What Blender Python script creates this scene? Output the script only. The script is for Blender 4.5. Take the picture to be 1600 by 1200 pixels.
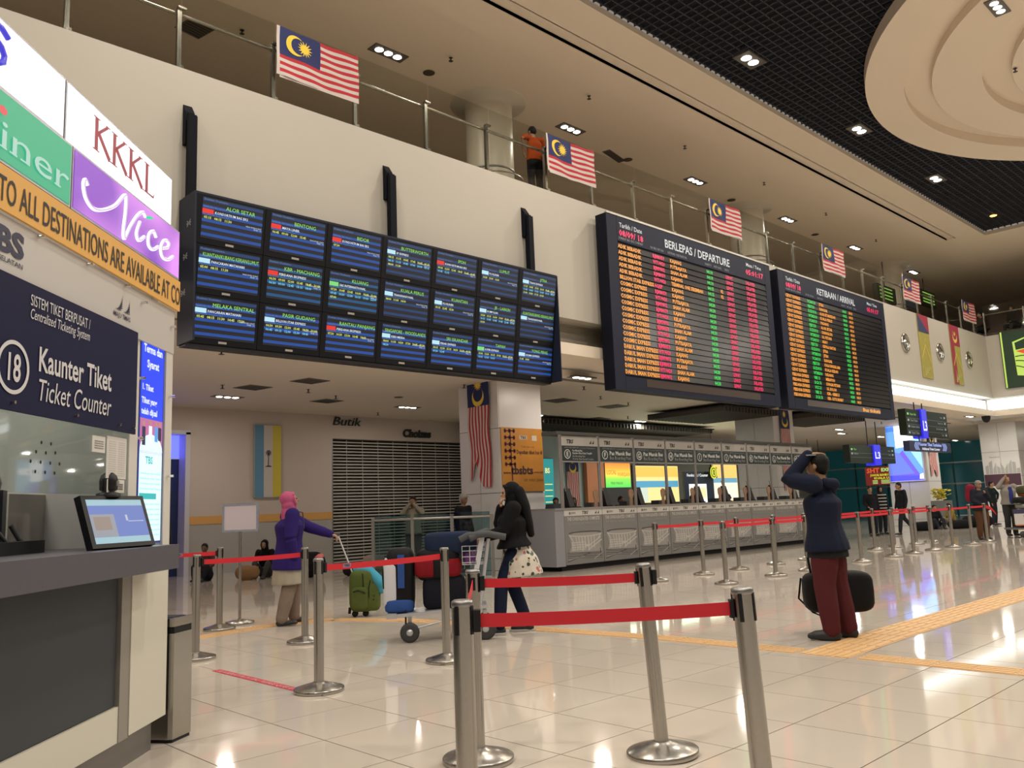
import bpy, bmesh, math, random
from mathutils import Vector, Matrix
random.seed(7)
SC = bpy.context.scene
for o in list(bpy.data.objects): bpy.data.objects.remove(o)

# ------------------------------------------------------------------ camera, world, lights, exposure
cd = bpy.data.cameras.new('camera'); cam = bpy.data.objects.new('camera', cd); SC.collection.objects.link(cam)
cam.matrix_world = Matrix(((0.72191233, -0.07385528, -0.68803197, 0),
                           (-0.69088238, -0.13302211, -0.71062413, 0),
                           (-0.03904012, 0.98835748, -0.14705561, 1.31), (0, 0, 0, 1)))
cd.sensor_width = 36; cd.lens = 36*1320/1600; cd.clip_start = .05; cd.clip_end = 400
SC.camera = cam
vs = SC.view_settings
vs.view_transform = 'Standard'; vs.look = 'None'; vs.gamma = 1; vs.use_curve_mapping = False; vs.exposure = 0.0
w = bpy.data.worlds.new('world'); SC.world = w; w.use_nodes = True
w.node_tree.nodes['Background'].inputs[0].default_value = (1.0, .89, .76, 1)
w.node_tree.nodes['Background'].inputs[1].default_value = 0.26

def area(name, loc, size, power, col=(1, .9, .76), rot=(0, 0, 0), shape='DISK', sy=None, spread=None):
    l = bpy.data.lights.new(name, 'AREA'); l.shape = shape; l.size = size
    if sy: l.size_y = sy
    l.energy = power; l.color = col
    if spread: l.spread = spread
    o = bpy.data.objects.new(name, l); SC.collection.objects.link(o); o.location = loc; o.rotation_euler = rot
    return o
WARM = (1, .90, .77)
for x in (-6.4, -.6, 5.2, 11, 16.7, 22.4, 28, 34):       # lamps of the dark grid ceiling over the hall
    for y in (9.0, 2.6, -3.8):
        area('hall_lamp_light', (x, y, 11.02 if y > 8 or x < 12 else 10.7), .45, 185 if y > 8 else 290, WARM)
for x in (-1.2, 4.5, 10.2, 16.1, 21.9, 27.7, 33.2, 39.2):    # downlights over the mezzanine
    area('mezzanine_lamp_light', (x, 14.0, 11.1), .4, 42, WARM)
LOW = [(8.9, 18.8), (13.9, 18.5), (3.2, 18.6), (3.2, 12.9), (8.9, 12.7), (14.3, 12.45), (18.7, 18.3), (23.7, 18.1),
       (20.2, 12.6), (26.5, 16.7), (32, 17), (38, 17.5), (32, 12.6), (42.6, 17.6), (37.7, 11.4), (47, 9), (43, 4)]
for i, (x, y) in enumerate(LOW):                            # low ceiling downlights under the mezzanine
    area('low_lamp_light', (x, y, 4.1), .3, 42 if x < 20 else 70, (1, .87, .74) if x < 20 else (1, .98, .85))

# ------------------------------------------------------------------ materials
MATS = {}
def mat(name, col, rough=.5, metal=0, emit=None, es=1.0, noise=0, nscale=20, spec=.5, coat=0, bump=0, alpha=1):
    if name in MATS: return MATS[name]
    m = bpy.data.materials.new(name); m.use_nodes = True; nt = m.node_tree; b = nt.nodes['Principled BSDF']
    col = tuple(col)+(1,)
    b.inputs['Base Color'].default_value = col
    b.inputs['Roughness'].default_value = rough; b.inputs['Metallic'].default_value = metal
    b.inputs['Specular IOR Level'].default_value = spec
    b.inputs['Coat Weight'].default_value = coat
    b.inputs['Alpha'].default_value = alpha
    if emit: b.inputs['Emission Color'].default_value = tuple(emit)+(1,); b.inputs['Emission Strength'].default_value = es
    if noise or bump:
        tc = nt.nodes.new('ShaderNodeTexCoord'); n = nt.nodes.new('ShaderNodeTexNoise')
        n.inputs['Scale'].default_value = nscale; n.inputs['Detail'].default_value = 4
        nt.links.new(tc.outputs['Object'], n.inputs['Vector'])
        if noise:
            mx = nt.nodes.new('ShaderNodeMix'); mx.data_type = 'RGBA'
            mx.inputs[6].default_value = tuple(c*(1-noise) for c in col[:3])+(1,)
            mx.inputs[7].default_value = tuple(min(1, c*(1+noise)) for c in col[:3])+(1,)
            nt.links.new(n.outputs['Fac'], mx.inputs[0]); nt.links.new(mx.outputs[2], b.inputs['Base Color'])
        if bump:
            bp = nt.nodes.new('ShaderNodeBump'); bp.inputs['Strength'].default_value = bump; bp.inputs['Distance'].default_value = .01
            nt.links.new(n.outputs['Fac'], bp.inputs['Height']); nt.links.new(bp.outputs[0], b.inputs['Normal'])
    MATS[name] = m; return m
def em(name, col, es=1.0, base=None): return mat(name, base or (0.01, .01, .01), .4, emit=col, es=es)
def glass(name, col=(.8, .9, .88), a=.14, rough=.03):
    if name in MATS: return MATS[name]
    m = bpy.data.materials.new(name); m.use_nodes = True; nt = m.node_tree; nt.nodes.clear()
    out = nt.nodes.new('ShaderNodeOutputMaterial'); mx = nt.nodes.new('ShaderNodeMixShader')
    tr = nt.nodes.new('ShaderNodeBsdfTransparent'); tr.inputs[0].default_value = tuple(col)+(1,)
    gl = nt.nodes.new('ShaderNodeBsdfGlossy'); gl.inputs['Roughness'].default_value = rough
    lw = nt.nodes.new('ShaderNodeLayerWeight'); lw.inputs[0].default_value = .5; fr = nt.nodes.new('ShaderNodeMath'); fr.operation = 'POWER'; fr.inputs[1].default_value = 4
    nt.links.new(lw.outputs['Facing'], fr.inputs[0])
    fr2 = nt.nodes.new('ShaderNodeMath'); fr2.operation = 'MULTIPLY'; fr2.inputs[1].default_value = .5; nt.links.new(fr.outputs[0], fr2.inputs[0]); fr = fr2
    ad = nt.nodes.new('ShaderNodeMath'); ad.operation = 'ADD'; ad.inputs[1].default_value = a*.16
    nt.links.new(fr.outputs[0], ad.inputs[0]); nt.links.new(ad.outputs[0], mx.inputs[0])
    nt.links.new(tr.outputs[0], mx.inputs[1]); nt.links.new(gl.outputs[0], mx.inputs[2]); nt.links.new(mx.outputs[0], out.inputs[0])
    MATS[name] = m; return m
def floor_mat():
    m = mat('polished_tile', (.60, .54, .47), .07, spec=.55, coat=.25); nt = m.node_tree; b = nt.nodes['Principled BSDF']
    g = nt.nodes.new('ShaderNodeNewGeometry'); n = nt.nodes.new('ShaderNodeTexNoise'); n.inputs['Scale'].default_value = 1.3; n.inputs['Detail'].default_value = 6
    nt.links.new(g.outputs['Position'], n.inputs['Vector'])
    dv = nt.nodes.new('ShaderNodeVectorMath'); dv.operation = 'SUBTRACT'; dv.inputs[1].default_value = (2.15, 2.0, 0)
    nt.links.new(g.outputs['Position'], dv.inputs[0])
    sc = nt.nodes.new('ShaderNodeVectorMath'); sc.operation = 'SCALE'; sc.inputs['Scale'].default_value = 1/.655
    nt.links.new(dv.outputs[0], sc.inputs[0])
    fl = nt.nodes.new('ShaderNodeVectorMath'); fl.operation = 'FLOOR'; nt.links.new(sc.outputs[0], fl.inputs[0])
    wn = nt.nodes.new('ShaderNodeTexWhiteNoise'); wn.noise_dimensions = '2D'; nt.links.new(fl.outputs[0], wn.inputs['Vector'])
    mx = nt.nodes.new('ShaderNodeMix'); mx.data_type = 'RGBA'
    mx.inputs[6].default_value = (.565, .505, .435, 1); mx.inputs[7].default_value = (.635, .57, .495, 1)
    av = nt.nodes.new('ShaderNodeMath'); av.operation = 'MULTIPLY_ADD'; av.inputs[1].default_value = .45
    nt.links.new(wn.outputs['Value'], av.inputs[0]); 
    hm = nt.nodes.new('ShaderNodeMath'); hm.operation = 'MULTIPLY'; hm.inputs[1].default_value = .55
    nt.links.new(n.outputs['Fac'], hm.inputs[0]); nt.links.new(hm.outputs[0], av.inputs[2])
    nt.links.new(av.outputs[0], mx.inputs[0]); nt.links.new(mx.outputs[2], b.inputs['Base Color'])
    return m
FLOOR = floor_mat()
GROUT = mat('grout', (.30, .265, .225), .8, spec=.1)
WALLP = mat('cream_paint', (.44, .41, .355), .6, noise=.02, nscale=1.5)
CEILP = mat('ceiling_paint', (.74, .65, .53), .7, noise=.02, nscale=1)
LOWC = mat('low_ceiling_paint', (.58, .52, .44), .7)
BACKW = mat('back_wall_paint', (.50, .44, .40), .6)
BACKG = mat('grey_wall_paint', (.36, .35, .33), .6)
STRIPE = mat('orange_stripe', (.60, .33, .10), .5)
DARKC = mat('dark_ceiling', (.012, .014, .022), .9)
GRID = mat('dark_grid', (.030, .034, .048), .6)
STEEL = mat('brushed_steel', (.42, .40, .365), .26, 1, noise=.1, nscale=60)
STEELD = mat('dark_steel', (.30, .29, .28), .35, .9)
CHROME = mat('chrome', (.75, .73, .70), .12, 1)
BLACK = mat('black_plastic', (.008, .008, .010), .45, spec=.3)
BLACKM = mat('black_matte', (.010, .010, .012), .8)
NAVYF = mat('navy_frame', (.014, .018, .035), .5, spec=.2)
BELT = mat('red_belt', (.56, .012, .025), .6)
TACT = mat('tactile_orange', (.60, .38, .18), .5, noise=.08, nscale=40)
WHITEP = mat('white_panel', (.62, .60, .56), .35)
CLAD = mat('white_cladding', (.60, .58, .57), .35)
GREY = mat('grey_panel', (.32, .31, .33), .45)
GLASSR = glass('rail_glass', (.90, .91, .88), .2)
GLASSC = glass('counter_glass', (.86, .90, .88), .25)
RED = mat('flag_red', (.40, .018, .03), .8); WHT = mat('flag_white', (.52, .46, .43), .8)
BLU = mat('flag_blue', (.015, .022, .10), .8); YEL = mat('flag_yellow', (.72, .52, .05), .7)
LAMP = em('lamp_glow', (1, .93, .82), 14)

# ------------------------------------------------------------------ temporary scene for glyphs and remeshing
TS = bpy.data.scenes.new('tmp')
def evaluated(ob):
    TS.collection.objects.link(ob); TS.view_layers[0].update(); dg = TS.view_layers[0].depsgraph
    me = bpy.data.meshes.new_from_object(ob.evaluated_get(dg), depsgraph=dg)
    TS.collection.objects.unlink(ob); return me
GL = {}
def glyph(ch, bold, res):
    k = (ch, bold, res)
    if k in GL: return GL[k]
    def mk(body):
        c = bpy.data.curves.new('g', 'FONT'); c.body = body; c.size = 1; c.resolution_u = res; c.offset = bold; c.fill_mode = 'FRONT'
        o = bpy.data.objects.new('g', c); me = evaluated(o)
        vs_ = [tuple(v.co[:2]) for v in me.vertices]; fs = [tuple(p.vertices) for p in me.polygons]
        bpy.data.objects.remove(o); bpy.data.curves.remove(c); bpy.data.meshes.remove(me); return vs_, fs
    if 'w0' not in GL:
        v, _ = mk('HH'); GL['w0'] = max(p[0] for p in v)-min(p[0] for p in v); v, _ = mk('H'); GL['cap'] = max(p[1] for p in v)
    v, _ = mk('H'+ch+'H'); vn, _ = mk('HH')
    adv = (max(p[0] for p in v)-min(p[0] for p in v))-(max(p[0] for p in vn)-min(p[0] for p in vn))
    v, f = mk(ch) if ch != ' ' else ([], [])
    GL[k] = (v, f, adv); return GL[k]

def vec(*a): return Vector(a)
class M:
    def __init__(s, xf=None): s.V = []; s.F = []; s.I = []; s.S = []; s.xf = xf
    def add(s, vs_, fs, mi=0, sm=False):
        b = len(s.V)
        s.V += [s.xf(Vector(v)) for v in vs_] if s.xf else [Vector(v) for v in vs_]
        s.F += [tuple(b+i for i in f) for f in fs]; s.I += [mi]*len(fs); s.S += [sm]*len(fs); return s
    def box(s, x0, x1, y0, y1, z0, z1, mi=0):
        v = [(x, y, z) for z in (z0, z1) for y in (y0, y1) for x in (x0, x1)]
        return s.add(v, [(0, 2, 3, 1), (4, 5, 7, 6), (0, 1, 5, 4), (2, 6, 7, 3), (0, 4, 6, 2), (1, 3, 7, 5)], mi)
    def obox(s, c, a, b, d, mi=0):
        c, a, b, d = map(Vector, (c, a, b, d))
        v = [c+a*i+b*j+d*k for k in (-1, 1) for j in (-1, 1) for i in (-1, 1)]
        return s.add(v, [(0, 2, 3, 1), (4, 5, 7, 6), (0, 1, 5, 4), (2, 6, 7, 3), (0, 4, 6, 2), (1, 3, 7, 5)], mi)
    def quad(s, a, b, c, d, mi=0): return s.add([a, b, c, d], [(0, 1, 2, 3)], mi)
    def rect(s, O, R, U, x0, x1, y0, y1, mi=0, n=None):
        O, R, U = map(Vector, (O, R, U))
        return s.quad(O+R*x0+U*y0, O+R*x1+U*y0, O+R*x1+U*y1, O+R*x0+U*y1, mi)
    def tube(s, pts, r, n=8, mi=0, caps=True, sm=True):
        pts = [Vector(p) for p in pts]; k = len(pts); rs = r if isinstance(r, (list, tuple)) else [r]*k
        vs_ = []; prev = None
        for i, p in enumerate(pts):
            t = (pts[min(i+1, k-1)]-pts[max(i-1, 0)]).normalized()
            a = prev-t*prev.dot(t) if prev is not None else t.cross(Vector((0, 0, 1)) if abs(t.z) < .9 else Vector((1, 0, 0)))
            a.normalize(); prev = a; b = t.cross(a)
            for j in range(n):
                q = 2*math.pi*j/n; vs_.append(p+(a*math.cos(q)+b*math.sin(q))*rs[i])
        fs = [(i*n+j, i*n+(j+1) % n, (i+1)*n+(j+1) % n, (i+1)*n+j) for i in range(k-1) for j in range(n)]
        s.add(vs_, fs, mi, sm)
        if caps: s.add(vs_[:n], [tuple(range(n))[::-1]], mi); s.add(vs_[-n:], [tuple(range(n))], mi)
        return s
    def lathe(s, prof, c=(0, 0, 0), n=24, mi=0, sm=True, sx=1, sy=1):
        c = Vector(c); vs_ = [c+Vector((r*sx*math.cos(2*math.pi*j/n), r*sy*math.sin(2*math.pi*j/n), z)) for r, z in prof for j in range(n)]
        fs = [(i*n+j, i*n+(j+1) % n, (i+1)*n+(j+1) % n, (i+1)*n+j) for i in range(len(prof)-1) for j in range(n)]
        return s.add(vs_, fs, mi, sm)
    def prism(s, O, R, U, pts, d, mi=0):
        """polygon pts (2D) in plane O,R,U extruded by the vector d"""
        O, R, U, d = map(Vector, (O, R, U, d)); a = [O+R*x+U*y for x, y in pts]; n = len(a)
        s.add(a+[p+d for p in a], [tuple(range(n))[::-1], tuple(range(n, 2*n))]+[(i, (i+1) % n, n+(i+1) % n, n+i) for i in range(n)], mi); return s
    def flat(s, O, R, U, pts, mi=0):
        O, R, U = map(Vector, (O, R, U)); a = [O+R*x+U*y for x, y in pts]; return s.add(a, [tuple(range(len(a)))], mi)
    def text(s, t, O, R, U, h, w=None, bold=0., res=2, mi=0, wmax=None, shear=0, align='l', sp=0):
        O, R, U = map(Vector, (O, R, U)); x = 0; lay = []
        for ch in t:
            g = glyph(ch, bold, res); lay.append((x, g)); x += g[2]+sp
        sc = h/GL['cap']; tot = x*sc; kx = 1
        if w: kx = w/tot
        elif wmax and tot > wmax: kx = wmax/tot
        off = {'l': 0, 'c': -tot*kx/2, 'r': -tot*kx}[align]
        for x, g in lay:
            if g[0]: s.add([O+R*((x+p[0]+shear*p[1])*sc*kx+off)+U*(p[1]*sc) for p in g[0]], g[1], mi)
        return s
    def build(s, name, mats, parent=None, local=False, smooth=None, recalc=True):
        me = bpy.data.meshes.new(name)
        V = s.V
        if parent is not None and not local:
            inv = wmat(parent).inverted(); V = [inv@v for v in V]
        me.from_pydata([tuple(v) for v in V], [], s.F)
        for m in (mats if isinstance(mats, (list, tuple)) else [mats]): me.materials.append(m)
        me.polygons.foreach_set('material_index', s.I); me.polygons.foreach_set('use_smooth', s.S)
        if recalc and len(s.F) < 30000:
            bm = bmesh.new(); bm.from_mesh(me); bmesh.ops.recalc_face_normals(bm, faces=bm.faces); bm.to_mesh(me); bm.free()
        o = bpy.data.objects.new(name, me); SC.collection.objects.link(o)
        if parent is not None: o.parent = parent
        return o
def wmat(o):
    m = Matrix.LocRotScale(o.location, o.rotation_euler, o.scale)
    return wmat(o.parent)@m if o.parent else m
def tag(o, label=None, cat=None, group=None, kind=None):
    if label: o['label'] = label
    if cat: o['category'] = cat
    if group: o['group'] = group
    if kind: o['kind'] = kind
    return o
def thing(name, label, cat, loc=(0, 0, 0), rz=0, group=None):
    o = bpy.data.objects.new(name, None); SC.collection.objects.link(o); o.empty_display_size = .1
    o.location = loc; o.rotation_euler = (0, 0, rz); return tag(o, label, cat, group)
def struct(o): o['kind'] = 'structure'; return o
def copy_tree(o, parent=None):
    c = o.copy(); SC.collection.objects.link(c)
    if parent is not None: c.parent = parent
    for ch in [x for x in KIDS(o)]: copy_tree(ch, c)
    return c
def KIDS(o): return [x for x in bpy.data.objects if x.parent == o]
X, Y, Z = vec(1, 0, 0), vec(0, 1, 0), vec(0, 0, 1)
NX, NY = -X, -Y

# ------------------------------------------------------------------ floor of polished tiles
def build_floor():
    T = .655; g = .0024
    root = M().box(-30, 62, -30, 30, -.3, -.012).build('floor', GROUT); struct(root)
    tile = M(); h = T/2-g; b = .0015
    v = [(sx*h, sy*h, -.012) for sx, sy in ((-1, -1), (1, -1), (1, 1), (-1, 1))]+[(sx*h, sy*h, -b) for sx, sy in ((-1, -1), (1, -1), (1, 1), (-1, 1))]+[(sx*(h-b), sy*(h-b), 0) for sx, sy in ((-1, -1), (1, -1), (1, 1), (-1, 1))]
    tile.add(v, [(8, 9, 10, 11)], 0); tile.add(v, [(i, (i+1) % 4, 4+(i+1) % 4, 4+i) for i in range(4)]+[(4+i, 4+(i+1) % 4, 8+(i+1) % 4, 8+i) for i in range(4)], 1)
    me = tile.build('tile', [FLOOR, GROUT]); mesh = me.data; bpy.data.objects.remove(me)
    cells = []
    for i in range(-12, 88):
        for j in range(-14, 35):
            x = 2.15+T*(i+.5); y = 2.0+T*(j+.5)
            fw = x*.696+y*.718; rt = x*.72-y*.69
            if fw > 1.2 and abs(rt) < fw*.68+1 and fw > 2.2: cells.append((fw, x, y, i, j))
    cells.sort(); near = set((c[3], c[4]) for c in cells[:300])
    for fw, x, y, i, j in cells[:300]:
        o = bpy.data.objects.new('tile', mesh); SC.collection.objects.link(o); o.location = (x, y, 0); o.parent = root
    rest = M()
    for i in range(-30, 90):
        for j in range(-40, 42):
            if (i, j) in near: continue
            x = 2.15+T*(i+.5); y = 2.0+T*(j+.5)
            rest.add([(x-h, y-h, 0), (x+h, y-h, 0), (x+h, y+h, 0), (x-h, y+h, 0)], [(0, 1, 2, 3)])
    tag(rest.build('tile_field', FLOOR, root), kind='stuff')
build_floor()

# ------------------------------------------------------------------ upper walls, mezzanine, ceilings
def build_shell():
    # mezzanine fascia (left) and wing fascia (far right)
    f = M(); f.box(-8, 38.9, 11.3, 11.7, 5.13, 7.77); struct(f.build('wall_left', WALLP))
    f = M(); f.box(38.9, 39.3, -14, 11.7, 5.13, 7.77); struct(f.build('wall_right', WALLP))
    f = M(); f.box(-8, 39.2, 11.42, 11.52, 7.77, 7.80); struct(f.build('trim_1', STEELD))
    # lower edge: recessed trough and lip
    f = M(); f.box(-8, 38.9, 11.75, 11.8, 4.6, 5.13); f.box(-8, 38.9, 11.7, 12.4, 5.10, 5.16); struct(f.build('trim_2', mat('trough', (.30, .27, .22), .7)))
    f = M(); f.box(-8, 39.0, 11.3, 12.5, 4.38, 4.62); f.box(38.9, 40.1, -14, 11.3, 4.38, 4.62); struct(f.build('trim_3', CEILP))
    f = M(); f.box(39.35, 39.4, -14, 11.75, 4.6, 5.13); struct(f.build('trim_4', CEILP))
    # mezzanine floor slab and back walls
    f = M(); f.box(-8, 60, 11.7, 26, 7.3, 7.70); f.box(39.3, 60, -14, 11.7, 7.3, 7.70); struct(f.build('floor.001', mat('mezzanine_floor', (.36, .30, .24), .4)))
    f = M(); f.box(-8, 62, 25, 25.3, 7.7, 11.2); f.box(61, 61.3, -14, 25, 7.7, 11.2); struct(f.build('wall_upper', mat('upper_wall', (.30, .24, .19), .7)))
    # lower ceiling
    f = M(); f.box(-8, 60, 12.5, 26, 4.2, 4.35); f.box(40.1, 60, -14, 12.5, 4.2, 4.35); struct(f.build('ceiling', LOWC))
    f = M(); f.box(12.5, 38, 12.75, 12.86, 4.17, 4.199); struct(f.build('trim_5', mat('slot_dark', (.14, .12, .10), .8)))
    # upper cream ceiling with a slot, framing the dark grid field
    f = M()
    for x0, x1, y0, y1, z in ((-8, 62, 11.15, 12.1, 11.2), (-8, 62, 12.1, 26, 11.27), (-8, 35.6, 9.92, 10.82, 11.2), (35.6, 62, -14, 11.15, 11.2), (35.1, 35.6, 10.82, 11.15, 11.2)):
        f.box(x0, x1, y0, y1, z, z+.1)
    f.box(-8, 35.6, 10.6, 11.3, 11.27, 11.6)
    f.box(-8, 35.1, 10.80, 10.82, 11.2, 11.5); f.box(-8, 35.1, 11.15, 11.17, 11.2, 11.5)
    f.box(-8, 35.6, 9.9, 9.92, 11.17, 11.30); f.box(35.58, 35.6, -14, 9.92, 11.17, 11.30)
    struct(f.build('ceiling.001', CEILP))
    f = M(); f.box(-8, 36, -14, 10, 11.55, 11.6); d = f.build('ceiling.002', DARKC); struct(d)
    f = M()
    for i in range(int(36/.22)+1): f.box(-.5+i*.22, -.5+i*.22+.022, -8, 9.9, 11.30, 11.38)
    for i in range(int(18/.22)+1): f.box(-.5, 35.58, -8+i*.22, -8+i*.22+.022, 11.30, 11.38)
    tag(f.build('ceiling_grid', GRID, d), kind='stuff')
    # ground floor back wall with grey dado and stripe, doorway on the left
    f = M(); f.box(8.9, 13.05, 21, 21.25, 1.45, 4.2, 0); f.box(-8, 8.9, 21, 21.25, 3.6, 4.2, 0); f.box(-8, 6.1, 21, 21.25, 0, 3.6, 0); f.box(13.05, 24, 21, 21.25, 3.53, 4.2, 0); f.box(8.9, 13.05, 21, 21.25, 0, 1.25, 1); f.box(8.9, 13.05, 20.985, 21.25, 1.25, 1.45, 2)
    f.box(18.6, 24, 21, 21.25, 0, 3.53, 0)
    struct(f.build('wall_back', [BACKW, BACKG, STRIPE]))
    f = M(); f.box(24, 62, 25.5, 25.7, 0, 4.2); struct(f.build('wall_back.001', mat('shop_wall', (.42, .42, .36), .6)))
    f = M(); f.box(38.9, 39.1, -14, -13.9, 0, 8); 
build_shell()

# door: dark blue doorway at the left end of the back wall
def build_door():
    d = thing('door_1', None, None, (7.9, 20.9, 0)); struct(d); del d['kind']; struct(d)
    m = M(); m.box(6.2, 8.78, 21.3, 21.35, 0, 2.9); m.build('door_panel', mat('door_dark', (.02, .03, .08), .2), d)
    m = M(); m.box(8.78, 8.9, 20.9, 21.3, 0, 3.55); m.box(6.1, 8.9, 20.9, 21.3, 3.5, 3.6); m.box(6.1, 6.2, 20.9, 21.3, 0, 3.5); m.build('door_frame', mat('door_frame', (.5, .5, .55), .4), d)
    m = M(); m.box(6.2, 8.78, 21.3, 21.33, 2.92, 3.5); m.build('light_panel', em('blue_light', (.10, .12, 1.0), 2.2), d)
    area('door_light', (7.6, 20.8, 3.3), .8, 14, (.15, .15, 1), (math.radians(60), 0, 0))
build_door()

# cove light along the lower edge of the fascia, right of the arrival board
def build_cove():
    m = M(); m.box(27.0, 38.95, 11.62, 11.66, 4.68, 5.05); o = m.build('cove_light', em('cove_white', (.92, 1, 1), 2.6)); struct(o)
    m = M(); m.box(39.2, 39.24, -12, 11.62, 4.66, 5.1); struct(m.build('cove_light.001', MATS['cove_white']))
    area('cove_area', (33, 11.25, 4.9), 11, 60, (.9, 1, 1), (math.radians(90), 0, 0), 'RECTANGLE', .3)
build_cove()

# medallion of the hall ceiling: nested offset discs with swirling steps
def build_medallion():
    # outer rim, then alternately recess edge and inner disc edge: (cx, cy, ax, ay)
    CI = [(22.76, .11, 8.16, 8.16)]+[(22.7, .3, 7.0*g, 7.13*g) for g in (1, .915, .765, .68, .53, .45)]
    N = 144; m = M()
    def ring(e, zf, k=1.): return [(e[0]+e[2]*k*math.cos(a), e[1]+e[3]*k*math.sin(a), zf(a)) for a in (2*math.pi*i/N for i in range(N))]
    far = lambda a: .40*max(0, math.cos((a-math.radians(60))*.8))**1.5 if abs((a-math.radians(60)+math.pi) % (2*math.pi)-math.pi) < math.radians(112) else 0
    near = lambda a: .40*max(0, math.cos((a-math.radians(185))*.8))**1.5 if abs((a-math.radians(185)+math.pi) % (2*math.pi)-math.pi) < math.radians(112) else 0
    z0 = 11.0
    def cs(a, d): x = (a-math.radians(d)+math.pi) % (2*math.pi)-math.pi; return max(0, math.cos(x*.8))**1.5 if abs(x) < math.radians(112) else 0
    rings = [ring(CI[0], lambda a: 11.29), ring(CI[0], lambda a: z0)]
    sm = [False]
    for k in (1, 3, 5):
        cc = CI[k+1]
        rings.append(ring(CI[k], lambda a: z0)); sm.append(False)
        rings.append(ring(CI[k], lambda a: z0+.25*cs(a, 55), .9995)); sm.append(False)
        rings.append(ring(cc, lambda a: z0+.25*cs(a, 170))); sm.append(True)
        rings.append(ring(cc, lambda a: z0, .999)); sm.append(False)
    V = [p for r in rings for p in r]; n = N
    for i in range(len(rings)-1):
        m.add(rings[i]+rings[i+1], [(j, (j+1) % n, n+(j+1) % n, n+j) for j in range(n)], 0, True)
    m.add(rings[-1], [tuple(range(n))], 0)
    o = m.build('ceiling_medallion', CEILP); tag(o, 'big cream round ceiling feature of nested stepped rings in the dark grid ceiling', 'ceiling feature')
build_medallion()

# ------------------------------------------------------------------ columns
def panels_column(x0, x1, y0, y1, zs, label, z1=4.2):
    t = thing('column', label, 'column', ((x0+x1)/2, (y0+y1)/2, 0), 0, 'square clad columns')
    M().box(x0+.03, x1-.03, y0+.03, y1-.03, 0, z1).build('core', mat('joint_dark', (.08, .08, .08), .7), t)
    g = .006; xm = (x0+x1)/2; ym = (y0+y1)/2
    for a, b in zip(zs[:-1], zs[1:]):
        for (u0, u1) in ((y0, ym), (ym, y1)):
            M().box(x0, x0+.029, u0+g, u1-g, a+g, b-g).build('panel', CLAD, t)
        M().box(x0+.03, x1, y0, y0+.029, a+g, b-g).build('panel', CLAD, t)
    return t
panels_column(12.8, 14.17, 13.7, 15.05, (0, .26, 1.69, 3.12, 4.2), 'white clad square column with a hanging flag and an orange poster')
panels_column(24.9, 26.2, 13.7, 15.1, (0, .26, 1.69, 3.12, 4.2), 'white clad square column rising behind the middle of the check-in counters')
panels_column(36.65, 38.0, 13.4, 15.0, (0, .26, 1.80, 3.12, 4.2), 'white clad square column carrying the tall glowing blue screen')
panels_column(40.2, 41.9, 10.95, 12.4, (0, .4, 1.9, 2.95, 4.2), 'white clad square column behind the two men at the right edge')
RC = mat('round_column_paint', (.62, .57, .47), .35)
for i, (cx, lb) in enumerate(((13.5, 'round cream column on the mezzanine behind the person in orange'), (25.5, 'round cream column on the mezzanine above the departure board'), (37.3, 'farthest round cream column on the mezzanine'))):
    t = thing('round_column', lb, 'column', (cx, 14.4, 7.7), 0, 'round mezzanine columns')
    M().lathe([(.58, 0), (.58, 3.57)], n=40).build('shaft', RC, t, local=True)
    M().lathe([(.58, 3.40), (.60, 3.52), (.93, 3.53), (.95, 3.57)], n=40).build('collar', RC, t, local=True)
    M().lathe([(.585, 1.72), (.60, 1.72), (.60, 1.76), (.585, 1.76)], n=40).build('band', STEELD, t, local=True)
    M().lathe([(.80, .0), (.80, 1.5)], n=40).build('glass_screen', GLASSR, t, local=True)
    M().lathe([(.80, 1.5), (.81, 1.5), (.81, 1.53), (.80, 1.53)], n=40).build('glass_rim', STEELD, t, local=True)

# ------------------------------------------------------------------ mezzanine glass railing
def build_rail():
    r = thing('glass_railing', 'long glass balustrade with steel posts along the mezzanine edge', 'railing', (12, 11.5, 7.8))
    xs = [1.6, 3.1, 4.6, 6.1, 7.62, 9.15, 10.65, 12.3, 13.75, 15.25, 16.75, 18.3, 19.8, 21.3, 22.8, 24.5, 26.0, 27.5, 29.1, 30.7, 32.1, 33.6, 35.1, 36.6, 38.1]
    for i, x in enumerate(xs):
        m = M(); m.box(x-.03, x+.03, 11.43, 11.49, 7.72, 8.78); m.box(x-.05, x+.05, 11.38, 11.50, 7.78, 7.86); m.box(x-.03, x+.09, 11.40, 11.46, 8.76, 8.79)
        m.build('post', STEEL, r)
        if i+1 < len(xs):
            M().box(x+.012, xs[i+1]-.012, 11.36, 11.372, 7.80, 9.08).build('glass_pane', GLASSR, r)
    M().tube([(-1, 11.52, 8.72), (38.6, 11.52, 8.72)], .028, 10).build('handrail', STEEL, r)
    M().box(-1, 38.6, 11.35, 11.5, 7.77, 7.80).build('base_channel', STEELD, r)
    r = thing('glass_railing', 'glass balustrade on the mezzanine above the green advertisement', 'railing', (39.1, 4, 7.8))
    ys = [11.3, 9.8, 8.3, 6.8, 5.3]
    for i, y in enumerate(ys):
        M().box(39.0, 39.06, y-.03, y+.03, 7.72, 8.8).build('post', STEEL, r)
        if i+1 < len(ys): M().box(38.95, 38.96, ys[i+1]+.01, y-.01, 7.80, 9.08).build('glass_pane', GLASSR, r)
    M().tube([(39.1, 11.3, 8.72), (39.1, 4, 8.72)], .028, 10).build('handrail', STEEL, r)
build_rail()

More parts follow.
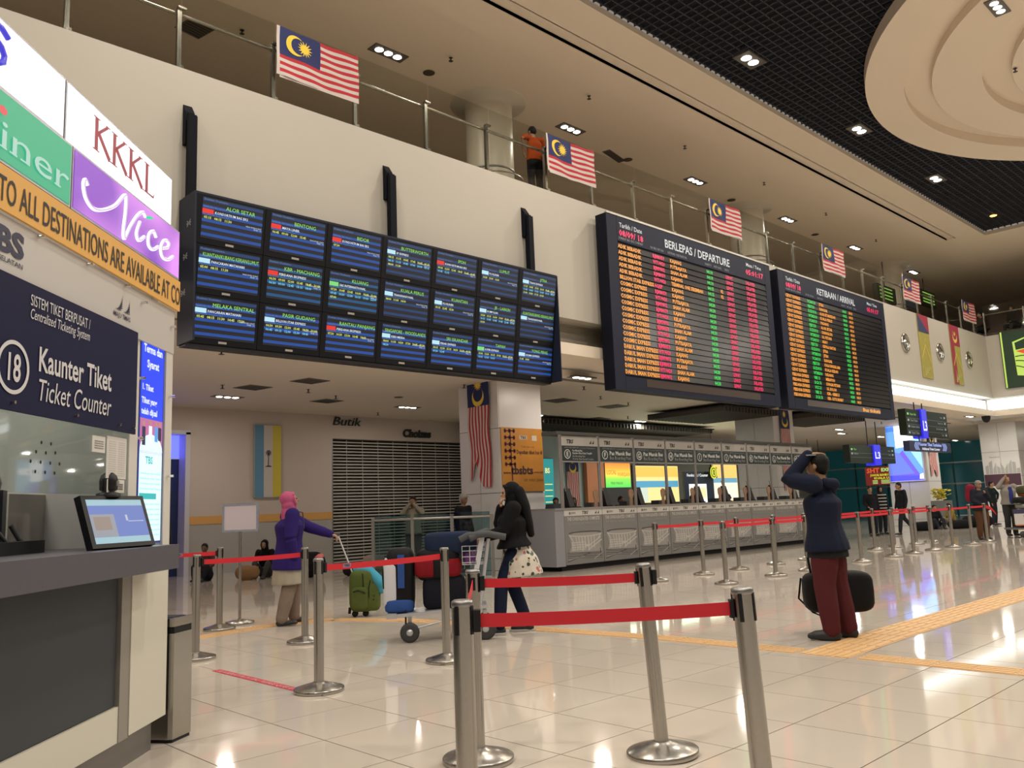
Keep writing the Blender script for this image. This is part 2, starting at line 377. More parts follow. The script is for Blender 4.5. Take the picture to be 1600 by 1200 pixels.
# ------------------------------------------------------------------ flags (hung flat, print only)
def star_pts(r1, r2, n=14, c=(0, 0)):
    return [(c[0]+(r1 if i % 2 == 0 else r2)*math.cos(math.pi*i/n), c[1]+(r1 if i % 2 == 0 else r2)*math.sin(math.pi*i/n)) for i in range(2*n)]
def crescent_mesh(c, r, c2, r2, a0):
    n = 24; A = [(c[0]+r*math.cos(a), c[1]+r*math.sin(a)) for a in (a0+(2*math.pi-2*a0)*i/n for i in range(n+1))]
    b0 = math.atan2(A[0][1]-c2[1], A[0][0]-c2[0]); B_ = [(c2[0]+r2*math.cos(b), c2[1]+r2*math.sin(b)) for b in (b0+(2*math.pi-2*b0)*i/n for i in range(n+1))]
    return A+B_, [(i, i+1, n+2+i, n+1+i) for i in range(n)]
def crescent_pts(c, r, c2, r2, a0):
    P = []; n = 20
    for i in range(n+1): a = a0+(2*math.pi-2*a0)*i/n; P.append((c[0]+r*math.cos(a), c[1]+r*math.sin(a)))
    ax, ay = P[-1]; b0 = math.atan2(P[0][1]-c2[1], P[0][0]-c2[0]); b1 = math.atan2(ay-c2[1], ax-c2[0])+2*math.pi
    for i in range(1, n): a = b1+(b0-b1)*i/n; P.append((c2[0]+r2*math.cos(a), c2[1]+r2*math.sin(a)))
    return P
def flag(O, R, U, N, L, Hh, label, amp=.02, group=None, sleeve=True, tail=None, sag=0.0, seed=0, vert=False):
    """striped flag: length L along R from the hoist, height Hh along U (downwards = -U); N points to the viewer"""
    O, R, U, N = map(Vector, (O, R, U, N))
    def P(u, v, off=0.0):
        wv = amp*math.sin(u*7/L+seed)*(.4+.6*(1-v/Hh)) + amp*.5*math.sin(u*17/L+v*9+seed*2)
        dz = -sag*(math.sin(math.pi*u/L))*(1 if v < Hh*.99 else .7)
        if tail: 
            dr, du = tail(u, v); return O+R*(u+dr)+U*(v+du)+N*(wv+off)
        return O+R*u+U*(v+dz)+N*(wv+off)
    t = thing('flag', label, 'flag', tuple(O), 0, group)
    n = 28; m = M(); V = []; F = []; I = []
    rows = 14
    for j in range(rows+1):
        for i in range(n+1): V.append(P(L*i/n, Hh*j/rows))
    b = len(V)
    for j in range(rows):
        for i in range(n):
            F.append((j*(n+1)+i, j*(n+1)+i+1, (j+1)*(n+1)+i+1, (j+1)*(n+1)+i))
            canton = (i < n*.24) if vert else (i < n*.5 and j >= rows-8)
            I.append(2 if canton else (0 if (rows-1-j) % 2 == 0 else 1))
    m.V = V; m.F = F; m.I = I; m.S = [True]*len(F)
    o = m.build('cloth', [RED, WHT, BLU], t, recalc=False)
    cx, cy = L*.19, Hh*(1-.286)
    cr, crf = crescent_mesh((cx, cy), Hh*.21, (cx+Hh*.065, cy), Hh*.172, .62); st = star_pts(Hh*.17, Hh*.085, 14, (cx+Hh*.20, cy))
    if vert:
        cc = L*.165
        cr, crf = crescent_mesh((0, 0), Hh*.29, (Hh*.09, 0), Hh*.235, .62); cr = [(cc-x, Hh/2+y) for x, y in cr]
        st = star_pts(Hh*.20, Hh*.10, 14, (cc-Hh*.40, Hh/2))
    M().add([P(x, y, .006) for x, y in cr], crf).build('crescent', YEL, t, recalc=False)
    M().add([P(x, y, .006) for x, y in st], [tuple(range(len(st)))]).build('star', YEL, t, recalc=False)
    if sleeve:
        k = M()
        for j in range(4): k.add([P(-.05, Hh*j/4), P(0, Hh*j/4), P(0, Hh*(j+1)/4), P(-.05, Hh*(j+1)/4)], [(0, 1, 2, 3)])
        k.add([P(0, -.04), P(L, -.03), P(L, 0), P(0, 0)], [(0, 1, 2, 3)])
        k.build('hem', WHT, t, recalc=False)
    return t
FX = [(6.15, 'largest national flag on the glass railing, nearest the camera, above the television board'),
      (12.28, 'national flag on the railing beside the person in orange'),
      (18.32, 'national flag on the railing in front of the round column above the departure board'),
      (24.5, 'national flag on the railing above the arrival board'),
      (30.65, 'national flag on the railing just right of the arrival board'),
      (36.6, 'farthest national flag on the railing, near the seated people')]
for i, (x, lb) in enumerate(FX):
    flag((x, 11.33, 8.23), X, Z, NY, 1.47, .82, lb, .018, 'striped flags hung on the mezzanine railing', sag=.02, seed=i*1.3)
# vertical banners on the columns: hoist at the top
def vt(u, v): return (0, 0)
flag((12.74, 14.66, 4.28), -Z, NY, NX, 2.45, .72, 'long striped flag hanging down the near column beside the orange poster', .02, sleeve=False, vert=True,
     tail=lambda u, v: ((-.55*(max(0, u-1.5)/.95)*math.exp(-((v-.25)/.12)**2) - .25*max(0, u-1.5)*max(0, .3-v)*2), .02*math.sin(u*4)))
flag((25.25, 13.66, 4.25), -Z, X, NY, 2.7, .62, 'long striped flag hanging down the column behind the check-in counters', .02, sleeve=False, vert=True,
     tail=lambda u, v: (-.4*max(0, u-2.0)*math.exp(-((v-.3)/.15)**2), 0))
flag((36.9, 13.36, 3.9), -Z, X, NY, 1.9, .75, 'striped flag hanging on the column beside the tall blue screen', .02, sleeve=False, vert=True,
     tail=lambda u, v: (-.4*max(0, u-1.2)*math.exp(-((v-.35)/.15)**2), 0))

# ------------------------------------------------------------------ boards
E_ = lambda n, c, s=1.0: em(n, c, s)
SCR_BG = em('screen_dark', (.002, .004, .012), 1); BL1 = em('screen_blue', (.005, .062, .30), 1.0); BL2 = em('screen_blue_dim', (.004, .036, .13), 1)
BL3 = em('screen_teal', (.004, .075, .20), 1)
TW = em('text_white', (.75, .82, .9), 1.0); TWD = em('text_dim', (.18, .24, .36), 1); TY = em('text_yellow', (.72, .80, .15), 1); TGR = em('text_green', (.32, .78, .08), 1)
TC = em('text_cyan', (.2, .65, .95), 1); LRED = em('logo_red', (.80, .03, .02), 1); LWH = em('logo_white', (.5, .8, .9), 1); LGR = em('logo_green', (.2, .7, .2), 1)
LED_O = em('led_orange', (1.0, .36, .045), 1.0); LED_R = em('led_red', (1.0, .02, .13), 1.0); LED_G = em('led_green', (.03, .72, .10), 1.0)
STICK = mat('sticker', (.35, .33, .30), .5)
def build_tvs():
    x0, x1, zt, zb = 4.62, 11.78, 5.75, 3.72; yt, yb = 10.8, 11.08
    t = thing('television_board', 'wide black board of twenty-one blue bus timetable screens hanging on three rods', 'information board', (8.2, 11.1, 3.7))
    Up = Vector((0, yt-yb, zt-zb)); hgt = Up.length; Un = Up.normalized(); Nn = Vector((0, -Un.z, Un.y)).normalized()
    O = Vector((x0, yb, zb))
    m = M(); W = x1-x0; D = .06
    m.obox(O+X*W/2+Up/2-Nn*D, X*W/2, Up/2, Nn*D*.9)
    m.build('backboard', mat('board_black', (.010, .011, .014), .45), t)
    m = M(); m.box(x0-.03, x0, yt-.02, 11.29, zb-.02, zt+.02); m.box(x1, x1+.02, yt, 11.25, zb-.02, zt+.02); m.box(x0, x1, yt, 11.28, zt, zt+.03); m.build('side_frame', NAVYF, t)
    m = M(); m.obox(O+X*W/2-Nn*.1-Z*.03, X*W/2, Vector((0, .1, 0)), Vector((0, 0, .03))); m.build('bottom_rail', BLACK, t)
    for k, (yy, zz) in enumerate(((10.95, 5.35), (11.05, 4.9), (11.1, 4.4))):
        m = M(); c = Vector((x0-.033, yy, zz))
        for a in (.6, -.6, 0): m.obox(c, (.002, 0, 0), Vector((0, math.cos(a), math.sin(a)))*.07, Vector((0, -math.sin(a), math.cos(a)))*.008)
        m.build('vent_mark', mat('vent_mark', (.25, .25, .27), .4), t)
    names = [['ALOR SETAR', 'BENTONG', 'BIDOR', 'BUTTERWORTH', 'IPOH', 'LUMUT', 'JITRA'],
             ['KUANTAN/KUBANG KERIAN/LUMUT', 'KBR - MACHANG', 'KLUANG', 'KUALA PERLIS', 'KUANTAN', 'JB - LARKIN', 'KUANTAN/KUBANG KERIAN/LUMUT'],
             ['MELAKA SENTRAL', 'PASIR GUDANG', 'RANTAU PANJANG', 'SINGAPORE - WOODLANDS', 'SRI ISKANDAR', 'TAPAH', 'YONG PENG']]
    ops = [['KONSORTIUM BAS EKS', 'MAYA LINER', 'KONSORTIUM BAS EKS', 'SP EXPRESS', 'KONSORTIUM BAS EKS', 'PLUSLINER', 'TRANS EXPRESS'],
           ['PANCARAN MATAHARI', 'PERDANA EKSPRESS', 'S&S INTERNATIONAL', 'TRANSNASIONAL', 'PLUSLINER', 'KUMPULAN', 'TRANSNASIONAL'],
           ['PANCARAN MATAHARI', 'BILLION STAR EXPRESS', 'PERDANA EKSPRESS', 'KBES MESRA', 'PERAK EXPRESS', 'SUPER EXPRESS', 'DELIMA EXPRESS']]
    logo = [[0, 0, 0, 1, 0, 1, 1], [1, 0, 2, 1, 1, 1, 1], [1, 1, 0, 1, 1, 2, 1]]
    nt = [[3, 4, 1, 14, 8, 3, 16], [3, 11, 13, 3, 3, 13, 0], [5, 11, 5, 7, 8, 9, 2]]
    cw, chh = W/7, hgt/3
    rnd = random.Random(3)
    for r in range(3):
        for c in range(7):
            P0 = O+X*(c*cw)+Un*((2-r)*chh)+Nn*.0
            m = M(); sx0, sx1, sy0, sy1 = .09, cw-.045, .085, chh-.035
            m.obox(P0+X*cw/2+Un*chh/2+Nn*.01, X*(cw/2-.004), Un*(chh/2-.004), Nn*.012)
            mo = m.build('monitor', mat('bezel', (.005, .006, .009), .45, spec=.2), t)
            s = M(); F0 = P0+Nn*.0245
            sw, sh = sx1-sx0, sy1-sy0
            s.rect(F0, X, Un, sx0, sx1, sy0, sy1, 0)
            bm_ = [1, 1, 1] if (r, c) not in ((1, 1), (1, 2)) else [3, 3, 3]
            bl = 1 if r != 1 or c in (0,) else (3 if c in (1, 2) else 2)
            if (r == 0 and c >= 3) or (r == 1 and c >= 3): bl = 2
            if r == 2 and c == 1: bl = 1
            G0 = F0+Nn*.0015
            for k in range(6):
                yy = sy1-sh*(.02+k*.17)
                s.rect(G0, X, Un, sx0, sx1, yy-sh*.075, yy, 2 if k == 0 else bl)
            H0 = G0+Nn*.0015
            s.text('Destinasi / Destination', H0+X*(sx0+.02)+Un*(sy1-sh*.07), X, Un, .025, mi=4, res=1)
            s.text(names[r][c], H0+X*(sx0+sw*.62 if len(names[r][c]) < 20 else sx0+sw*.52)+Un*(sy1-sh*.23), X, Un, .052, wmax=sw*.93, mi=5, res=2, bold=.0, align='c')
            s.text('Syarikat Bas / Bus Operator', H0+X*(sx0+.01)+Un*(sy1-sh*.245), X, Un, .02, mi=4, res=1)
            s.rect(H0, X, Un, sx0, sx0+sw*.18, sy1-sh*.395, sy1-sh*.28, [6, 7, 8][logo[r][c]])
            s.text(ops[r][c], H0+X*(sx0+sw*.20)+Un*(sy1-sh*.375), X, Un, .034, wmax=sw*.55, mi=9, res=1, bold=.015)
            s.text('Masa Bertolak / Departure Time', H0+X*(sx0+.01)+Un*(sy1-sh*.44), X, Un, .02, mi=4, res=1)
            k = nt[r][c]
            for q in range(k):
                row, cc = divmod(q, 6)
                s.text('%02d:%02d' % (5+(q*3+c) % 18, rnd.choice((0, 15, 30, 45))), H0+X*(sx0+sw*(.03+cc*.165))+Un*(sy1-sh*(.52+row*.105)), X, Un, .033, mi=10 if row % 2 == 0 else 11, res=1, bold=.02)
            s.text('MASA MUKA SURAT', H0+X*(sx1-.01)+Un*(sy1-sh*.53), X, Un, .018, mi=9, res=1, align='r')
            s.text('PAGE : 1/1', H0+X*(sx1-.01)+Un*(sy1-sh*.575), X, Un, .018, mi=9, res=1, align='r')
            s.build('screen', [SCR_BG, BL1, BL2, BL3, TWD, TGR, LRED, LWH, LGR, TW, TY, TC], mo, recalc=False)
            q = M(); q.rect(F0, X, Un, cw/2-.06, cw/2+.06, .025, .055); q.build('badge', STICK, mo, recalc=False)
    for x in (4.7, 8.15, 11.45):
        m = M(); m.box(x-.07, x+.05, 11.1, 11.17, 5.75, 7.0); m.box(x-.05, x+.07, 11.17, 11.24, 5.7, 7.05)
        m.prism((x-.08, 11.3, 0), NY, Z, [(0, 6.6), (0, 7.22), (.10, 7.08), (.10, 6.6)], (.13, 0, 0))
        m.build('hanging_rod', mat('rod_black', (.005, .006, .010), .6, spec=.1), t)
build_tvs()

SLAT = mat('led_slat', (.008, .009, .013), .28, spec=.35)
FRAMEN = mat('board_frame', (.012, .015, .032), .5, spec=.15)
HDW = em('header_white', (.72, .72, .70), .9)
def build_led(x0, x1, label, title, rows, cols, clock, ticker, hx):
    zt, zb, yf = 7.49, 3.69, 10.9
    t = thing('led_board', label, 'information board', ((x0+x1)/2, 11.05, zb))
    m = M(); m.box(x0, x1, yf+.02, 11.2, zb, zt); m.box(x0+.5, x0+.7, 11.2, 11.3, 5.4, 6.9); m.box(x1-.7, x1-.5, 11.2, 11.3, 5.4, 6.9); m.build('cabinet', mat('cabinet_black', (.006, .007, .014), .6, spec=.12), t)
    m = M()
    m.box(x0, x0+.33, yf, yf+.02, zb, zt); m.box(x1-.27, x1, yf, yf+.02, zb, zt); m.box(x0+.34, x1-.28, yf, yf+.02, zb, 3.98)
    m.box(x0+.34, x1-.28, yf, yf+.02, 6.93, zt); m.box(x0+.325, x0+.345, yf+.004, yf+.02, zb, zt); m.box(x1-.285, x1-.265, yf+.004, yf+.02, zb, zt)
    m.build('frame', FRAMEN, t)
    M().box(x0-.0, x1, yf-.01, yf+.05, zt, zt+.035).build('top_edge', mat('alu', (.5, .49, .46), .4, .6), t)
    F = Vector((x0, yf-.004, 0))
    s = M(); s.text(title, F+X*hx[0]+Z*7.11, X, Z, .185, w=hx[1]-hx[0], bold=.018, res=3)
    s.text('Tarikh / Date', F+X*.42+Z*7.25, X, Z, .10, w=.80, bold=.01); s.text('Masa / Time', F+X*5.57+Z*7.28, X, Z, .09, w=.74, bold=.01)
    s.build('title', HDW, t, recalc=False)
    s = M()
    for tx, xx, ww in cols['heads']: s.text(tx, F+X*xx+Z*6.975, X, Z, .055, w=ww, res=1)
    s.build('column_headings', em('head_grey', (.28, .28, .28), 1), t, recalc=False)
    s = M(); s.text(clock[0], F+X*.40+Z*7.06, X, Z, .13, w=.85, bold=.03, res=1); s.text(clock[1], F+X*5.53+Z*7.06, X, Z, .13, w=.86, bold=.03, res=1)
    s.build('clock_digits', LED_R, t, recalc=False)
    n = len(rows); p = (6.89-4.02)/n
    for i, rw in enumerate(rows):
        zc = 6.89-(i+1)*p
        m = M(); m.prism((x0+.345, yf, zc), -Y, Z, [(-.04, 0), (.006, .003), (-.012, p-.006), (-.04, p-.006)], (x1-x0-.63, 0, 0))
        ro = m.build('display_row', SLAT, t)
        s = M()
        for (xx, ww, mi), tx in zip(cols['cols'], rw):
            if tx: s.text(tx, Vector((x0+xx, yf-.012, zc+.022)), X, Z, .082, wmax=ww, mi=mi, bold=.035, res=1)
        s.build('led_lettering', [LED_O, LED_R, LED_G], ro, recalc=False)
    m = M(); m.box(x0+1.05, x0+5.75, yf-.006, yf, 3.80, 3.97); tk = m.build('ticker_display', mat('ticker', (.05, .035, .03), .25), t)
    if ticker: M().text(ticker, (x0+4.5, yf-.009, 3.83), X, Z, .10, w=1.25, bold=.04, res=1).build('ticker_text', LED_O, tk, recalc=False)
    m = M(); m.box(x0+.2, x0+.3, 11.2, 11.3, zt-.6, zt-.1); m.build('wall_bracket', BLACK, t)
ops = ['ADIK BERADIK']*5+['BILLION STAR EXPRESS']+['COSMIC EXPRESS']*10+['DARUL IMAN EXPRESS']*5
dst = 'KAJANG,PUTRAJAYA,SHAH ALAM,KAJANG,TERMINAL ONE SEREMBAN,KAJANG,KAJANG,PUTRAJAYA,SHAH ALAM,KAJANG,KELAI,PUTRAJAYA,SHAH ALAM,KAJANG,PUTRAJAYA,SHAH ALAM,KAJANG,PUTRAJAYA,KLANG,SHAH ALAM,KAJANG'.split(',')
tm = '04:10,04:10,04:10,04:15,04:15,04:15,04:30,04:30,04:30,04:30,04:30,04:30,04:30,04:30,04:30,04:30,04:35,04:35,04:38,04:38,04:38'.split(',')
rows = [(ops[i], '' if i == 5 else 'TERBATAS' if 0 else ['RJM8059', 'WTU4420', 'BJM9802'][i % 3], dst[i], tm[i], {3: '02', 4: '02'}.get(i, ''), 'LEWAT', 'DELAYED') for i in range(21)]
rows[5] = (ops[5], 'AQEP', dst[5], tm[5], '', 'LEWAT', 'DELAYED')
build_led(13.53, 20.3, 'departure board: dark display with orange, red and green LED rows, left of the two', 'BERLEPAS / DEPARTURE', rows,
          dict(cols=[(.33, 1.2, 0), (1.55, .44, 1), (2.20, 1.28, 0), (3.69, .32, 2), (4.25, .15, 0), (4.54, .32, 1), (5.48, .44, 1)],
               heads=[('SYARIKAT BAS / BUS COMPANY', .38, .85), ('NO BAS / BUS NO', 1.5, .5), ('DESTINASI / DESTINATION', 2.15, .75), ('WAKTU', 3.66, .28), ('PINTU/GATE', 4.05, .33), ('STATUS', 4.52, .2)]),
          ('08/09/ 18', '05:01:17'), None, (2.05, 4.78))
ops = ['CEPAT EXPRESS']*16+['PERDANA EXPRESS']*5
dst = 'JITRA,KANGAR,ALOR SETAR/KEDAH,KUALA PERLIS,PADANG,ALOR SETAR,CHANGLUN,SG. PETANI,ARAU,KEPALA BATAS,JITRA,JITRA,KANGAR,KUALA KANGSAR LAMA,KUALA KEDAH,PADANG,MERAPOH,SUNGAI PETANI,SG. BULOH,KBR - GERIK B,KBR - KOTA BHARU'.split(',')
rows = [(ops[i], (['VCA4110', 'PJR7150', 'KCD3910', 'WTM3310'][i % 4] if i < 16 else ['VCC 21', 'VBE 13', 'DCA 76'][i % 3]), dst[i], '04:%02d' % (i*2 % 60), '04:10') for i in range(21)]
build_led(20.72, 27.58, 'arrival board: dark display with orange and green LED rows, right of the two', 'KETIBAAN / ARRIVAL', rows,
          dict(cols=[(.31, .93, 0), (1.55, .52, 2), (2.25, .98, 0), (3.74, .34, 2), (4.16, .34, 0)],
               heads=[('SYARIKAT BAS / BUS COMPANY', .38, .85), ('NO BAS / BUS NO', 1.5, .5), ('DARI / FROM', 2.2, .35), ('WAKTU', 3.72, .3), ('PINTU/GATE', 4.1, .33), ('STATUS', 4.55, .2)]),
          ('08/09/ 18', '05:01:17'), 'Bus tickets', (2.2, 4.68))

# ------------------------------------------------------------------ fascia decoration right of the boards
def poster(x0, x1, kind, label):
    t = thing('hanging_poster', label, 'poster', ((x0+x1)/2, 11.28, 5.4))
    M().box(x0, x1, 11.27, 11.295, 5.42, 7.76).build('sheet', mat('poster_olive', (.34, .30, .07), .6, noise=.25, nscale=6), t)
    m = M(); xm = (x0+x1)/2
    if kind == 0:
        m.flat((0, 11.264, 0), X, Z, [(x0, 7.1), (x1, 7.1), (x0, 7.76)], 0); m.flat((0, 11.264, 0), X, Z, [(x1, 7.1), (x1, 7.76), (x0, 7.76)], 1)
    else:
        m.flat((0, 11.264, 0), X, Z, [(x0, 6.95), (x1, 6.95), (x1, 7.76), (x0, 7.76)], 1); m.flat((0, 11.264, 0), X, Z, [(x0, 5.42), (xm-.05, 5.42), (xm-.15, 6.95), (x0, 6.95)], 1)
        cm = crescent_mesh((0, 0), .24, (.09, 0), .2, .6); m.add([(xm-y_, 11.26, 7.3+x_) for x_, y_ in cm[0]], cm[1], 2); m.flat((xm, 11.26, 7.42), X, Z, star_pts(.12, .05, 5), 2)
    m.flat((0, 11.262, 0), X, Z, [(x0+.1, 6.2), (xm, 6.7), (xm, 6.62), (x0+.1, 6.1)], 2); m.flat((0, 11.262, 0), X, Z, [(xm, 6.7), (x1-.1, 6.1), (x1-.1, 6.0), (xm, 6.62)], 2)
    for k in range(4): m.flat((0, 11.261, 0), X, Z, [(xm-.3+k*.15, 5.5+k*.1), (xm-.15+k*.15, 5.5+k*.1), (xm-.2+k*.15, 6.0-k*.08)], 3)
    m.build('print', [mat('poster_navy', (.04, .05, .12), .6), mat('poster_maroon', (.30, .03, .06), .6), mat('poster_gold', (.62, .48, .10), .6), mat('poster_lime', (.42, .42, .14), .6)], t, recalc=False)
poster(31.4, 32.4, 0, 'narrow fascia poster with a red and navy top over olive green')
poster(34.55, 35.55, 1, 'narrow fascia poster in maroon and yellow with a crescent and star')
for x, lb in ((30.1, 'round steel ceiling-style light on the white fascia right beside the arrival board'), (33.35, 'round steel light on the fascia between the two narrow posters'), (36.45, 'round steel light on the fascia nearest the corner')):
    t = thing('wall_light', lb, 'light', (x, 11.28, 6.5), 0, 'round lights on the fascia')
    def rim(prof, nm, m_):
        m = M(); n = 24; V = [(x+r*math.cos(2*math.pi*j/n), 11.3-d, 6.53+r*math.sin(2*math.pi*j/n)) for r, d in prof for j in range(n)]
        m.add(V, [(i*n+j, i*n+(j+1) % n, (i+1)*n+(j+1) % n, (i+1)*n+j) for i in range(len(prof)-1) for j in range(n)], 0, True); m.build(nm, m_, t)
    rim([(.34, 0), (.34, .05), (.27, .07), (.24, .03), (.24, .0)], 'ring', STEEL); rim([(.24, .015), (.12, .09), (.001, .12)], 'dome', CHROME)
def green_ad():
    t = thing('backlit_advertisement', 'large dark green backlit advertisement on the far right wall', 'advertisement', (38.85, 8.5, 5.5))
    M().box(38.82, 38.9, 6.2, 10.75, 5.46, 7.84).build('box', mat('ad_box', (.02, .03, .02), .4), t)
    m = M(); m.rect((38.81, 0, 0), Y, Z, 6.25, 10.7, 5.5, 7.8, 0); m.rect((38.805, 0, 0), Y, Z, 10.66, 10.72, 5.48, 7.82, 1)
    P = (38.80, 0, 0)
    m.flat(P, Y, Z, [(10.25, 5.95), (8.2, 5.6), (8.2, 7.7), (9.6, 7.55), (10.3, 7.35)], 1)
    m.flat((38.795, 0, 0), Y, Z, [(10.2, 7.0), (8.2, 7.2), (8.2, 7.6), (9.6, 7.5), (10.22, 7.3)], 0)
    m.flat((38.79, 0, 0), Y, Z, [(10.2, 6.95), (8.2, 7.25), (8.2, 6.7), (9.7, 6.65), (9.9, 6.8)], 2)
    for k in range(3): m.add([Vector((38.785, 10.25-.12*i, 6.75-k*.22-.02*i+.06*math.sin(i*.5+k))) for i in range(12)]+[Vector((38.785, 10.25-.12*i, 6.71-k*.22-.02*i+.06*math.sin(i*.5+k))) for i in range(12)][::-1], [tuple(range(24))], 3)
    m.flat((38.783, 0, 0), Y, Z, [(9.85+.12*math.cos(a*.5), 6.2+.12*math.sin(a*.5)) for a in range(12)], 3)
    m.build('picture', [em('ad_green', (.005, .026, .008), 1), em('ad_lime', (.55, .75, .12), 1), em('ad_red', (.8, .08, .02), 1), em('ad_black', (.01, .01, .005), 1)], t, recalc=False)
green_ad()

# ------------------------------------------------------------------ ticket booth (left): frame s along its face, t into the booth, z up
TA = math.radians(45.614); DS = vec(math.cos(TA), math.sin(TA), 0); DT = vec(-math.sin(TA), math.cos(TA), 0)
def TB(v): return DS*v.x+DT*v.y+Z*v.z
def bt(name, label, cat, s, t, z=0, group=None): return thing(name, label, cat, DS*s+DT*t+Z*z, TA, group)
def build_booth():
    STL = mat('worktop_steel', (.125, .12, .145), .38, .5, noise=.06, nscale=50)
    b = bt('ticket_booth', 'cream and grey ticket booth at the left edge with a steel edged counter', 'booth', 3.4, 2.6)
    def P(name, m, *bx, mi=0):
        q = M(TB)
        for k in bx: q.box(*k)
        return q.build(name, m, b)
    P('worktop', STL, (.6, 4.98, 2.0, 2.85, 1.052, 1.188))
    P('front_panel', mat('booth_cream', (.60, .585, .50), .4), (4.79, 5.27, 2.18, 2.22, .18, 1.035), )
    P('front_panel', MATS['booth_cream'], (.6, 4.68, 2.19, 2.22, .17, .355))
    P('front_panel', mat('booth_dark', (.035, .042, .052), .45, spec=.35), (.6, 4.665, 2.205, 2.23, .36, 1.03))
    P('corner_strip', mat('strip_taupe', (.30, .28, .25), .4, .3), (4.68, 4.79, 2.185, 2.22, .17, 1.035))
    P('end_panel', mat('booth_end', (.03, .03, .035), .5), (5.24, 5.27, 2.22, 3.4, .18, 1.18))
    P('plinth', mat('plinth_steel', (.22, .21, .20), .35, .6), (.6, 5.2, 2.235, 3.4, 0, .18))
    P('post', WHITEP, (4.76, 4.86, 2.205, 2.30, 1.18, 2.66), (5.21, 5.31, 2.195, 2.30, 1.18, 2.66))
    P('header_panel', mat('header_grey', (.50, .48, .46), .4), (.6, 5.31, 2.19, 2.25, 2.38, 2.66))
    P('side_wall', mat('booth_side', (.40, .38, .36), .5), (5.24, 5.31, 2.30, 3.6, 1.18, 3.5))
    P('inner_wall', mat('booth_inner', (.50, .49, .46), .5), (.6, 5.24, 3.4, 3.45, 0, 2.9), (4.9, 5.2, 2.3, 3.4, 1.18, 2.6))
    P('inner_ceiling', MATS['booth_inner'], (.6, 5.24, 2.26, 3.4, 2.55, 2.6))
    P('inner_cabinet', mat('booth_cabinet', (.52, .48, .42), .5), (4.55, 4.9, 2.75, 3.4, .9, 1.50))
    P('glass_pane', GLASSC, (.6, 4.74, 2.20, 2.21, 1.47, 1.83))
    q = M(TB)
    for s_, z in [(3.86, 1.70), (3.94, 1.70), (3.82, 1.655), (3.90, 1.655), (3.98, 1.66), (3.78, 1.61), (3.86, 1.61), (3.94, 1.61), (4.02, 1.61), (3.82, 1.565), (3.90, 1.565), (3.98, 1.565)]:
        q.add([(s_+.009*math.cos(a*.7854), 2.195, z+.009*math.sin(a*.7854)) for a in range(8)], [tuple(range(8))])
    q.build('speech_holes', BLACK, b, recalc=False)
    q = M(TB)
    for s_, z in [(3.75, 2.645), (4.2, 2.645), (4.62, 2.645), (4.83, 2.6), (3.58, 1.85), (4.1, 1.85), (4.55, 1.85), (4.72, 1.85), (4.83, 2.15), (4.83, 1.8), (5.26, 2.55), (5.26, 1.6), (5.26, 2.1)]:
        q.tube([(s_, 2.19, z), (s_, 2.155, z)], .008, 8)
    q.build('standoff_bolts', CHROME, b)
    area('booth_inner_light', DS*4.1+DT*2.9+Z*2.5, .5, 10, (1, .95, .85))
    N_ = -DT
    def face(name, label, cat, s0, s1, z0, z1, t, m, depth=.12):
        g = bt(name, label, cat, (s0+s1)/2, t, z0); q = M(TB); q.box(s0, s1, t+.004, t+depth, z0, z1); 
        fr = q.build('frame', mat('lightbox_frame', (.42, .42, .46), .35, .5), g)
        q = M(TB); q.box(s0+.012, s1-.012, t, t+.004, z0+.012, z1-.012); q.build('face', m, g); return g
    # white lightboxes above, coloured lightboxes below
    g = face('lightbox_sign', 'white lightbox sign with part of a blue letter, upper left corner', 'sign', 2.55, 3.935, 3.21, 3.53, 2.19, em('lb_white', (.93, .97, 1.0), 1.35))
    q = M(TB); O = (3.22, 2.184, 3.30); R = DS_ = (1, 0, 0)
    pts = [(3.445, 3.455), (3.40, 3.475), (3.34, 3.475), (3.33, 3.44), (3.34, 3.41), (3.40, 3.39), (3.425, 3.36), (3.42, 3.33), (3.39, 3.31), (3.33, 3.31)]
    q.tube([(a, 2.186, z) for a, z in pts], .016, 6); q.build('letter', em('letter_blue', (.05, .04, .62), 1), g)
    g = face('lightbox_sign', 'white lightbox sign with four tall dark red serif letters', 'sign', 3.945, 5.235, 3.205, 3.53, 2.19, MATS['lb_white'])
    q = M(TB)
    def stroke(a, c, w): 
        a, c = Vector((a[0], 2.186, a[1])), Vector((c[0], 2.186, c[1])); d = (c-a).normalized(); p = Vector((d.z, 0, -d.x))
        q.add([a-p*w, c-p*w, c+p*w, a+p*w], [(0, 1, 2, 3)])
    def ser(x, z, w=.035): q.add([(x-w, 2.1855, z-.004), (x+w, 2.1855, z-.004), (x+w, 2.1855, z+.004), (x-w, 2.1855, z+.004)], [(0, 1, 2, 3)])
    for x in (4.24, 4.44, 4.64):
        stroke((x, 3.29), (x, 3.47), .018); stroke((x+.01, 3.385), (x+.12, 3.47), .009); stroke((x+.02, 3.395), (x+.15, 3.29), .017)
        ser(x, 3.47); ser(x, 3.29); ser(x+.12, 3.47, .025); ser(x+.15, 3.29, .025)
    stroke((4.85, 3.29), (4.85, 3.47), .018); ser(4.85, 3.47); q.add([(4.82, 2.1855, 3.286), (4.95, 2.1855, 3.286), (4.96, 2.1855, 3.325), (4.94, 2.1855, 3.298), (4.82, 2.1855, 3.296)], [(0, 1, 2, 3, 4)])
    q.build('lettering', em('letter_maroon', (.30, .01, .03), 1), g, recalc=False)
    g = face('lightbox_sign', 'green lightbox sign with white serif lettering ending in ner', 'sign', 2.55, 3.965, 2.865, 3.19, 2.16, em('lb_green', (.015, .40, .20), 1))
    q = M(TB)
    q.text('iner', (3.37, 2.154, 2.925), (1, 0, 0), (0, 0, 1), .125, w=.56, bold=.0, res=4)
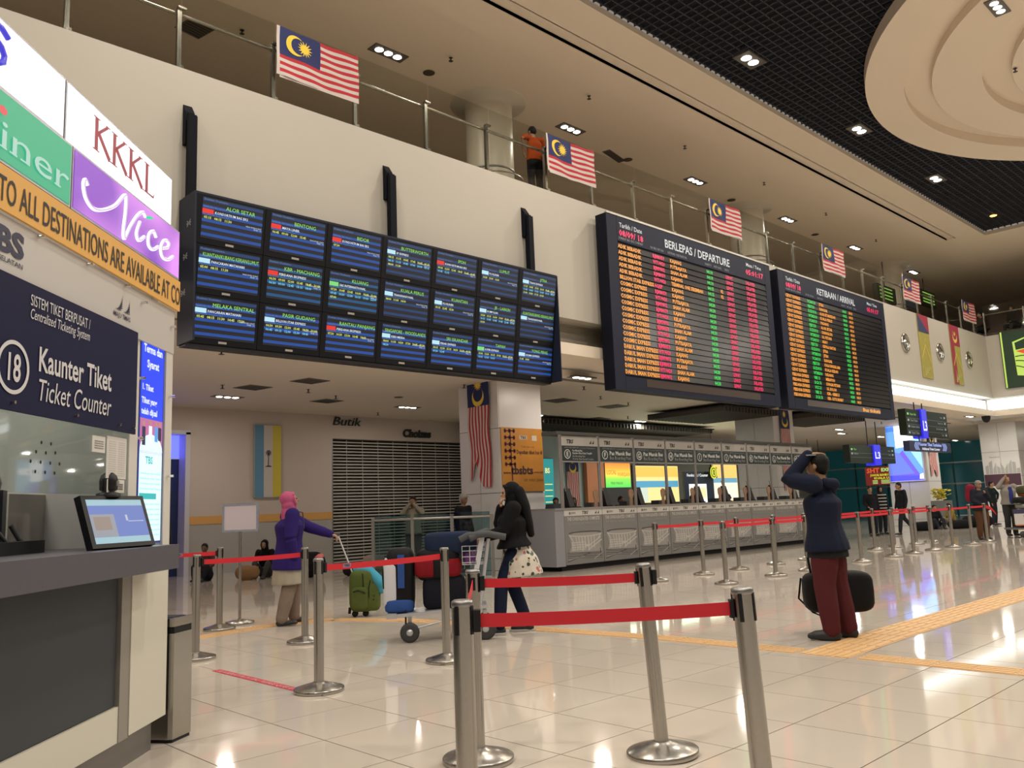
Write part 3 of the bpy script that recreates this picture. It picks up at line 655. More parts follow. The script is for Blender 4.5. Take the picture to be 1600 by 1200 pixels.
    for x in (3.40, 3.475, 3.555, 3.83): q.add([(x-.028, 2.153, 2.925), (x+.028, 2.153, 2.925), (x+.028, 2.153, 2.933), (x-.028, 2.153, 2.933)], [(0, 1, 2, 3)])
    q.build('lettering', em('letter_palegreen', (.38, .62, .52), 1), g, recalc=False)
    q = M(TB); q.add([(3.39+.03*math.cos(a), 2.154, 3.09+.02*math.sin(a)) for a in (k*.628 for k in range(10))], [tuple(range(10))]); q.build('red_dot', em('dot_red', (.75, .06, .08), 1), g, recalc=False)
    # noise mixes violet and pink emission over the purple face
    pm = mat('lb_purple', (.02, .005, .02), .4, emit=(.5, .15, .8), es=1)
    if not pm.get('done'):
        pm['done'] = 1; nt = pm.node_tree; tc = nt.nodes.new('ShaderNodeTexCoord'); sx = nt.nodes.new('ShaderNodeSeparateXYZ'); cr = nt.nodes.new('ShaderNodeValToRGB')
        nz = nt.nodes.new('ShaderNodeTexNoise'); nz.inputs['Scale'].default_value = 2.2; nz.inputs['Detail'].default_value = 0
        nt.links.new(tc.outputs['Object'], nz.inputs['Vector']); nt.links.new(nz.outputs['Fac'], cr.inputs[0])
        cr.color_ramp.elements[0].position = .36; cr.color_ramp.elements[0].color = (.27, .07, .55, 1); cr.color_ramp.elements[1].position = .62; cr.color_ramp.elements[1].color = (.80, .30, .92, 1)
        nt.links.new(cr.outputs[0], nt.nodes['Principled BSDF'].inputs['Emission Color'])
    g = face('lightbox_sign', 'purple lightbox sign with white handwritten neon style lettering', 'sign', 3.975, 5.30, 2.865, 3.19, 2.16, pm)
    def curve(pts, r=.010):
        P_ = [Vector((a, 2.152, z)) for a, z in pts]; out = []
        for i in range(len(P_)-1):
            p0, p1, p2, p3 = P_[max(i-1, 0)], P_[i], P_[i+1], P_[min(i+2, len(P_)-1)]
            for k in range(6):
                u = k/6; out.append(.5*((2*p1)+(-p0+p2)*u+(2*p0-5*p1+4*p2-p3)*u*u+(-p0+3*p1-3*p2+p3)*u**3))
        out.append(P_[-1]); return out, r
    strokes = [[(4.10, 3.035), (4.075, 3.055), (4.06, 3.02), (4.09, 2.96), (4.17, 2.935), (4.28, 2.97), (4.40, 3.04), (4.51, 3.14), (4.52, 3.06), (4.50, 2.93), (4.515, 2.89), (4.58, 2.98), (4.66, 3.07), (4.73, 3.12), (4.77, 3.105)],
               [(4.70, 3.05), (4.66, 2.97), (4.69, 2.935), (4.76, 2.98)], [(4.92, 3.03), (4.88, 3.055), (4.82, 3.01), (4.82, 2.95), (4.88, 2.94), (4.95, 2.98)],
               [(5.0, 2.985), (5.09, 3.02), (5.10, 3.055), (5.04, 3.05), (4.99, 2.99), (5.01, 2.94), (5.09, 2.94), (5.17, 2.985)]]
    q = M(TB); q2 = M(TB)
    for st in strokes:
        pts, r = curve(st); q.tube(pts, .0105, 6); q2.tube([p+Vector((0, -.008, 0)) for p in pts], .0045, 6)
    q.build('lettering', em('neon_white', (1, .93, 1), 1.5), g); q2.build('lettering_core', em('neon_core', (.62, .50, .70), 1), g)
    q = M(TB); q.lathe([(.001, -.006), (.02, -.003), (.02, .003), (.001, .006)], (4.775, 2.13, 3.10), 10); q.build('green_dot', em('dot_green', (.05, .75, .35), 1), g)
    # yellow banner
    g = bt('banner_strip', 'long orange banner strip about destinations above the ticket counter', 'banner', 4, 2.16, 2.66)
    q = M(TB); q.box(.6, 5.33, 2.165, 2.18, 2.665, 2.862); q.build('board', mat('banner_orange', (.70, .38, .08), .5), g)
    q = M(TB); q.text('TO ALL DESTINATIONS ARE AVAILABLE AT CO', (3.40, 2.162, 2.70), (1, 0, 0), (0, 0, 1), .112, w=1.925, bold=.004, res=3); q.build('lettering', mat('ink_black', (.02, .02, .025), .6), g, recalc=False)
    # logos on the grey header and the navy sign below
    g = bt('counter_sign', 'navy ticket counter sign with white lettering and a circled 18', 'sign', 3.9, 2.17, 1.82)
    q = M(TB); q.box(.6, 4.76, 2.172, 2.185, 1.815, 2.405); q.build('board', mat('sign_navy', (.010, .011, .045), .55, spec=.15), g)
    inkN = mat('ink_navy', (.02, .022, .06), .5); inkW = mat('ink_white', (.60, .60, .62), .5); RR, UU = (1, 0, 0), (0, 0, 1)
    q = M(TB); q.text('TBS', (3.32, 2.186, 2.50), RR, UU, .105, w=.32, bold=.04, res=3); q.text('TERMINAL BERSEPADU SELATAN', (3.0, 2.186, 2.455), RR, UU, .022, w=.64, bold=.01)
    q.text('MAJU TMAS', (4.49, 2.186, 2.45), RR, UU, .026, w=.20, bold=.01)
    for k in range(7):
        x0_, x1_ = 4.51+k*.012, 4.515+k*.012
        q.add([(4.505+k*.010, 2.186, 2.49), (4.512+k*.010, 2.186, 2.49), (4.59, 2.186, 2.50+.09*(k+1)/7), (4.59, 2.186, 2.493+.09*(k+1)/7)], [(0, 1, 2, 3)])
        q.add([(4.60+k*.012, 2.186, 2.49), (4.607+k*.012, 2.186, 2.49), (4.675, 2.186, 2.50+.09*(k+1)/7), (4.675, 2.186, 2.493+.09*(k+1)/7)], [(0, 1, 2, 3)])
    q.build('printed_logos', inkN, g, recalc=False)
    q = M(TB); q.text('SISTEM TIKET BERPUSAT /', (3.68, 2.168, 2.305), RR, UU, .05, w=.53, res=3); q.text('Centralized Ticketing System', (3.68, 2.168, 2.245), RR, UU, .046, w=.53, shear=.18, res=3)
    q.text('Kaunter Tiket', (3.76, 2.168, 2.02), RR, UU, .108, w=.69, bold=.018, res=3); q.text('Ticket Counter', (3.76, 2.168, 1.885), RR, UU, .098, w=.69, shear=.18, res=3)
    q.text('18', (3.515, 2.168, 1.945), RR, UU, .115, w=.115, bold=.018, res=3)
    n = 40; V = [(3.575+r*math.cos(2*math.pi*j/n), 2.168, 2.003+r*math.sin(2*math.pi*j/n)) for r in (.118, .100) for j in range(n)]
    q.add(V, [(j, (j+1) % n, n+(j+1) % n, n+j) for j in range(n)]); q.build('lettering', inkW, g, recalc=False)
    # tall digital display
    g = bt('digital_display', 'tall narrow glowing display of ticket terms beside the booth window', 'display', 5.03, 2.2, 1.2)
    q = M(TB); q.box(4.86, 5.22, 2.21, 2.3, 1.185, 2.63); q.build('casing', mat('display_case', (.25, .27, .36), .3), g)
    q = M(TB); Rf = lambda s0, s1, z0, z1, mi, k=0: q.quad((s0, 2.205-k*.001, z0), (s1, 2.205-k*.001, z0), (s1, 2.205-k*.001, z1), (s0, 2.205-k*.001, z1), mi)
    Rf(4.875, 5.205, 1.2, 2.615, 0); Rf(4.885, 5.195, 1.93, 2.60, 1, 1); Rf(4.885, 5.195, 1.21, 1.74, 2, 1); Rf(4.885, 5.195, 1.72, 1.93, 3, 1)
    q.add([(5.04+.155*math.cos(a*.3), 2.203, 1.74+.10*math.sin(a*.3)) for a in range(11)]+[(4.885, 2.203, 1.74)], [tuple(range(12))], 2)
    for (s_, z, hh, c) in ((4.93, 1.80, .1, 5), (5.02, 1.82, .09, 4), (5.10, 1.83, .08, 6), (5.15, 1.84, .07, 5)): Rf(s_-.02, s_+.025, z-.03, z+hh-.02, c, 3); q.add([(s_+.017*math.cos(a*.8), 2.201, z+hh+.0+.017*math.sin(a*.8)) for a in range(8)], [tuple(range(8))], 7)
    for tx, z, h_, al in (('Terma dan', 2.33, .045, 5.04), ('Syarat', 2.24, .045, 5.04)): q.text(tx, (al, 2.202, z), RR, UU, h_, wmax=.26, bold=.03, mi=4, align='c')
    for tx, z in (('1. Tiket', 2.10), ('Tiket yang', 2.02), ('telah dijual', 1.955)): q.text(tx, (4.895, 2.202, z), RR, UU, .034, wmax=.27, bold=.03, mi=4)
    q.text('TBS', (4.96, 2.201, 1.665), RR, UU, .04, w=.10, bold=.03, mi=8)
    for z in (1.60, 1.57, 1.54, 1.51, 1.42, 1.39, 1.36, 1.33, 1.30, 1.27, 1.24): q.text('mmmmmm mmm mmmm', (4.90, 2.201, z), RR, UU, .014, w=.28, mi=8, res=1)
    Rf(4.89, 5.12, 1.455, 1.49, 8, 3)
    q.build('screen', [em('dd_navy', (.01, .03, .25), 1), em('dd_blue', (.01, .06, .95), 1), em('dd_white', (.70, 1.0, 1.0), 1.2), em('dd_pink', (.55, .15, .35), 1), em('dd_text', (.9, .95, 1), 1), em('dd_dark', (.01, .015, .06), 1), em('dd_mid', (.10, .35, .8), 1), em('dd_skin', (.5, .25, .18), 1), em('dd_teal', (.03, .50, .50), 1)], g, recalc=False)
    # papers
    for (s0, s1, z0, z1, lb) in ((4.32, 4.455, 1.69, 1.775, 'small white notice taped to the booth window, left of three'), (4.475, 4.70, 1.56, 1.785, 'large white two column notice taped to the booth window'), (4.49, 4.685, 1.485, 1.555, 'small white warning notice with bold black lines below the large notice')):
        g = bt('notice', lb, 'notice', (s0+s1)/2, 2.19, z0); q = M(TB); q.box(s0, s1, 2.193, 2.196, z0, z1); q.build('paper', mat('paper', (.62, .60, .57), .6), g)
        q = M(TB); k = 0; z = z1-.03
        while z > z0+.012:
            if s1-s0 > .2: q.text('mmmm mm mmm', (s0+.015, 2.191, z), RR, UU, .005, w=.085, res=1); q.text('mmm mmmm mm', (s0+.125, 2.191, z), RR, UU, .005, w=.08, res=1)
            else: q.text('MMMMM MMM MMMM', (s0+.02, 2.191, z), RR, UU, .009 if 'bold' in lb else .005, w=s1-s0-.04, res=1, bold=.03)
            z -= .012
        q.build('print', mat('ink_grey', (.12, .12, .12), .6), g, recalc=False)
    # customer monitor on the counter
    A = Vector((4.29, 2.17, 1.188)); B_ = Vector((4.74, 2.05, 1.188)); Rm = (B_-A).normalized(); Nm = Vector((Rm.y, -Rm.x, 0)); Um = (Z*math.cos(.33)-Nm*math.sin(.33)).normalized(); wd = (B_-A).length; hh = .285
    Nf = Rm.cross(Um).normalized(); Nf = Nf if Nf.dot(Nm) > 0 else -Nf
    g = bt('monitor', 'black customer monitor tilted back on the counter, showing a blue page', 'monitor', 4.73, 2.27, 1.18)
    C_ = A+Rm*wd/2+Um*(hh/2+.01)+Nm*.02
    q = M(TB); q.obox(C_-Nf*.02, Rm*wd/2, Um*hh/2, Nf*.02)
    q.obox(C_-Nf*.045-Z*.0, Rm*.11, Um*.08, Nf*.01); q.build('housing', BLACK, g)
    q = M(TB); q.tube([C_-Nf*.04, C_-Nf*.06-Z*.12], .02, 8); q.obox(A+Rm*wd/2-Nm*.06+Z*.008, Rm*.11, Nm*.05, Z*.008); q.build('stand', BLACK, g)
    q = M(TB); S0 = C_+Nf*.001
    def sc(u0, u1, v0, v1, mi, k=0): q.quad(*[S0+Nf*.0008*k+Rm*((u-.5)*wd*.88)+Um*((v-.5)*hh*.84) for u, v in ((u0, v0), (u1, v0), (u1, v1), (u0, v1))], mi)
    sc(0, 1, 0, 1, 0); sc(0, 1, .14, .86, 1, 1); sc(0, .42, .14, .66, 2, 2); sc(.05, .34, .3, .6, 3, 3); sc(.62, .66, .5, .64, 4, 3); sc(.66, .95, .48, .5, 4, 3)
    q.build('screen', [em('mon_pale', (.30, .50, .58), 1), em('mon_blue', (.10, .17, .50), 1), em('mon_grey', (.26, .28, .33), 1), em('mon_brown', (.26, .20, .17), 1), em('mon_white', (.45, .5, .6), 1)], g, recalc=False)
    # dome shaped camera above the monitor
    cpos = C_+Um*hh/2-Nf*.03
    g = bt('webcam', 'black round webcam standing on top of the tilted monitor', 'camera', cpos.x, cpos.y, cpos.z)
    q = M(TB); q.lathe([(.062, 0), (.062, .02), (.03, .03), (.045, .04), (.047, .09), (.040, .115), (.02, .132), (.001, .137)], cpos+Z*.002, 20); q.build('body', BLACK, g)
    q = M(TB); lc = cpos+Z*.075-DTL(.045); q.lathe([(.001, .0), (.014, 0), (.016, .006)], (0, 0, 0), 12) if 0 else q.obox(lc, (.014, 0, 0), (0, .006, 0), (0, 0, .014)); q.build('lens', STEELD, g)
    # till equipment behind the glass
    g = bt('till_equipment', 'dark screens and keyboard behind the booth window at the left edge', 'equipment', 3.9, 2.7, 1.18)
    q = M(TB)
    for s_, t_, z_, a in ((4.02, 2.62, 1.40, .3), (4.20, 2.62, 1.36, .2), (4.33, 2.66, 1.38, .1)):
        Um_ = (Z*math.cos(a)+Vector((.3, .2, 0))*math.sin(a)).normalized(); q.obox((s_, t_, z_), Vector((.11, .05, 0)) if s_ < 4.1 else Vector((.05, .02, 0)), Um_*.13, Vector((-.008, .018, 0)))
    q.build('screens', mat('dark_plastic', (.03, .03, .04), .35), g)
    q = M(TB); q.obox((4.05, 2.55, 1.215), (.30, .02, 0), (-.01, .13, 0), (0, 0, .035)); q.build('keyboard', BLACK, g)
    q = M(TB); q.tube([(4.36, 2.62, 1.33), (4.40, 2.60, 1.26), (4.42, 2.57, 1.22), (4.45, 2.6, 1.185)], .012, 6); q.tube([(4.1, 2.55, 1.33), (4.16, 2.52, 1.25), (4.3, 2.5, 1.22)], .010, 6); q.build('cables', mat('cable', (.10, .10, .11), .5), g)
    g = bt('desk_camera', 'small silver round camera inside the booth behind the speech holes', 'camera', 3.93, 2.5, 1.5)
    q = M(TB); q.lathe([(.001, -.04), (.035, -.02), (.04, .01), (.03, .04), (.001, .05)], (4.0, 2.5, 1.52), 12); q.tube([(4.0, 2.5, 1.18), (4.0, 2.5, 1.5)], .01, 6); q.build('body', STEEL, g)
def DTL(k): return Vector((0, k, 0))
build_booth()

# litter bin beside the booth
def build_bin():
    c = DS*5.44+DT*2.245; t = thing('litter_bin', 'tall slim steel litter bin beside the ticket booth', 'bin', c)
    sh = [(.12, -.15), (.12, .10), (.05, .15), (-.12, .15), (-.12, -.15)]
    rot = Matrix.Rotation(TA-.2, 3, 'Z')
    def ext(z0, z1, k=1., name='body', m_=STEEL):
        q = M(); P = [rot@Vector((x*k, y*k*.9, 0)) for x, y in [(.095, -.12), (.105, -.09), (.105, .09), (.095, .12), (-.095, .12), (-.105, .09), (-.105, -.09), (-.095, -.12)]]
        q.add([p+Z*z0 for p in P]+[p+Z*z1 for p in P], [tuple(range(8))[::-1]]+[(i, (i+1) % 8, 8+(i+1) % 8, 8+i) for i in range(8)]+([tuple(range(8, 16))]), 0); return q.build(name, m_, t, local=True)
    ext(.02, .64); ext(.64, .68, .97, 'black_band', BLACK); ext(.68, .73, 1.0, 'lid', STEEL); ext(0, .02, .95, 'foot', BLACK); ext(.7305, .733, .7, 'opening', BLACKM)
build_bin()

# ------------------------------------------------------------------ belt stanchions
ST_H = 1.0
CAPM = BLACK
def lean(o, dx, dy): o.rotation_euler = (-math.atan(dy), math.atan(dx), o.rotation_euler.z)
proto = {}
def stanchion(x, y, label, group='steel belt stanchions', ln=None, rz=0):
    if 'p' not in proto:
        t = thing('belt_stanchion', label, 'stanchion', (x, y, 0), rz, group)
        M().lathe([(.001, 0), (.185, 0), (.19, .004), (.19, .026), (.184, .031), (.10, .055), (.052, .068), (.048, .072), (.001, .072)], n=36).build('base', STEEL, t, local=True)
        M().lathe([(.038, .06), (.038, .97)], n=24).build('pole', STEEL, t, local=True)
        M().lathe([(.038, .97), (.0405, .972), (.0405, .988), (.036, .993), (.03, .996), (.001, .997)], n=24).build('cap', STEELD, t, local=True)
        q = M()
        for k in range(4):
            a = k*math.pi/2+.3; c = Vector((math.cos(a), math.sin(a), 0)); p = Vector((-c.y, c.x, 0))
            q.obox(c*.038+Z*.925, p*.0075, c*.004, Z*.05); 
        q.build('belt_slots', BLACK, t, local=True)
        proto['p'] = t; proto['kids'] = KIDS(t)
    else:
        t = proto['p'].copy(); SC.collection.objects.link(t)
        for ch in proto['kids']: c = ch.copy(); SC.collection.objects.link(c); c.parent = t
        t.location = (x, y, 0); t.rotation_euler = (0, 0, rz); t['label'] = label; t['group'] = group
    if ln: lean(t, *ln)
    t['_'] = 0; del t['_']
    return t
def topof(t, z=.92):
    return Matrix.LocRotScale(t.location, t.rotation_euler, None)@Vector((0, 0, z))
BH = .048
def belt(a, b, owner, label=None, cut=None, sag=.012, sticker=None):
    A, B_ = (topof(a) if not isinstance(a, Vector) else a), (topof(b) if not isinstance(b, Vector) else b)
    d = (B_-A); L = d.length; d.normalize(); A2 = A+d*.04; B2 = B_-d*.04
    q = M(); n = 10; V = []
    for i in range(n+1):
        u = i/n; p = A2.lerp(B2, u)-Z*(sag*4*u*(1-u)*min(1, L/2)); V += [p-Z*BH/2, p+Z*BH/2]
    side = d.cross(Z).normalized()*.0012
    k = len(V); V = [v-side for v in V]+[v+side for v in V]
    F = [(2*i, 2*i+2, 2*i+3, 2*i+1) for i in range(n)]+[(k+2*i, k+2*i+1, k+2*i+3, k+2*i+2) for i in range(n)]+[(2*i, k+2*i, k+2*i+2, 2*i+2) for i in range(n)]+[(2*i+1, 2*i+3, k+2*i+3, k+2*i+1) for i in range(n)]
    q.add(V, F); q.build('belt', BELT, owner)
    q = M(); s2 = d.cross(Z).normalized()
    q.obox(A+d*.052, d*.012, s2*.022, Z*.038); q.obox(B_-d*.047, d*.006, s2*.014, Z*.033); q.build('belt_clip', BLACK, owner)
    if sticker:
        q = M(); c = A.lerp(B_, sticker); p = s2 if s2.dot(c-Vector((0, 0, 1.31))) < 0 else -s2
        rr = d if d.cross(Z).dot(p) > 0 else -d
        q.obox(c+p*.002, d*.04, p*.0008, Z*.017, 0); q.text('TBS', c+p*.004-rr*.028-Z*.009, rr, Z, .018, w=.055, bold=.03, mi=1, res=1)
        q.build('belt_sticker', [mat('sticker_mauve', (.25, .18, .28), .5), mat('ink_black', (.02, .02, .025), .6)], owner, recalc=False)
def build_queue():
    S = {}
    S['F'] = stanchion(2.03, 2.40, 'foremost stanchion left of centre, whose base is below the picture', ln=None)
    S['C'] = stanchion(3.10, 3.57, 'stanchion standing just behind the foremost left one, its base half hidden')
    S['D'] = stanchion(3.79, 2.88, 'tilting stanchion at the centre of the picture with its whole base in view', ln=(-.035, .03))
    S['R'] = stanchion(2.84, 1.71, 'foremost stanchion right of centre, cut off by the lower edge of the picture', ln=(-.025, .022))
    S['B'] = stanchion(3.54, 5.90, 'stanchion beside the red floor tape with a belt running right')
    S['A'] = stanchion(4.79, 8.26, 'stanchion in front of the woman in the pink headscarf')
    S['L'] = stanchion(4.74, 10.20, 'stanchion next to the blank sign stand')
    S['M'] = stanchion(3.60, 8.26, 'stanchion right behind the litter bin')
    S['G'] = stanchion(4.93, 6.06, 'stanchion in front of the luggage trolley')
    belt(S['F'], S['R'], S['F']); belt(S['C'], S['D'], S['C']); belt(S['F'], S['C'], S['C']); belt(S['D'], topof(S['D'])+vec(.06, -.05, 0), S['D'])
    belt(S['B'], S['G'], S['B'], sticker=.20); belt(S['M'], S['A'], S['A']); belt(vec(3.75, 10.9, .92), S['L'], S['L'], sticker=.6)
    # queue rows before the check-in counters
    r1 = [12.0, 13.56, 14.75, 16.95, 18.5, 19.6, 20.75, 22.0, 23.35, 24.5]
    nm = ['first', 'second', 'third', 'fourth', 'fifth', 'sixth', 'seventh', 'eighth', 'ninth', 'last']
    row1 = [stanchion(x, 7.65, '%s stanchion from the left in the front row of the check-in queue' % nm[i]) for i, x in enumerate(r1)]
    r2 = [12.0, 13.4, 14.6, 16.0, 17.3, 20.75, 21.9, 23.3, 24.3]
    row2 = [stanchion(x, 9.0, '%s stanchion from the left in the rear row of the check-in queue' % (nm[i] if i < 8 else 'last')) for i, x in enumerate(r2)]
    for a, b in zip(row1, row1[1:]): belt(a, b, a)
    for a, b in zip(row2[:4], row2[1:5]): belt(a, b, a)
    for a, b in zip(row2[5:], row2[6:]): belt(a, b, a)
    belt(row2[4], row2[5], row2[4])
    # loose belt hanging from the last post
    a = topof(row1[-1]); q = M(); pts = [a+vec(.05, 0, 0), a+vec(.25, -.1, -.08), a+vec(.34, -.16, -.22)]
    V = []
    for i, p in enumerate(pts): V += [p-Z*.04+X*.03*i, p+Z*.04]
    q.add(V, [(0, 2, 3, 1), (2, 4, 5, 3)]); q.build('belt', BELT, row1[-1])
    w_ = stanchion(13.9, 13.25, 'stanchion at the left end of the check-in counter by the column'); belt(vec(12.85, 13.3, .92), w_, w_)
build_queue()

# sign stand
def build_signstand():
    t = thing('sign_stand', 'blank framed notice board on a slim steel stand', 'sign', (5.15, 10.5, 0), math.radians(-45))
    M().lathe([(.001, 0), (.18, 0), (.18, .03), (.05, .06), (.02, .065)], n=30).build('base', STEEL, t, local=True)
    M().lathe([(.019, .06), (.019, 1.17)], n=16).build('pole', STEEL, t, local=True)
    q = M()
    for b in ((-.235, .235, 1.165, 1.19), (-.235, .235, 1.505, 1.53), (-.235, -.21, 1.19, 1.505), (.21, .235, 1.19, 1.505)): q.box(b[0], b[1], -.015, .015, b[2], b[3])
    q.build('frame', mat('frame_blue_steel', (.45, .48, .60), .25, .8), t, local=True)
    M().box(-.21, .21, -.008, .008, 1.19, 1.505).build('board', mat('board_pink', (.52, .46, .50), .5), t, local=True)
build_signstand()

# tactile paving strips and red floor tape
def build_strips():
    def strip(pts, w, label, nm='tactile_strip', kind=0):
        pts = [Vector((a, b, 0)) for a, b in pts]; t = thing(nm, label, 'floor strip', pts[0]); L = []
        for a, b in zip(pts, pts[1:]):
            d = b-a; k = max(1, round(d.length/.3)); L += [(a+d*(i/k), a+d*((i+1)/k)) for i in range(k)]
        for a, b in L:
            d = (b-a); ln_ = d.length; d.normalize(); s_ = Vector((-d.y, d.x, 0)); c = (a+b)/2
            q = M(); q.obox(c+Z*.002, d*(ln_/2-.002), s_*w/2, Z*.002)
            n = 4 if kind == 0 else 6
            for i in range(n): q.obox(c+s_*((i+.5)/n-.5)*w+Z*.0055, d*(ln_/2-.012), s_*(w/n*.28), Z*.002)
            q.build('tile', TACT, t)
    strip([(7.02, -2), (7.04, 3.25)], .26, 'orange tactile strip running out of the picture on the right')
    strip([(7.02, 3.78), (7.0, 5.3), (6.75, 7.2), (6.5, 8.8), (6.05, 9.7), (5.4, 9.98), (4.2, 9.75), (3.0, 9.3)], .26, 'orange tactile strip curving away behind the trolley to the left')
    strip([(6.9, 3.52), (8.2, 3.55), (12.0, 3.5), (20, 3.45), (34, 3.4)], .44, 'broad orange tactile strip running away past the man in maroon trousers', kind=1)
    t = thing('floor_tape', 'red floor tape with pale lettering beside the front stanchions', 'tape', (3.45, 6.8, 0))
    M().box(3.42, 3.50, 5.9, 7.5, .0005, .0025).build('tape', mat('tape_red', (.50, .03, .06), .5), t)
    q = M(); q.text('SILA BERATUR DI SINI  PLEASE QUEUE HERE', (3.435, 7.45, .0035), -Y, X, .045, w=1.5, bold=.01, res=1); q.build('lettering', mat('tape_pink', (.62, .42, .40), .5), t, recalc=False)
build_strips()

# ------------------------------------------------------------------ check-in counters
def build_checkin():
    PW = 1.24; X0 = 13.17; Y0 = 12.2
    GR = mat('counter_grey', (.17, .165, .16), .45, noise=.05, nscale=8); HW = mat('counter_header', (.46, .44, .41), .45); LN = mat('print_pale', (.42, .40, .37), .6); LD = mat('print_dark', (.04, .04, .04), .6); LM = mat('print_mid', (.26, .25, .24), .6)
    signd = mat('sign_charcoal', (.018, .026, .026), .25); POST = mat('post_steel', (.30, .28, .27), .4, .4)
    first = None; letters = 'EFGHIJKLM'
    for i in range(9):
        lb = 'grey check-in counter module under the sign with circled %s, %s' % (letters[i], 'first at the left end' if i == 0 else 'number %d from the left end' % (i+1))
        if first is None:
            t = thing('check_in_counter', lb, 'counter', (X0, Y0, 0), 0, 'check-in counter modules')
            M().box(.004, PW-.004, .03, .8, .12, 1.24).build('body', mat('counter_body', (.10, .10, .10), .5), t, local=True)
            M().box(.008, PW-.008, 0, .03, .12, 1.125).build('front_panel', GR, t, local=True)
            M().box(.008, PW-.008, -.004, .03, 1.13, 1.255).build('header_strip', HW, t, local=True)
            M().box(0, PW, .12, .75, 0, .12).build('plinth', BLACKM, t, local=True)
            q = M(); q.box(.16, .19, -.006, -.004, 1.16, 1.21); q.box(.205, .22, -.006, -.004, 1.16, 1.21); q.text('RPH', (.24, -.0055, 1.165), X, Z, .045, bold=.02, res=1); q.text('TBS', (.56, -.0055, 1.16), X, Z, .06, w=.20, bold=.04, res=1, shear=.2)
            q.add([(.98, -.0055, 1.16), (1.05, -.0055, 1.22), (1.05, -.0055, 1.16)], [(0, 1, 2)]); q.add([(1.07, -.0055, 1.16), (1.13, -.0055, 1.22), (1.13, -.0055, 1.16)], [(0, 1, 2)])
            q.build('printed_logos', LD, t, local=True, recalc=False)
            # photograph print of the terminal's bowl shaped building with its ramps
            q = M(); y = -.0015
            def ln(a, b, w=.006, mi=0): a, b = Vector((a[0], y, a[1])), Vector((b[0], y, b[1])); d = (b-a).normalized(); p = Vector((d.z, 0, -d.x))*w; q.add([a-p, b-p, b+p, a+p], [(0, 1, 2, 3)], mi)
            q.flat((0, -.0008, 0), X, Z, [(.12, .36), (1.2, .36), (1.12, .50), (1.16, .72), (1.0, .76), (.3, .77), (.14, .72), (.2, .5)], 2)
            for k in range(14): a0, a1 = math.pi*k/14, math.pi*(k+1)/14; ln((.65-.52*math.cos(a0), .74-.05*math.sin(a0)), (.65-.52*math.cos(a1), .74-.05*math.sin(a1)), .010)
            for k in range(14): a0, a1 = math.pi*k/14, math.pi*(k+1)/14; ln((.65-.52*math.cos(a0), .76+.03*math.sin(a0)), (.65-.52*math.cos(a1), .76+.03*math.sin(a1)), .010, 1)
            ln((.13, .74), (.24, .62), .012); ln((.24, .62), (.26, .40), .010); ln((1.17, .74), (1.06, .62), .012)
            for k in range(7): ln((.34+k*.1, .68), (.40+k*.085, .44), .009)
            for k in range(6): ln((.44+k*.1, .44), (.42+k*.1, .68), .006)
            for z in (.42, .47, .52, .57): ln((.2, z), (.62, z), .007)
            for k in range(6): ln((.22+k*.08, .40), (.22+k*.08, .58), .007)
            ln((.72, .40), (1.18, .60), .012); ln((.70, .47), (1.15, .66), .010); ln((.62, .50), (.80, .50), .02); ln((.55, .38), (.55, .62), .014); ln((.75, .38), (.75, .60), .014)
            for z, w in ((.35, .006), (.32, .004), (.28, .006), (.24, .004)): ln((.06, z+.02), (1.2, z-.03), w, 1)
            ln((.05, .18), (.8, .34), .008, 1); ln((.9, .2), (1.2, .33), .006); ln((1.12, .25), (1.12, .42), .012, 1); ln((.1, .22), (.6, .28), .004)
            q.text('THE CONSOLIDATED COMPLETE', (.10, y, 1.03), X, Z, .07, w=1.04, bold=.02, mi=0, res=1); q.text('BUS TERMINAL AND TRANSPORT HUB', (.12, y, .95), X, Z, .04, w=1.0, mi=2, res=1)
            q.build('printed_picture', [LN, LD, LM], t, local=True, recalc=False)
            first = t
        else:
            t = copy_tree(first); t.location = (X0+PW*i, Y0, 0); t['label'] = lb
    w_ = M(); w_.box(X0-.28, X0+PW*9+.1, Y0-.02, Y0+.86, 1.255, 1.30); tag(w_.build('worktop', mat('counter_top', (.20, .19, .18), .35)), 'long grey worktop running over all the check-in counters', 'worktop')
    e = M(); e.box(X0-.28, X0, Y0+.0, Y0+.86, .1, 1.255); tag(e.build('counter_end', mat('end_grey', (.22, .22, .24), .45)), 'plain grey end panel of the check-in counter row', 'panel')
    # signs over the counters
    for i in range(9):
        t = thing('counter_sign', 'hanging check-in sign with circled letter %s over the counters' % letters[i], 'sign', (X0+PW*i+PW/2, Y0+.02, 2.3), 0, 'signs over the check-in counters')
        a, b = X0+PW*i+.035, X0+PW*(i+1)-.035
        M().box(a, b, Y0, Y0+.04, 2.29, 2.615).build('board', signd, t); M().box(a, b, Y0, Y0+.04, 2.62, 2.80).build('header', HW, t)
        q = M(); q.box(a-.01, b+.01, Y0-.01, Y0+.05, 2.80, 2.825); q.box(a-.01, b+.01, Y0-.01, Y0+.05, 2.265, 2.29); q.build('frame', POST, t)
        q = M(); q.text('TBS', (a+.14, Y0-.003, 2.67), X, Z, .08, w=.22, bold=.04, mi=1, res=1, shear=.2); q.add([(b-.28, Y0-.003, 2.67), (b-.21, Y0-.003, 2.75), (b-.21, Y0-.003, 2.67)], [(0, 1, 2)], 1); q.add([(b-.19, Y0-.003, 2.67), (b-.12, Y0-.003, 2.75), (b-.12, Y0-.003, 2.67)], [(0, 1, 2)], 1)
        q.text('SISTEM TIKET BERPUSAT / Centralized Ticketing System', (a+.08, Y0-.003, 2.565), X, Z, .03, w=1.0, mi=2, res=1)
        cx, cz = a+.17, 2.44; n = 24
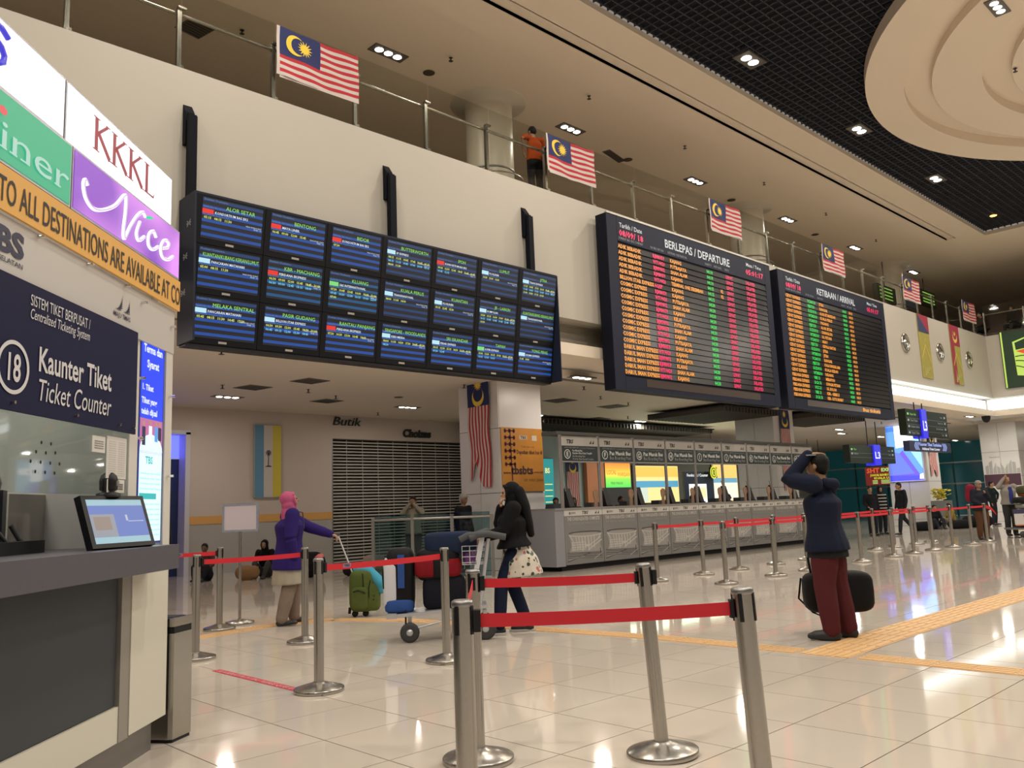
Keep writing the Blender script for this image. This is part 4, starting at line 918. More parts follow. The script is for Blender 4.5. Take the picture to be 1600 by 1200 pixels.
        q.add([(cx+r*math.cos(2*math.pi*j/n), Y0-.003, cz+r*math.sin(2*math.pi*j/n)) for r in (.10, .083) for j in range(n)], [(j, (j+1) % n, n+(j+1) % n, n+j) for j in range(n)], 0)
        q.text(letters[i], (cx, Y0-.003, cz-.05), X, Z, .10, bold=.02, mi=0, align='c')
        if i == 0:
            for tx, z, mm in (('Pas Masuk Bas', 2.50, 0), ('Kaunter Khas Kelas Terpilih', 2.445, 0), ('Bus Boarding Pass', 2.38, 2), ('Priority Class Special Counter', 2.32, 2)): q.text(tx, (a+.33, Y0-.003, z), X, Z, .038, wmax=.8, bold=.015, mi=mm, res=1)
        else:
            q.text('Pas Masuk Bas', (a+.33, Y0-.003, 2.44), X, Z, .085, w=.76, bold=.02, mi=0, res=1); q.text('Bus Boarding Pass', (a+.33, Y0-.003, 2.34), X, Z, .075, w=.76, mi=2, res=1)
        q.build('lettering', [mat('sign_white', (.55, .56, .54), .5), mat('ink_black', (.02, .02, .02), .5), mat('sign_grey', (.26, .27, .26), .5)], t, recalc=False)
    fr = thing('sign_framework', 'slim steel posts holding the signs above the check-in worktop', 'frame', (X0, Y0, 1.3))
    for i in range(10):
        for dx in (-.022, .022):
            M().box(X0+PW*i+dx-.012, X0+PW*i+dx+.012, Y0+.0, Y0+.04, 1.3, 2.85).build('post', POST, fr)
    M().box(X0-.05, X0+PW*9+.05, Y0+.06, Y0+.5, 2.86, 2.93).build('top_beam', mat('beam_dark', (.09, .09, .085), .6), fr)
    # counter equipment
    rnd = random.Random(5); mp = None
    for i in range(9):
        x = X0+PW*i+.42
        lb = 'dark tilted screen on the check-in counter beneath sign %s' % letters[i]
        if mp is None:
            t = thing('counter_screen', lb, 'monitor', (x, Y0+.3, 1.3), 0, 'screens on the check-in counters')
            q = M(); q.prism((0, 0, 0), -Y, Z, [(-.10, .03), (.10, .03), (-.02, .42), (-.08, .42)], (.16, 0, 0)); q.build('housing', BLACK, t, local=True)
            M().box(-.02, .18, -.12, .14, 0, .03).build('foot', BLACK, t, local=True)
            M().tube([(.0, 0, .36), (-.10, -.02, .55)], .012, 6).build('arm', STEELD, t, local=True); mp = t
        else:
            t = copy_tree(mp); t.location = (x, Y0+.3, 1.3); t['label'] = lb
        o = tag(M().box(x-.38, x-.10, Y0+.32, Y0+.55, 1.3, 1.40).build('card_printer', mat('printer_dark', (.03, .035, .04), .4)), 'low dark printer on the check-in counter beneath sign %s' % letters[i], 'printer', 'printers on the check-in counters')
    # staff side: leaflet holders shaped like a raised hand
    TAN = mat('holder_tan', (.36, .22, .14), .6); hp = None
    for i in range(1, 9):
        x = X0+PW*i-.06; lb = 'tan palm shaped holder on the check-in counter left of sign %s' % letters[i]
        if hp is None:
            hp = M().prism((0, 0, 0), X, Z, [(-.05, 0), (.06, 0), (.05, .16), (.10, .25), (.08, .36), (.0, .38), (-.07, .33), (-.06, .22), (-.03, .16)], (0, .03, 0)).build('leaflet_holder', TAN)
            hp.location = (x, Y0+.1, 1.3); tag(hp, lb, 'holder', 'holders on the check-in counters')
        else:
            o = hp.copy(); SC.collection.objects.link(o); o.location = (x, Y0+.1, 1.3); o['label'] = lb
build_checkin()

# slatted dark canopy panels hanging under the low ceiling
def build_canopy():
    for (x0, x1, y0, y1, lb) in ((21.6, 24.85, 13.4, 16.2, 'dark slatted ceiling canopy left of the second column'), (26.3, 30.2, 12.9, 15.2, 'dark slatted ceiling canopy right of the second column'), (17.5, 28.5, 18.2, 20.6, 'long dark slatted canopy behind the check-in signs')):
        t = thing('ceiling_canopy', lb, 'canopy', ((x0+x1)/2, (y0+y1)/2, 3.95)); M().box(x0, x1, y0, y1, 4.08, 4.12).build('backing', BLACKM, t)
        n = int((x1-x0)/.18)
        for k in range(n): M().box(x0+k*.18, x0+k*.18+.06, y0, y1, 3.94, 4.08).build('slat', mat('slat_dark', (.05, .042, .036), .7), t)
build_canopy()

# ------------------------------------------------------------------ shop fronts behind the counters
def lit(name, label, cat, x0, x1, z0, z1, y, m, depth=.08, extra=None):
    t = thing(name, label, cat, ((x0+x1)/2, y, z0)); M().box(x0, x1, y, y+depth, 0, z1).build('casing', mat('case_dark', (.05, .05, .05), .5), t)
    M().box(x0+.02, x1-.02, y-.004, y, z0+.02, z1-.02).build('face', m, t)
    if extra:
        q = M(); ms = extra(q, y-.008); q.build('print', ms, t, recalc=False)
    return t
def build_shops():
    y = 20.0
    def f(q, yy):
        q.text('BS', (20.75, yy, 2.50), X, Z, .16, bold=.03); 
        for k in range(4): q.rect((0, yy, 0), X, Z, 20.72, 21.1, 1.5+k*.2, 1.53+k*.2, 0)
        q.rect((0, yy, 0), X, Z, 20.35, 20.68, 1.45, 2.25, 1); q.rect((0, yy-.003, 0), X, Z, 20.4, 20.63, 1.5, 2.2, 2)
        return [em('shop_yellow_text', (.9, .85, .3), 1), em('teal_bright', (.25, .95, .80), 1.1), em('teal_mid', (.02, .30, .28), 1)]
    lit('shop_sign', 'teal glowing shop front with yellow letters left of the check-in counters', 'sign', 20.2, 21.2, 1.35, 3.0, y, em('teal_deep', (.02, .28, .27), 1), extra=f)
    M().box(21.25, 23.0, y+.1, y+.2, 0, 3.2)
    o = M().box(18.2, 24.0, y+.15, y+.25, 0, 4.2).build('shop_partition', mat('pale_blue_wall', (.38, .50, .50), .6)); tag(o, 'pale blue partition wall behind the left check-in counters', 'wall panel')
    tag(M().box(22.85, 23.8, y-.05, y+.1, 0, 2.95).build('orange_pillar', mat('orange_pillar', (.55, .22, .10), .6)), 'orange pillar panel beside the rainbow menu screen', 'pillar')
    flag((21.95, y+.1, 2.95), -Z, X, NY, 1.6, .62, 'striped flag hanging behind the first check-in counter', .015, vert=True, sleeve=False)
    rb = mat('menu_rainbow', (.02, .02, .02), .4, emit=(1, .6, .1), es=1.15)
    nt = rb.node_tree; tc = nt.nodes.new('ShaderNodeTexCoord'); sx = nt.nodes.new('ShaderNodeSeparateXYZ'); cr = nt.nodes.new('ShaderNodeValToRGB'); mp = nt.nodes.new('ShaderNodeMapRange')
    nt.links.new(tc.outputs['Generated'], sx.inputs[0]); nt.links.new(sx.outputs[2], cr.inputs[0]); el = cr.color_ramp.elements
    el[0].position = .0; el[0].color = (.10, .75, .12, 1); el[1].position = 1; el[1].color = (.95, .22, .03, 1)
    for p, c in ((.32, (.30, .85, .10, 1)), (.5, (1, .75, .08, 1)), (.75, (1, .45, .05, 1))): e = el.new(p); e.color = c
    nt.links.new(cr.outputs[0], nt.nodes['Principled BSDF'].inputs['Emission Color'])
    def f(q, yy):
        q.text('LOCAL', (24.0, yy, 2.45), X, Z, .16, w=.55); q.text('WARISAN', (24.6, yy, 2.38), X, Z, .14, w=.75); q.text('MARI MAKAN', (24.2, yy, 2.08), X, Z, .10, w=.7, mi=1); return [em('menu_red', (.75, .10, .03), 1), em('menu_darkgreen', (.03, .25, .03), 1)]
    lit('menu_screen', 'rainbow coloured lit menu screen behind check-in sign F', 'screen', 23.9, 25.4, 1.95, 2.93, y, rb, extra=f)
    def f(q, yy):
        q.rect((0, yy, 0), X, Z, 25.6, 28.4, 2.35, 2.75, 0); q.rect((0, yy, 0), X, Z, 25.6, 28.4, 1.95, 2.2, 1); q.rect((0, yy, 0), X, Z, 25.6, 26.4, 1.4, 1.95, 2); return [em('kiosk_amber', (1, .60, .10), 1.1), em('kiosk_blue', (.12, .42, .62), 1), em('kiosk_pale', (.75, .85, .7), 1)]
    lit('food_stall', 'yellow and blue lit food stall behind check-in sign G', 'shop front', 25.55, 28.45, 1.35, 2.8, y, em('kiosk_yellow', (1, .80, .32), 1.15), extra=f)
    def f(q, yy):
        q.text('Foodcourt / Counter', (28.6, yy, 2.35), X, Z, .11, w=1.5, bold=.02); q.rect((0, yy, 0), X, Z, 28.7, 29.95, 1.3, 2.05, 0); q.rect((0, yy-.002, 0), X, Z, 28.75, 29.9, 1.5, 1.9, 1); return [em('kiosk_white', (.95, .95, .90), 1.1), em('kiosk_butter', (1, .85, .45), 1.1)]
    lit('shop_kiosk', 'dark navy kiosk with a white lit screen behind check-in sign I', 'kiosk', 28.4, 30.5, 1.0, 2.55, y-.3, mat('kiosk_navy', (.02, .035, .06), .4), extra=f)
    def f(q, yy):
        q.rect((0, yy, 0), X, Z, 30.95, 32.8, 2.1, 2.3, 0); q.rect((0, yy, 0), X, Z, 30.95, 32.8, 1.35, 2.1, 1); return [em('shop_bluegrey', (.20, .45, .60), 1), em('shop_cream', (.95, .90, .75), 1.1)]
    lit('lit_stall', 'bright yellow lit stall behind check-in signs I and J', 'shop front', 30.9, 32.85, 1.3, 3.0, y, em('shop_amber', (1, .66, .18), 1.1), extra=f)
    t = thing('shop_emblem', 'round yellow emblem with black letter hanging before the lit shop', 'sign', (30.2, 19.5, 2.4))
    q = M(); n = 28
    for r, z_, mi in ((.26, 19.5, 0), (.20, 19.495, 1), (.16, 19.49, 0)): q.add([(30.25+r*1.0*math.cos(2*math.pi*j/n), z_, 2.5+r*math.sin(2*math.pi*j/n)) for j in range(n)], [tuple(range(n))], mi)
    q.text('0', (30.25, 19.485, 2.40), X, Z, .2, bold=.04, mi=1, align='c'); q.build('face', [em('emblem_yellow', (.80, .85, .04), 1), em('emblem_black', (.02, .02, .01), 1)], t, recalc=False)
    M().lathe([(.265, 19.505), (.265, 19.55)], n=28).build('rim', BLACK, t) if 0 else M().box(30.0, 30.5, 19.505, 19.55, 2.28, 2.72).build('casing', BLACK, t); M().tube([(30.25, 19.53, 2.7), (30.25, 19.53, 4.2)], .012, 5).build('hanging_cord', BLACK, t)
    def banner(x0, x1, lines, m, ink, lb, arrow=0):
        t = thing('hanging_banner', lb, 'banner', ((x0+x1)/2, 19.4, 1.8)); M().box(x0, x1, 19.4, 19.42, 1.2, 2.95).build('sheet', m, t); q = M()
        for tx, z, h in lines: q.text(tx, ((x0+x1)/2, 19.395, z), X, Z, h, wmax=(x1-x0)*.85, bold=.02, align='c', res=1)
        if arrow: q.add([(x0+.2, 19.395, 2.0), (x0+.5, 19.395, 2.12), (x0+.5, 19.395, 2.04), (x1-.2, 19.395, 2.04), (x1-.2, 19.395, 1.96), (x0+.5, 19.395, 1.96), (x0+.5, 19.395, 1.88)], [tuple(range(7))])
        q.build('lettering', ink, t, recalc=False)
        for xr in (x0+.15, x1-.15): M().tube([(xr, 19.41, 2.95), (xr, 19.41, 4.2)], .01, 5).build('hanging_cord', BLACK, t)
    banner(32.2, 33.6, (('PLATFORM', 2.6, .14), ('1 - 12', 2.4, .12), ('BAS', 2.2, .12), ('EKSPRES', 1.95, .12)), mat('banner_rust', (.48, .10, .04), .6), mat('ink_dark', (.05, .02, .02), .6), 'rust red banner with dark lettering behind the check-in counters')
    banner(33.7, 35.1, (('Arah', 2.62, .17), ('Untuk Lawatan', 2.42, .10), ('Kemudahan', 2.27, .10)), mat('banner_navy', (.03, .035, .13), .6), mat('ink_pale', (.6, .6, .65), .6), 'navy banner with white lettering and an arrow behind the counters', 1)
    fl = thing('flag_stand', 'small drooping striped flag on a pole behind the check-in counters', 'flag', (31.4, 19.0, 0)); M().tube([(31.4, 19, 0), (31.4, 19, 2.9)], .015, 6).build('pole', STEEL, fl)
    q = M(); 
    for k in range(5): q.add([(31.4+.05*k-.02, 18.99, 2.75-.28*k*.2), (31.4+.05*k+.04, 18.99, 2.7-.28*k*.2), (31.4+.06*k+.06, 18.99, 1.75), (31.4+.06*k, 18.99, 1.7)], [(0, 1, 2, 3)], [2, 0, 1, 0, 1][k])
    q.build('cloth', [RED, WHT, BLU], fl, recalc=False)
    g = thing('shop_sign', 'plain orange sign board beyond the second column', 'sign', (40.2, 20.1, 3.0)); M().box(39.5, 41.0, 20.0, 20.2, 3.0, 3.5).build('board', em('orange_sign', (.50, .12, .03), 1), g)
    for xr in (39.7, 40.8): M().tube([(xr, 20.1, 3.5), (xr, 20.1, 4.2)], .015, 5).build('hanging_rod', BLACK, g)
    tag(M().box(38.0, 39.2, 22, 22.2, 0, 3.1).build('shop_window', em('bright_window', (.55, .75, .75), 1)), 'pale lit shop window right of the check-in counters', 'window')
    area('shop_glow', (27, 19.3, 2.6), 6, 60, (.9, 1, .7), (math.radians(-90), 0, 0), 'RECTANGLE', 1.2)
build_shops()

# roller shutter, lettering and state flag picture on the back wall
def build_shutter():
    t = thing('roller_shutter', 'closed shop shutter of pale horizontal slats with see-through gaps', 'shutter', (15.8, 21.05, 0))
    SL = mat('shutter_slat', (.50, .49, .46), .4, .1); n = 38; p = 3.5/n
    sl = None
    for i in range(n):
        q = M(); q.prism((13.09, 21.08, i*p+.01), NY, Z, [(0, 0), (.020, .004), (.022, .034), (0, .042)], (5.4, 0, 0)); q.build('slat', SL, t)
    M().box(13.05, 13.09, 21.0, 21.15, 0, 3.53).build('guide_rail', STEELD, t)
    q = M()
    for k in range(10): q.box(13.6+k*.55, 13.615+k*.55, 21.09, 21.10, 0, 3.5)
    q.build('link_bars', SL, t)
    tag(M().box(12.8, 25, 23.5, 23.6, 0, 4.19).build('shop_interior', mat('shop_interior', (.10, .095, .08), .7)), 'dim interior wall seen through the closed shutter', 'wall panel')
    g = thing('stock_shelf', 'dark shelf seen through the shutter slats', 'shelf', (15, 22.8, 0)); 
    for z in (.8, 1.3, 1.8): M().box(13.4, 16.2, 22.6, 23.0, z, z+.05).build('shelf_board', mat('shelf', (.2, .18, .15), .6), g)
    q = M(); q.box(13.4, 13.45, 22.6, 23, 0, 1.8); q.box(16.15, 16.2, 22.6, 23, 0, 1.8); q.build('side_panel', MATS['shelf'], g)
    K = mat('letter_black', (.012, .012, .012), .4)
    def sign(tx, x, z, h, w_, lb, bold, sh):
        q = M()
        for d in range(4): q.text(tx, (x, 20.99-d*.012, z), X, Z, h, w=w_, bold=bold, shear=sh, res=3)
        tag(q.build('shop_lettering', K, recalc=False), lb, 'lettering')
    sign('Butik', 13.05, 3.92, .24, .95, 'black slanted lettering Butik on the cream wall', .0, .25)
    sign('Choizes', 15.55, 3.66, .22, 1.08, 'bold black raised lettering Choizes above the shutter', .05, .12)
    t = thing('wall_picture', 'upright blue, white and yellow picture with a palm tree on the wall', 'picture', (11.05, 20.95, 1.9))
    M().box(10.64, 11.44, 20.93, 20.99, 1.88, 3.84).build('frame', mat('picture_frame', (.30, .34, .30), .4), t)
    for x0, x1, m in ((10.66, 10.91, mat('stripe_blue', (.10, .24, .38), .5)), (10.91, 11.17, mat('stripe_white', (.50, .46, .44), .5)), (11.17, 11.42, mat('stripe_yellow', (.55, .46, .05), .5))): M().box(x0, x1, 20.92, 20.93, 1.90, 3.82).build('stripe', m, t)
    q = M(); yy = 20.915; q.quad((11.03, yy, 2.72), (11.05, yy, 2.72), (11.055, yy, 3.08), (11.04, yy, 3.08)); q.add([(10.93, yy, 2.70), (11.15, yy, 2.70), (11.10, yy, 2.735), (11.0, yy, 2.735)], [(0, 1, 2, 3)])
    for k in range(9): a = k*math.pi*2/9+.2; q.add([(11.047, yy, 3.09), (11.047+.06*math.cos(a-.25), yy, 3.09+.06*math.sin(a-.25)), (11.047+.105*math.cos(a), yy, 3.06+.09*math.sin(a)), (11.047+.06*math.cos(a+.25), yy, 3.09+.06*math.sin(a+.25))], [(0, 1, 2, 3)])
    q.build('palm_print', K, t, recalc=False)
build_shutter()

# orange poster on the near column
def build_orange():
    t = thing('column_poster', 'orange poster with a dark bus chain drawing and web address on the near column', 'poster', (13.5, 13.69, 1.7))
    og = mat('poster_orange', (.46, .20, .03), .5, noise=.25, nscale=2.5); M().box(12.84, 14.15, 13.675, 13.695, 1.71, 3.14).build('sheet', og, t)
    q = M(); yy = 13.671
    q.quad((13.12, yy, 1.95), (13.16, yy, 1.95), (13.13, yy, 3.1), (13.10, yy, 3.1))
    for k in range(6):
        z = 3.05-k*.15; q.rect((0, yy, 0), X, Z, 12.93, 13.27, z, z+.03); 
        for dx in (12.93, 13.06, 13.20): q.rect((0, yy, 0), X, Z, dx, dx+.06, z-.03, z+.06)
    q.text('tbsbts', (13.12, yy, 2.10), X, Z, .17, w=.68, bold=.04, mi=1); q.text('www.', (12.87, yy, 2.10), X, Z, .06, w=.25, bold=.03, mi=1, res=1); q.text('.com.my', (13.80, yy, 2.12), X, Z, .05, w=.33, bold=.03, mi=1, res=1)
    q.text('Dapatkan tiket bas di', (13.30, yy, 2.55), X, Z, .09, w=.82, bold=.02, mi=1, res=1); q.text('03 9051 2000', (13.5, yy, 1.93), X, Z, .06, w=.62, mi=1, res=1); q.text('Telah siap sedia', (13.45, yy, 2.70), X, Z, .035, w=.42, mi=0, res=1)
    q.rect((0, yy, 0), X, Z, 13.40, 13.64, 2.88, 2.97, 2); q.rect((0, yy, 0), X, Z, 13.80, 13.96, 2.86, 2.98, 2); q.text('TBS', (13.43, yy-.002, 2.895), X, Z, .06, w=.18, bold=.03, mi=1, res=1)
    q.build('print', [mat('ink_maroon', (.10, .02, .02), .6), mat('ink_brown', (.05, .02, .02), .6), mat('print_offwhite', (.5, .45, .38), .6)], t, recalc=False)
build_orange()

# ------------------------------------------------------------------ right side: signs, screens, glass front
def build_right():
    # tall screen on the third column
    t = thing('tall_screen', 'tall glowing blue and white screen on the third column', 'screen', (36.55, 14.2, 1.85))
    M().box(36.5, 36.64, 13.5, 14.9, 1.84, 4.19).build('casing', mat('screen_casing', (.5, .5, .6), .4), t)
    q = M(); xx = 36.495
    yf = lambda u: 14.88-u*1.36; zf = lambda v: 1.87+v*2.30
    def pl(pts, mi, k=0): q.add([(xx-k*.003, yf(u), zf(v)) for u, v in pts], [tuple(range(len(pts)))], mi)
    pl([(0, 0), (1, 0), (1, 1), (0, 1)], 0); pl([(0, .30), (.45, .55), (1, .0), (1, 1), (0, 1)], 1, 1); pl([(.2, .58), (.55, .62), (1, .52), (1, .60), (.6, .70), (.2, 1), (1, 1), (1, .9), (.2, .9)][:2]+[(.62, .60), (1, .20), (1, 1), (.35, 1), (.30, .60)], 2, 2)
    pl([(0, .90), (.35, .91), (.35, .98), (0, .98)], 3, 3); pl([(.25, .60), (.6, .61), (.6, .72), (.95, .74), (.95, .84), (.62, .86), (.62, 1), (.25, 1)], 4, 4); pl([(0, 0), (.9, 0), (.9, .08), (0, .10)], 5, 5); pl([(.88, .02), (1, .02), (1, .12), (.9, .10)], 4, 6); pl([(0, .1), (.0, .55), (.35, .50), (.75, .12)], 6, 3)
    q.build('face', [em('ts_violet', (.12, .06, .80), 1.2), em('ts_sky', (.10, .35, .95), 1.2), em('ts_pale', (.35, .75, 1), 1.3), em('ts_blue', (.03, .22, .75), 1), em('ts_white', (.95, .95, 1), 2.2), em('ts_deep', (.03, .03, .75), 1.1), em('ts_steel', (.12, .20, .75), 1)], t, recalc=False)
    area('tall_screen_light', (36.4, 14.2, 3.0), 1.3, 45, (.35, .35, 1), (math.radians(90), 0, math.radians(-90)), 'RECTANGLE', 2.3)
    # hanging direction signs
    def dirsign(x0, x1, y, z0, z1, bx0, bx1, lb, rows_):
        t = thing('direction_sign', lb, 'sign', ((x0+x1)/2, y, z0)); M().box(x0, x1, y, y+.25, z0, z1).build('casing', mat('sign_olive', (.014, .019, .012), .5, spec=.2), t)
        M().box(bx0, bx1, y-.06, y+.3, z0-.08, z1+.04).build('level_panel', em('sign_blue', (.02, .015, .75), 1), t)
        q = M(); q.text('L3', ((bx0+bx1)/2, y-.065, z0+.18), X, Z, .36*(z1-z0), w=(bx1-bx0)*.85, bold=.03, mi=0, align='c')
        for k, tx in enumerate(rows_):
            z = z1-.2-k*(z1-z0)*.24; q.text(tx[0], (x0+.35, y-.005, z), X, Z, .07, wmax=(bx0-x0)*.6, mi=1 if k == 0 else 2, res=1); q.rect((0, y-.005, 0), X, Z, x0+.12, x0+.25, z, z+.07, 1 if k == 0 else 2)
            q.text(tx[1], (x1-.45, y-.005, z), X, Z, .06, wmax=(x1-bx1)*.5, mi=2, align='r', res=1); q.rect((0, y-.005, 0), X, Z, x1-.3, x1-.18, z, z+.07, 2)
            q.rect((0, y-.004, 0), X, Z, x0+.05, x1-.05, z-.11, z-.10, 3)
        q.build('lettering', [em('sign_glow_white', (.9, .92, 1), 1), em('sign_glow_green', (.25, .75, .15), 1), em('sign_glow_grey', (.30, .36, .32), 1), em('sign_line', (.10, .13, .10), 1)], t, recalc=False)
        for x in (bx0-.1, bx1+.15): M().tube([(x, y+.12, z1), (x, y+.12, 4.4 if y < 12.4 else 4.2)], .02, 6).build('hanging_rod', BLACK, t)
        return t
    t = dirsign(28.7, 32.4, 11.0, 3.25, 4.12, 29.9, 30.35, 'hanging direction sign with a blue L3 panel beside the tall screen', (('Keluar / Exit', 'Surau'), ('Tiket / Tickets', 'Prayer Room'), ('Ketibaan / Arrival', 'Bas / Bus Platform'), ('Tandas / Toilets', 'Teksi')))
    t2 = thing('direction_sign', 'long low hanging sign with white arrows under the near direction sign', 'sign', (30.5, 11.1, 2.75)); M().box(28.75, 32.5, 11.0, 11.2, 2.72, 3.06).build('casing', mat('sign_navy2', (.02, .025, .07), .4), t2)
    q = M(); q.text('Kaunter Tiket Tambahan', (30.6, 10.995, 2.91), X, Z, .10, w=2.0, bold=.03, align='c'); q.text('Additional Ticket Counter', (30.6, 10.995, 2.77), X, Z, .08, w=1.6, align='c', mi=1, bold=.02)
    for k in range(3):
        for sx, x in ((1, 29.15+k*.13), (-1, 32.1-k*.13)): q.add([(x, 10.995, 2.89), (x+.12*sx, 10.995, 3.02), (x+.18*sx, 10.995, 3.02), (x+.06*sx, 10.995, 2.89), (x+.18*sx, 10.995, 2.76), (x+.12*sx, 10.995, 2.76)], [tuple(range(6))])
    q.build('lettering', [em('sign_paleblue', (.40, .50, .95), 1), em('sign_glow_white', (.9, .92, 1), 1)], t2, recalc=False)
    for x in (29.9, 31.0): M().tube([(x, 11.1, 3.05), (x, 11.1, 3.26)], .02, 6).build('hanging_rod', BLACK, t2)
    dirsign(30.9, 35.0, 14.0, 2.55, 3.22, 32.9, 33.5, 'farther hanging direction sign with a blue L3 panel left of the screen', (('Tiket', 'Surau'), ('Platform', 'Teksi')))
    # mezzanine sign
    t = thing('direction_sign', 'green lit direction sign hanging over the far mezzanine', 'sign', (37, 14, 9.6)); M().box(35.0, 36.9, 14, 14.2, 9.4, 10.1).build('casing', MATS['sign_olive'], t); M().box(39.4, 41.6, 14, 14.2, 9.9, 10.6).build('casing', MATS['sign_olive'], t); M().box(37.2, 38.9, 13.95, 14.2, 9.5, 10.4).build('level_panel', mat('sign_slate', (.08, .11, .18), .4), t)
    q = M(); q.text('4', (38.2, 13.94, 9.8), X, Z, .35, mi=1, align='c')
    for k in range(4): q.rect((0, 13.99, 0), X, Z, 35.2, 36.5, 9.5+k*.15, 9.55+k*.15, 0); q.rect((0, 13.99, 0), X, Z, 40.0, 41.4, 10.02+k*.14, 10.08+k*.14, 0)
    q.build('lettering', [em('sign_glow_lime', (.30, .65, .10), 1), em('sign_glow_grey2', (.5, .6, .7), 1)], t, recalc=False)
    for x in (36, 40.5): M().tube([(x, 14.1, 10), (x, 14.1, 11.2)], .02, 6).build('hanging_rod', BLACK, t)
    # glass front at the far end
    G = mat('teal_reflection_glass', (.004, .045, .05), .12, spec=.8, emit=(.004, .05, .055), es=.35); MU = mat('mullion', (.42, .48, .46), .4)  # teal reflections are put into the pane colour and a faint glow
    w_ = bpy.data.objects.new('window_1', None); SC.collection.objects.link(w_); w_.location = (52, 8, 0); struct(w_)
    for k in range(18):
        y0 = -9+k*1.9
        for z0, z1 in ((0, 1.78), (1.82, 2.98), (3.02, 4.2)): M().box(52, 52.04, y0+.04, y0+1.86, z0+.02, z1-.02).build('pane', G, w_)
        M().box(51.95, 52.1, y0-.04, y0+.04, 0, 4.2).build('mullion', MU if k % 3 == 0 else mat('mullion_dark', (.02, .10, .10), .4), w_)
    for z in (1.8, 3.0): M().box(51.92, 52.1, -9, 25.5, z-.035, z+.035).build('transom', MU, w_)
    for y0, y1, z0, z1, c in ((16.2, 17.4, 1.9, 2.7, (.02, .34, .34)), (18.6, 19.6, 3.05, 3.6, (.03, .22, .24)), (13.0, 13.6, 1.0, 1.8, (.03, .3, .2))):
        g = thing('far_shop_light', {16: 'low blurred teal light beyond the glass front', 18: 'high blurred teal light beyond the glass front', 13: 'small blurred green light beyond the glass front'}[int(y0)], 'light', (54.1, (y0+y1)/2, 0)); M().box(54.02, 54.3, y0-.1, y1+.1, 0, z1+.1).build('wall_piece', mat('night_wall', (.004, .012, .013), .8), g)
        M().box(53.98, 54.02, y0, y1, z0, z1).build('lit_window', em('far_teal%d' % int(y0), c, 1), g)
    # red and green express bus board
    def f(q): 
        q.text('SHT', (0, 0, 0), X, Z, .1)
    t = thing('express_board', 'red board with yellow and green express bus lettering before the glass front', 'sign', (50, 21, 1.9)); M().box(49.9, 50, 19.6, 21.8, 1.9, 2.95).build('board', em('board_red', (.16, .02, .015), 1), t); M().box(49.93, 49.97, 19.7, 19.76, 0, 1.9).build('post', STEELD, t); M().box(49.93, 49.97, 21.6, 21.66, 0, 1.9).build('post', STEELD, t)
    q = M(); R_ = NY
    q.text('SHT', (49.89, 21.7, 2.62), R_, Z, .26, w=.75, bold=.03, mi=2, res=1); q.text('EXPRESS', (49.89, 20.85, 2.68), R_, Z, .18, w=1.1, bold=.04, mi=1, res=1)
    q.text('JOHOR BAHRU MELAKA', (49.89, 21.5, 2.42), R_, Z, .12, w=1.7, bold=.03, mi=0, res=1); q.text('KUALA LUMPUR', (49.89, 21.3, 2.24), R_, Z, .12, w=1.5, bold=.03, mi=0, res=1)
    for k in range(3): q.rect((49.89, 0, 0), Y, Z, 21.1, 21.4, 1.98+k*.08, 2.02+k*.08, 1); q.rect((49.89, 0, 0), Y, Z, 20.3, 20.9, 1.98+k*.08, 2.02+k*.08, 1)
    q.build('lettering', [em('exp_yellow', (.65, .70, .05), 1), em('exp_green', (.45, .75, .20), 1), em('exp_orange', (.70, .12, .04), 1)], t, recalc=False)
    # planter with yellow flowers in front of the third column
    t = thing('planter', 'grey planter box with yellow flowers below the tall blue screen', 'planter', (35.9, 12.7, 0)); M().box(35.5, 36.4, 12.5, 13.0, 0, 1.0).build('box', mat('planter_grey', (.12, .12, .12), .5), t)
    rn = random.Random(1); q = M()
    for k in range(60):
        c = Vector((35.95+rn.uniform(-.38, .38), 12.75+rn.uniform(-.25, .25), 1.05+rn.uniform(0, .42)*(1))); a = rn.uniform(0, 6.28)
        q.obox(c, Vector((math.cos(a), math.sin(a), .3))*.07, Vector((-math.sin(a), math.cos(a), .2))*.05, Z*.012)
    tag(q.build('flowers', mat('flower_yellow', (.50, .42, .04), .7), t), kind='stuff')
    # mural print on the fourth column
    q = M(); yy = 8.595; q.text('Terminal', (38.5, yy, 2.6), X, Z, .08, res=1)
    xx = 40.195
    q = M()
    for k in range(9): q.add([(xx, 12.3-k*.15, 2.02), (xx, 12.17-k*.15, 2.02), (xx, 12.17-k*.15, 2.4+.2*math.sin(k*1.3)), (xx, 12.3-k*.15, 2.36+.17*math.sin(k*2.1))], [(0, 1, 2, 3)], 0)
    q.add([(xx, 12.38, 1.5), (xx, 10.98, 1.5), (xx, 10.98, 2.0), (xx, 12.38, 2.0)], [(0, 1, 2, 3)], 1); q.text('Mural Kota', (xx, 12.1, 2.7), NY, Z, .06, mi=2, res=1)
    tag(q.build('mural_print', [mat('mural_grey', (.36, .35, .34), .6), mat('mural_plum', (.06, .02, .04), .6), mat('ink_grey', (.12, .12, .12), .6)], recalc=False), 'grey skyline and plum coloured print on the column behind the two men', 'mural')
build_right()

